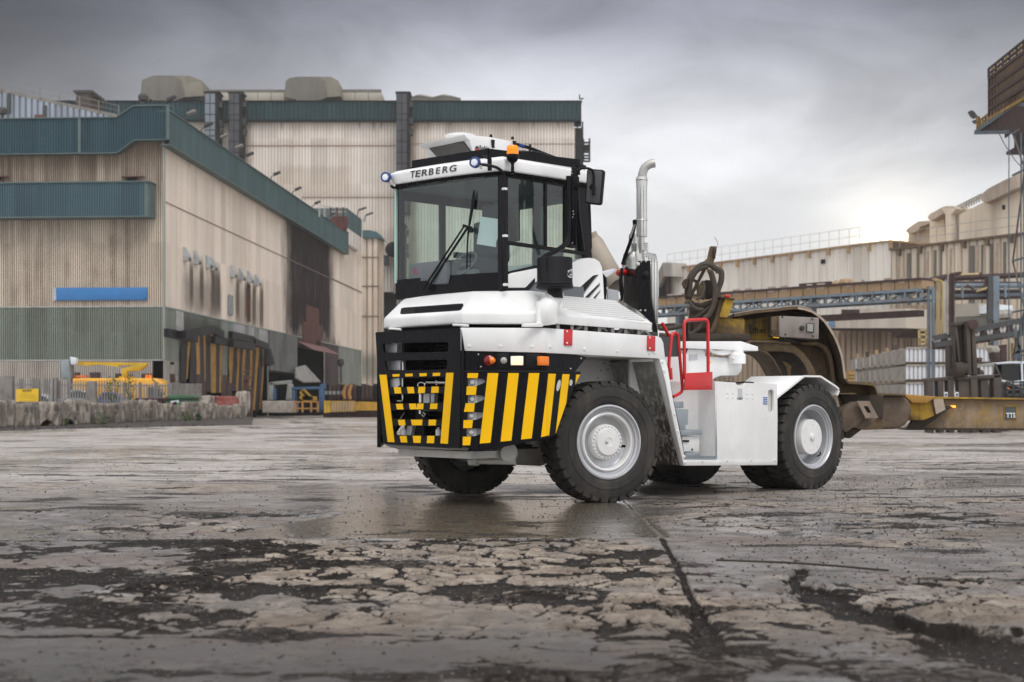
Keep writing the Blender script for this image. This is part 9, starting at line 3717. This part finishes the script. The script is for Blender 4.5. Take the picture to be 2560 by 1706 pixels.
def sbox(lab, x0, x1, y0, y1, d, mat, yskew=0.0, dp=3.0, grp="stacked ribbed boxes beside the brown bays"):
 f = Frame(0, d, 0)
 a, b = f.Y("6", x0, y1), f.Y("6", x1, y0)
 e = bpy.data.objects.new("ribbed_box", None)
 COL.objects.link(e)
 e.location = (a.x, d, a.z)
 tag(e, lab, "box", grp)
 w_, h_ = b.x - a.x, b.z - a.z
 sheet("box_side", (0, 0), (w_, yskew), .12, h_ - .1, M[mat], e, .30, .06, (0, -1), .35)
 mb = MB()
 mb.slab([(0.02, .08, .0), (w_ - .02, .08 + yskew, .0), (w_ - .02, dp + yskew, .0), (0.02, dp, .0)], (0, 0, h_ - .12))
 mb.build("box_body", M["boxlid"], e)
 mb = MB()
 mb.slab([(0, -.06, h_ - .12), (w_, -.06 + yskew, h_ - .12), (w_, yskew + .05, h_ - .12), (0, .05, h_ - .12)], (0, 0, .12))
 mb.build("top_rim", M["boxlid"], e)
 mb = MB()
 mb.slab([(0, -.02, 0), (w_, -.02 + yskew, 0), (w_, yskew + .1, 0), (0, .1, 0)], (0, 0, .12))
 mb.build("pallet_gap", M["boxgap"], e)
 return e


rows = (("top", 0), ("second", 1), ("third", 2), ("bottom", 3))
for rn, r in rows:
 yb_ = (962, 1075, 1192, 1306)[r]
 # frontal run
 sbox("%s-tier long white ribbed box of the stack, facing the yard" % rn, 692, 968, yb_, yb_ + (108, 108, 106, 132)[r], 98, "boxwhite")
 sbox("%s-tier white ribbed box seen between fork frame and white loader" % rn, 1152, 1262, yb_ - 2, yb_ + (106, 106, 106, 134)[r], 98, "boxwhite")
 sbox("%s-tier ribbed box half hidden behind the fork frame" % rn, 972, 1150, yb_, yb_ + (108, 108, 106, 130)[r], 98.5, "boxwhite")
 xs2 = [362, 410, 452, 484, 526, 560, 600, 640, 690]
 for k in range(8):
  if r == 3:
   sbox("bottom-tier small end-on box, %s from the left of the angled run" % ("first", "second", "third", "fourth", "fifth", "sixth", "seventh", "eighth")[k], xs2[k] + 1.5, xs2[k + 1] - 1.5, 1286 + 22 * k / 7, 1424 + 12 * k / 7, 112 - 13 * k / 7, "boxwhite", 0, 2.0)
   continue
  t0 = (xs2[k] - 362) / 330
  yy = (1032, 1116, 1210)[r] + ((962, 1075, 1192)[r] - (1032, 1116, 1210)[r]) * t0
  hh = (82, 84, 70)[r] + (26 if r < 2 else 42) * t0
  sbox("%s-tier small end-on box, %s from the left of the angled run" % (rn, ("first", "second", "third", "fourth", "fifth", "sixth", "seventh", "eighth")[k]), xs2[k] + 1.5, xs2[k + 1] - 1.5, yy, yy + hh, 112 - 13 * t0, "boxpale" if k % 3 == 1 else "boxwhite", 0, 2.0)
for i, (x0, x1, y0, y1) in enumerate(((380, 400, 1003, 1032), (440, 462, 990, 1026), (568, 590, 965, 995), (610, 645, 945, 980), (500, 520, 978, 1008))):
 f = Frame(0, 106 - i, 0)
 e = f.root("cable_drum", "small brown drum on the angled box run, %s from the left" % ("first", "second", "fourth", "fifth", "third")[i], "drum")
 a, b = f.Y("6", x0, y1), f.Y("6", x1, y0)
 mb = MB()
 mb.lathe([((b.x - a.x) / 2, a.z), ((b.x - a.x) / 2 * 1.1, (a.z + b.z) / 2), ((b.x - a.x) / 2, b.z)], 12, Matrix.Translation(((a.x + b.x) / 2, .5, 0)))
 mb.build("drum_body", M["boxgap"] if i % 2 else M["ductbrown"], e)
e = Bx.root("access_ladder", "small yellow caged ladder behind the stacked boxes", "ladder")
for (x0, y0, x1, y1) in ((778, 850, 778, 948), (826, 850, 826, 948), (778, 852, 828, 852), (778, 880, 828, 880), (778, 915, 828, 915), (778, 940, 828, 940)):
 mb = MB()
 mb.bar(Bx.Y("6", x0, y0, 5), Bx.Y("6", x1, y1, 5), .14)
 mb.build("ladder_bar", M["pipeyellow"], e)
e = Bx.root("ochre_crate", "ochre crate standing beside the gooseneck and box stack", "crate")
mb = MB()
a, b = Bx.Y("6", 318, 1205, 10), Bx.Y("6", 356, 1118, 10)
mb.box((a.x, 10, a.z), (b.x, 12, b.z))
mb.build("crate_body", M["stripyellow"], e)
for k in range(4):
 mb = MB()
 z = a.z + (b.z - a.z) * k / 4
 mb.box((a.x - .05, 9.9, z), (b.x + .05, 10, z + .1))
 mb.build("slat", M["pipeyellow"], e)

# ---- fork frame (dark mast with arms) and the white loader behind
Fk = Frame(17, 56, 0)
fk = Fk.root("fork_frame", "big dark brown fork mast frame standing behind the yellow beam", "fork mast")
KY = lambda x, y, v=0.0: Fk.Y("B3", x, y, v)
M["mastbrown"] = paint("mast brown", (.050, .036, .028), .7, dirt=.3, dcol=(.11, .08, .06), scale=.8)
for i, (q, v, th) in enumerate(([((385, 215), (540, 190), (550, 225), (395, 255)), 0, .6], [((395, 250), (432, 245), (480, 740), (450, 740)), .1, .5], [((425, 250), (510, 240), (545, 735), (475, 745)), .5, .2], [((540, 192), (640, 188), (645, 260), (630, 300), (535, 300)), -.1, .6],
        [((535, 290), (580, 300), (600, 820), (555, 820)), -.1, .6], [((590, 295), (640, 295), (672, 825), (615, 825)), 0, .6], [((570, 300), (600, 300), (620, 820), (595, 820)), .4, .2],
        [((65, 858), (355, 840), (355, 880), (70, 905)), 0, .5], [((415, 840), (855, 815), (935, 812), (935, 850), (850, 862), (420, 878)), -.1, .5],
        [((80, 900), (155, 895), (162, 1060), (90, 1060)), 0, .5], [((205, 890), (275, 885), (282, 1065), (218, 1065)), 0, .5], [((318, 840), (395, 830), (402, 1075), (335, 1075)), 0, .5],
        [((440, 870), (575, 865), (590, 1085), (470, 1085)), 0, .5], [((585, 870), (665, 865), (680, 1085), (600, 1085)), -.1, .5], [((700, 865), (790, 860), (805, 1090), (720, 1090)), 0, .5],
        [((850, 820), (935, 812), (950, 1095), (860, 1095)), -.1, .6], [((320, 490), (370, 490), (385, 840), (325, 845)), .3, .4], [((385, 390), (402, 390), (418, 740), (408, 740)), 0, .3],
        [((360, 760), (380, 735), (500, 735), (540, 770), (560, 830), (360, 850)), .2, .6], [((665, 620), (725, 618), (720, 670), (668, 670)), 0, .4], [((680, 730), (740, 780), (745, 815), (680, 820)), 0, .3])):
 mb = MB()
 mb.slab([KY(x, 1485 if y >= 1058 else y, v) for x, y in q], (0, th, 0))
 mb.build(("mast_rail" if i in (1, 2, 4, 5, 6) else "cross_beam" if i in (0, 3, 7, 8) else "fork_arm" if i < 16 else "mast_bracket"), M["mastbrown"], fk, bevel=.03)
mb = MB()
mb.tube([KY(400, 765, -.1), KY(500, 760, -.1)], .30, 12)
mb.tube([KY(505, 750, -.1), KY(540, 752, -.1)], .22, 12)
mb.build("cylinder", M["neckdark"], fk)
mb = MB()
mb.lathe([(.20, 0), (.20, .1), (0, .12)], 14, align(KY(607, 238, -.15), (0, -1, 0)))
mb.build("pulley", M["brownsteel"], fk)
for x, ch in ((302, "4"), (428, "12")):
 mb = MB()
 mb.slab([KY(x - 18, 1018, -.3), KY(x + 18, 1018, -.3), KY(x + 18, 1072, -.3), KY(x - 18, 1072, -.3)], (0, .05, 0))
 tg = mb.build("number_plate", M["paper"], fk)
 mb = MB()
 mb.bar(KY(x, 1035, -.33), KY(x, 1060, -.33), .06)
 mb.build("plate_mark", M["darkgrey"], tg)
Ld = Frame(18.5, 60, 0)
ld = Ld.root("wheel_loader", "white wheel loader with glazed cab cut by the right edge", "loader")
LY = lambda x, y, v=0.0: Ld.Y("B3", x, y, v)
mb = MB()
mb.slab([LY(x, y) for x, y in ((870, 678), (1030, 664), (1200, 662), (1300, 664), (1300, 690), (1180, 692), (1030, 690), (880, 700))], (0, 1.8, 0))
mb.build("cab_roof", M["carwhite"], ld, bevel=.03)
for q in (((1165, 680), (1185, 680), (1195, 940), (1172, 940)), ((862, 690), (880, 690), (950, 880), (935, 880))):
 mb = MB()
 mb.slab([LY(x, y, -.02) for x, y in q], (0, .1, 0))
 mb.build("cab_post", M["carwhite"] if q[0][0] > 1000 else M["darkgrey"], ld)
mb = MB()
mb.slab([LY(x, y, .1) for x, y in ((940, 692), (1165, 690), (1170, 885), (1040, 892), (950, 870))], (0, .05, 0))
mb.slab([LY(x, y, .1) for x, y in ((1190, 690), (1300, 690), (1300, 900), (1195, 900))], (0, .05, 0))
mb.slab([LY(x, y, .5) for x, y in ((862, 690), (940, 690), (940, 870), (840, 850))], (0, .05, 0))
mb.build("cab_window", M["glassdark"], ld)
mb = MB()
mb.slab([LY(x, y, -.05) for x, y in ((938, 872), (1040, 895), (1175, 880), (1300, 880), (1300, 1120), (1110, 1120), (1070, 1030), (1010, 985), (945, 975), (990, 950), (960, 920))], (0, 1.6, 0))
mb.build("body", M["carwhite"], ld, bevel=.04)
mb = MB()
for y in (905, 940, 990, 1050):
 mb.bar(LY(990, y, -.2), LY(1300, y - 6, -.2), .06)
for x in (1000, 1075, 1160, 1190, 1260):
 mb.bar(LY(x, 890, -.2), LY(x, 1060, -.2), .06)
mb.build("guard_rail", M["darkgrey"], ld)
mb = MB()
lw = LY(960, 1110, -.1)
mb.lathe([(.3, 0), (.95, 0), (1.05, .05), (1.05, .55), (.95, .6), (.3, .6)], 28, align((lw.x, lw.y, 1.04), (0, 1, 0)))
mb.build("wheel", M["rubber"], ld)
mb = MB()
mb.slab([LY(x, y, -.15) for x, y in ((1000, 965), (1025, 968), (1022, 1000), (1002, 998))], (0, -.05, 0))
mb.build("marker_lamp", M["amber"], ld)
for i, (q, m_) in enumerate(((((820, 500), (900, 480), (930, 520), (920, 560), (850, 560)), "ridge"), (((925, 480), (1005, 465), (1010, 665), (935, 670)), "brownsteel"), (((855, 560), (930, 555), (935, 670), (870, 660)), "brownsteel"))):
 mb = MB()
 mb.slab([LY(x, y, 1.5) for x, y in q], (0, .8, 0))
 mb.build("boom_part", M[m_], ld, bevel=.04)

# ---- objects on the yard floor
rd = Fr0.Zp("F", 1790, 1413, 0)
rd2 = Fr0.Zp("F", 2222, 1434, 0)
mb = MB()
a = Vector((rd.x, rd.y, .035))
b = Vector((rd2.x, rd2.y, .02))
mb.tube([a, a.lerp(b, .5) + Vector((0, 0, .012)), b], .008, 6)
tag(mb.build("steel_rod", M["neckdark"]), "long thin dark rod lying on the cracked concrete right of the joint", "rod")

# ================================================================== AIR
mb = MB()
mb.box((-160, -8, -1.2), (160, 420, 46))
hz = mb.build("haze", None)
m = bpy.data.materials.new("thin haze")
m.use_nodes = True
t_ = m.node_tree
t_.nodes.clear()
ov = t_.nodes.new("ShaderNodeOutputMaterial")
pv_ = t_.nodes.new("ShaderNodeVolumePrincipled")
pv_.inputs["Color"].default_value = (1.0, .96, .90, 1)
pv_.inputs["Density"].default_value = .00055
pv_.inputs["Anisotropy"].default_value = .55
t_.links.new(pv_.outputs[0], ov.inputs["Volume"])
hz.data.materials.append(m)
tag(hz, "thin pale haze hanging over the whole yard", kind="stuff")


# pieces that were drawn in one go become parts of their own
def islands(o):
 me = o.data
 bm = bmesh.new()
 bm.from_mesh(me)
 seen = set()
 groups = []
 for v in bm.verts:
  if v.index in seen:
   continue
  st_, cur = [v], []
  seen.add(v.index)
  while st_:
   q = st_.pop()
   cur.append(q.index)
   for e_ in q.link_edges:
    w2 = e_.other_vert(q)
    if w2.index not in seen:
     seen.add(w2.index)
     st_.append(w2)
  groups.append(set(cur))
 bm.free()
 if len(groups) < 2:
  return
 for gi in groups:
  bm = bmesh.new()
  bm.from_mesh(me)
  bmesh.ops.delete(bm, geom=[v for v in bm.verts if v.index not in gi], context="VERTS")
  m2 = bpy.data.meshes.new(me.name)
  bm.to_mesh(m2)
  bm.free()
  for mt in me.materials:
   m2.materials.append(mt)
  c = bpy.data.objects.new(o.name.split(".")[0], m2)
  COL.objects.link(c)
  c.parent = o.parent
  c.matrix_basis = o.matrix_basis.copy()
 bpy.data.objects.remove(o)


names = {"tow_bracket", "pipe_clamp", "cover_bracket", "cab_mount", "armrest", "hose_fitting", "coolant_hose", "lashing_ring", "hydraulic_pipe", "wall_patch",
   "sky_patch", "tow_pin", "truss_chord", "truss_post", "truss_diagonal", "joint", "cage_wall", "side_window", "hub"}
for o in [o for o in SC.objects if o.type == "MESH" and o.name.split(".")[0] in names]:
 if o.name.split(".")[0] != "hub" :
  islands(o)
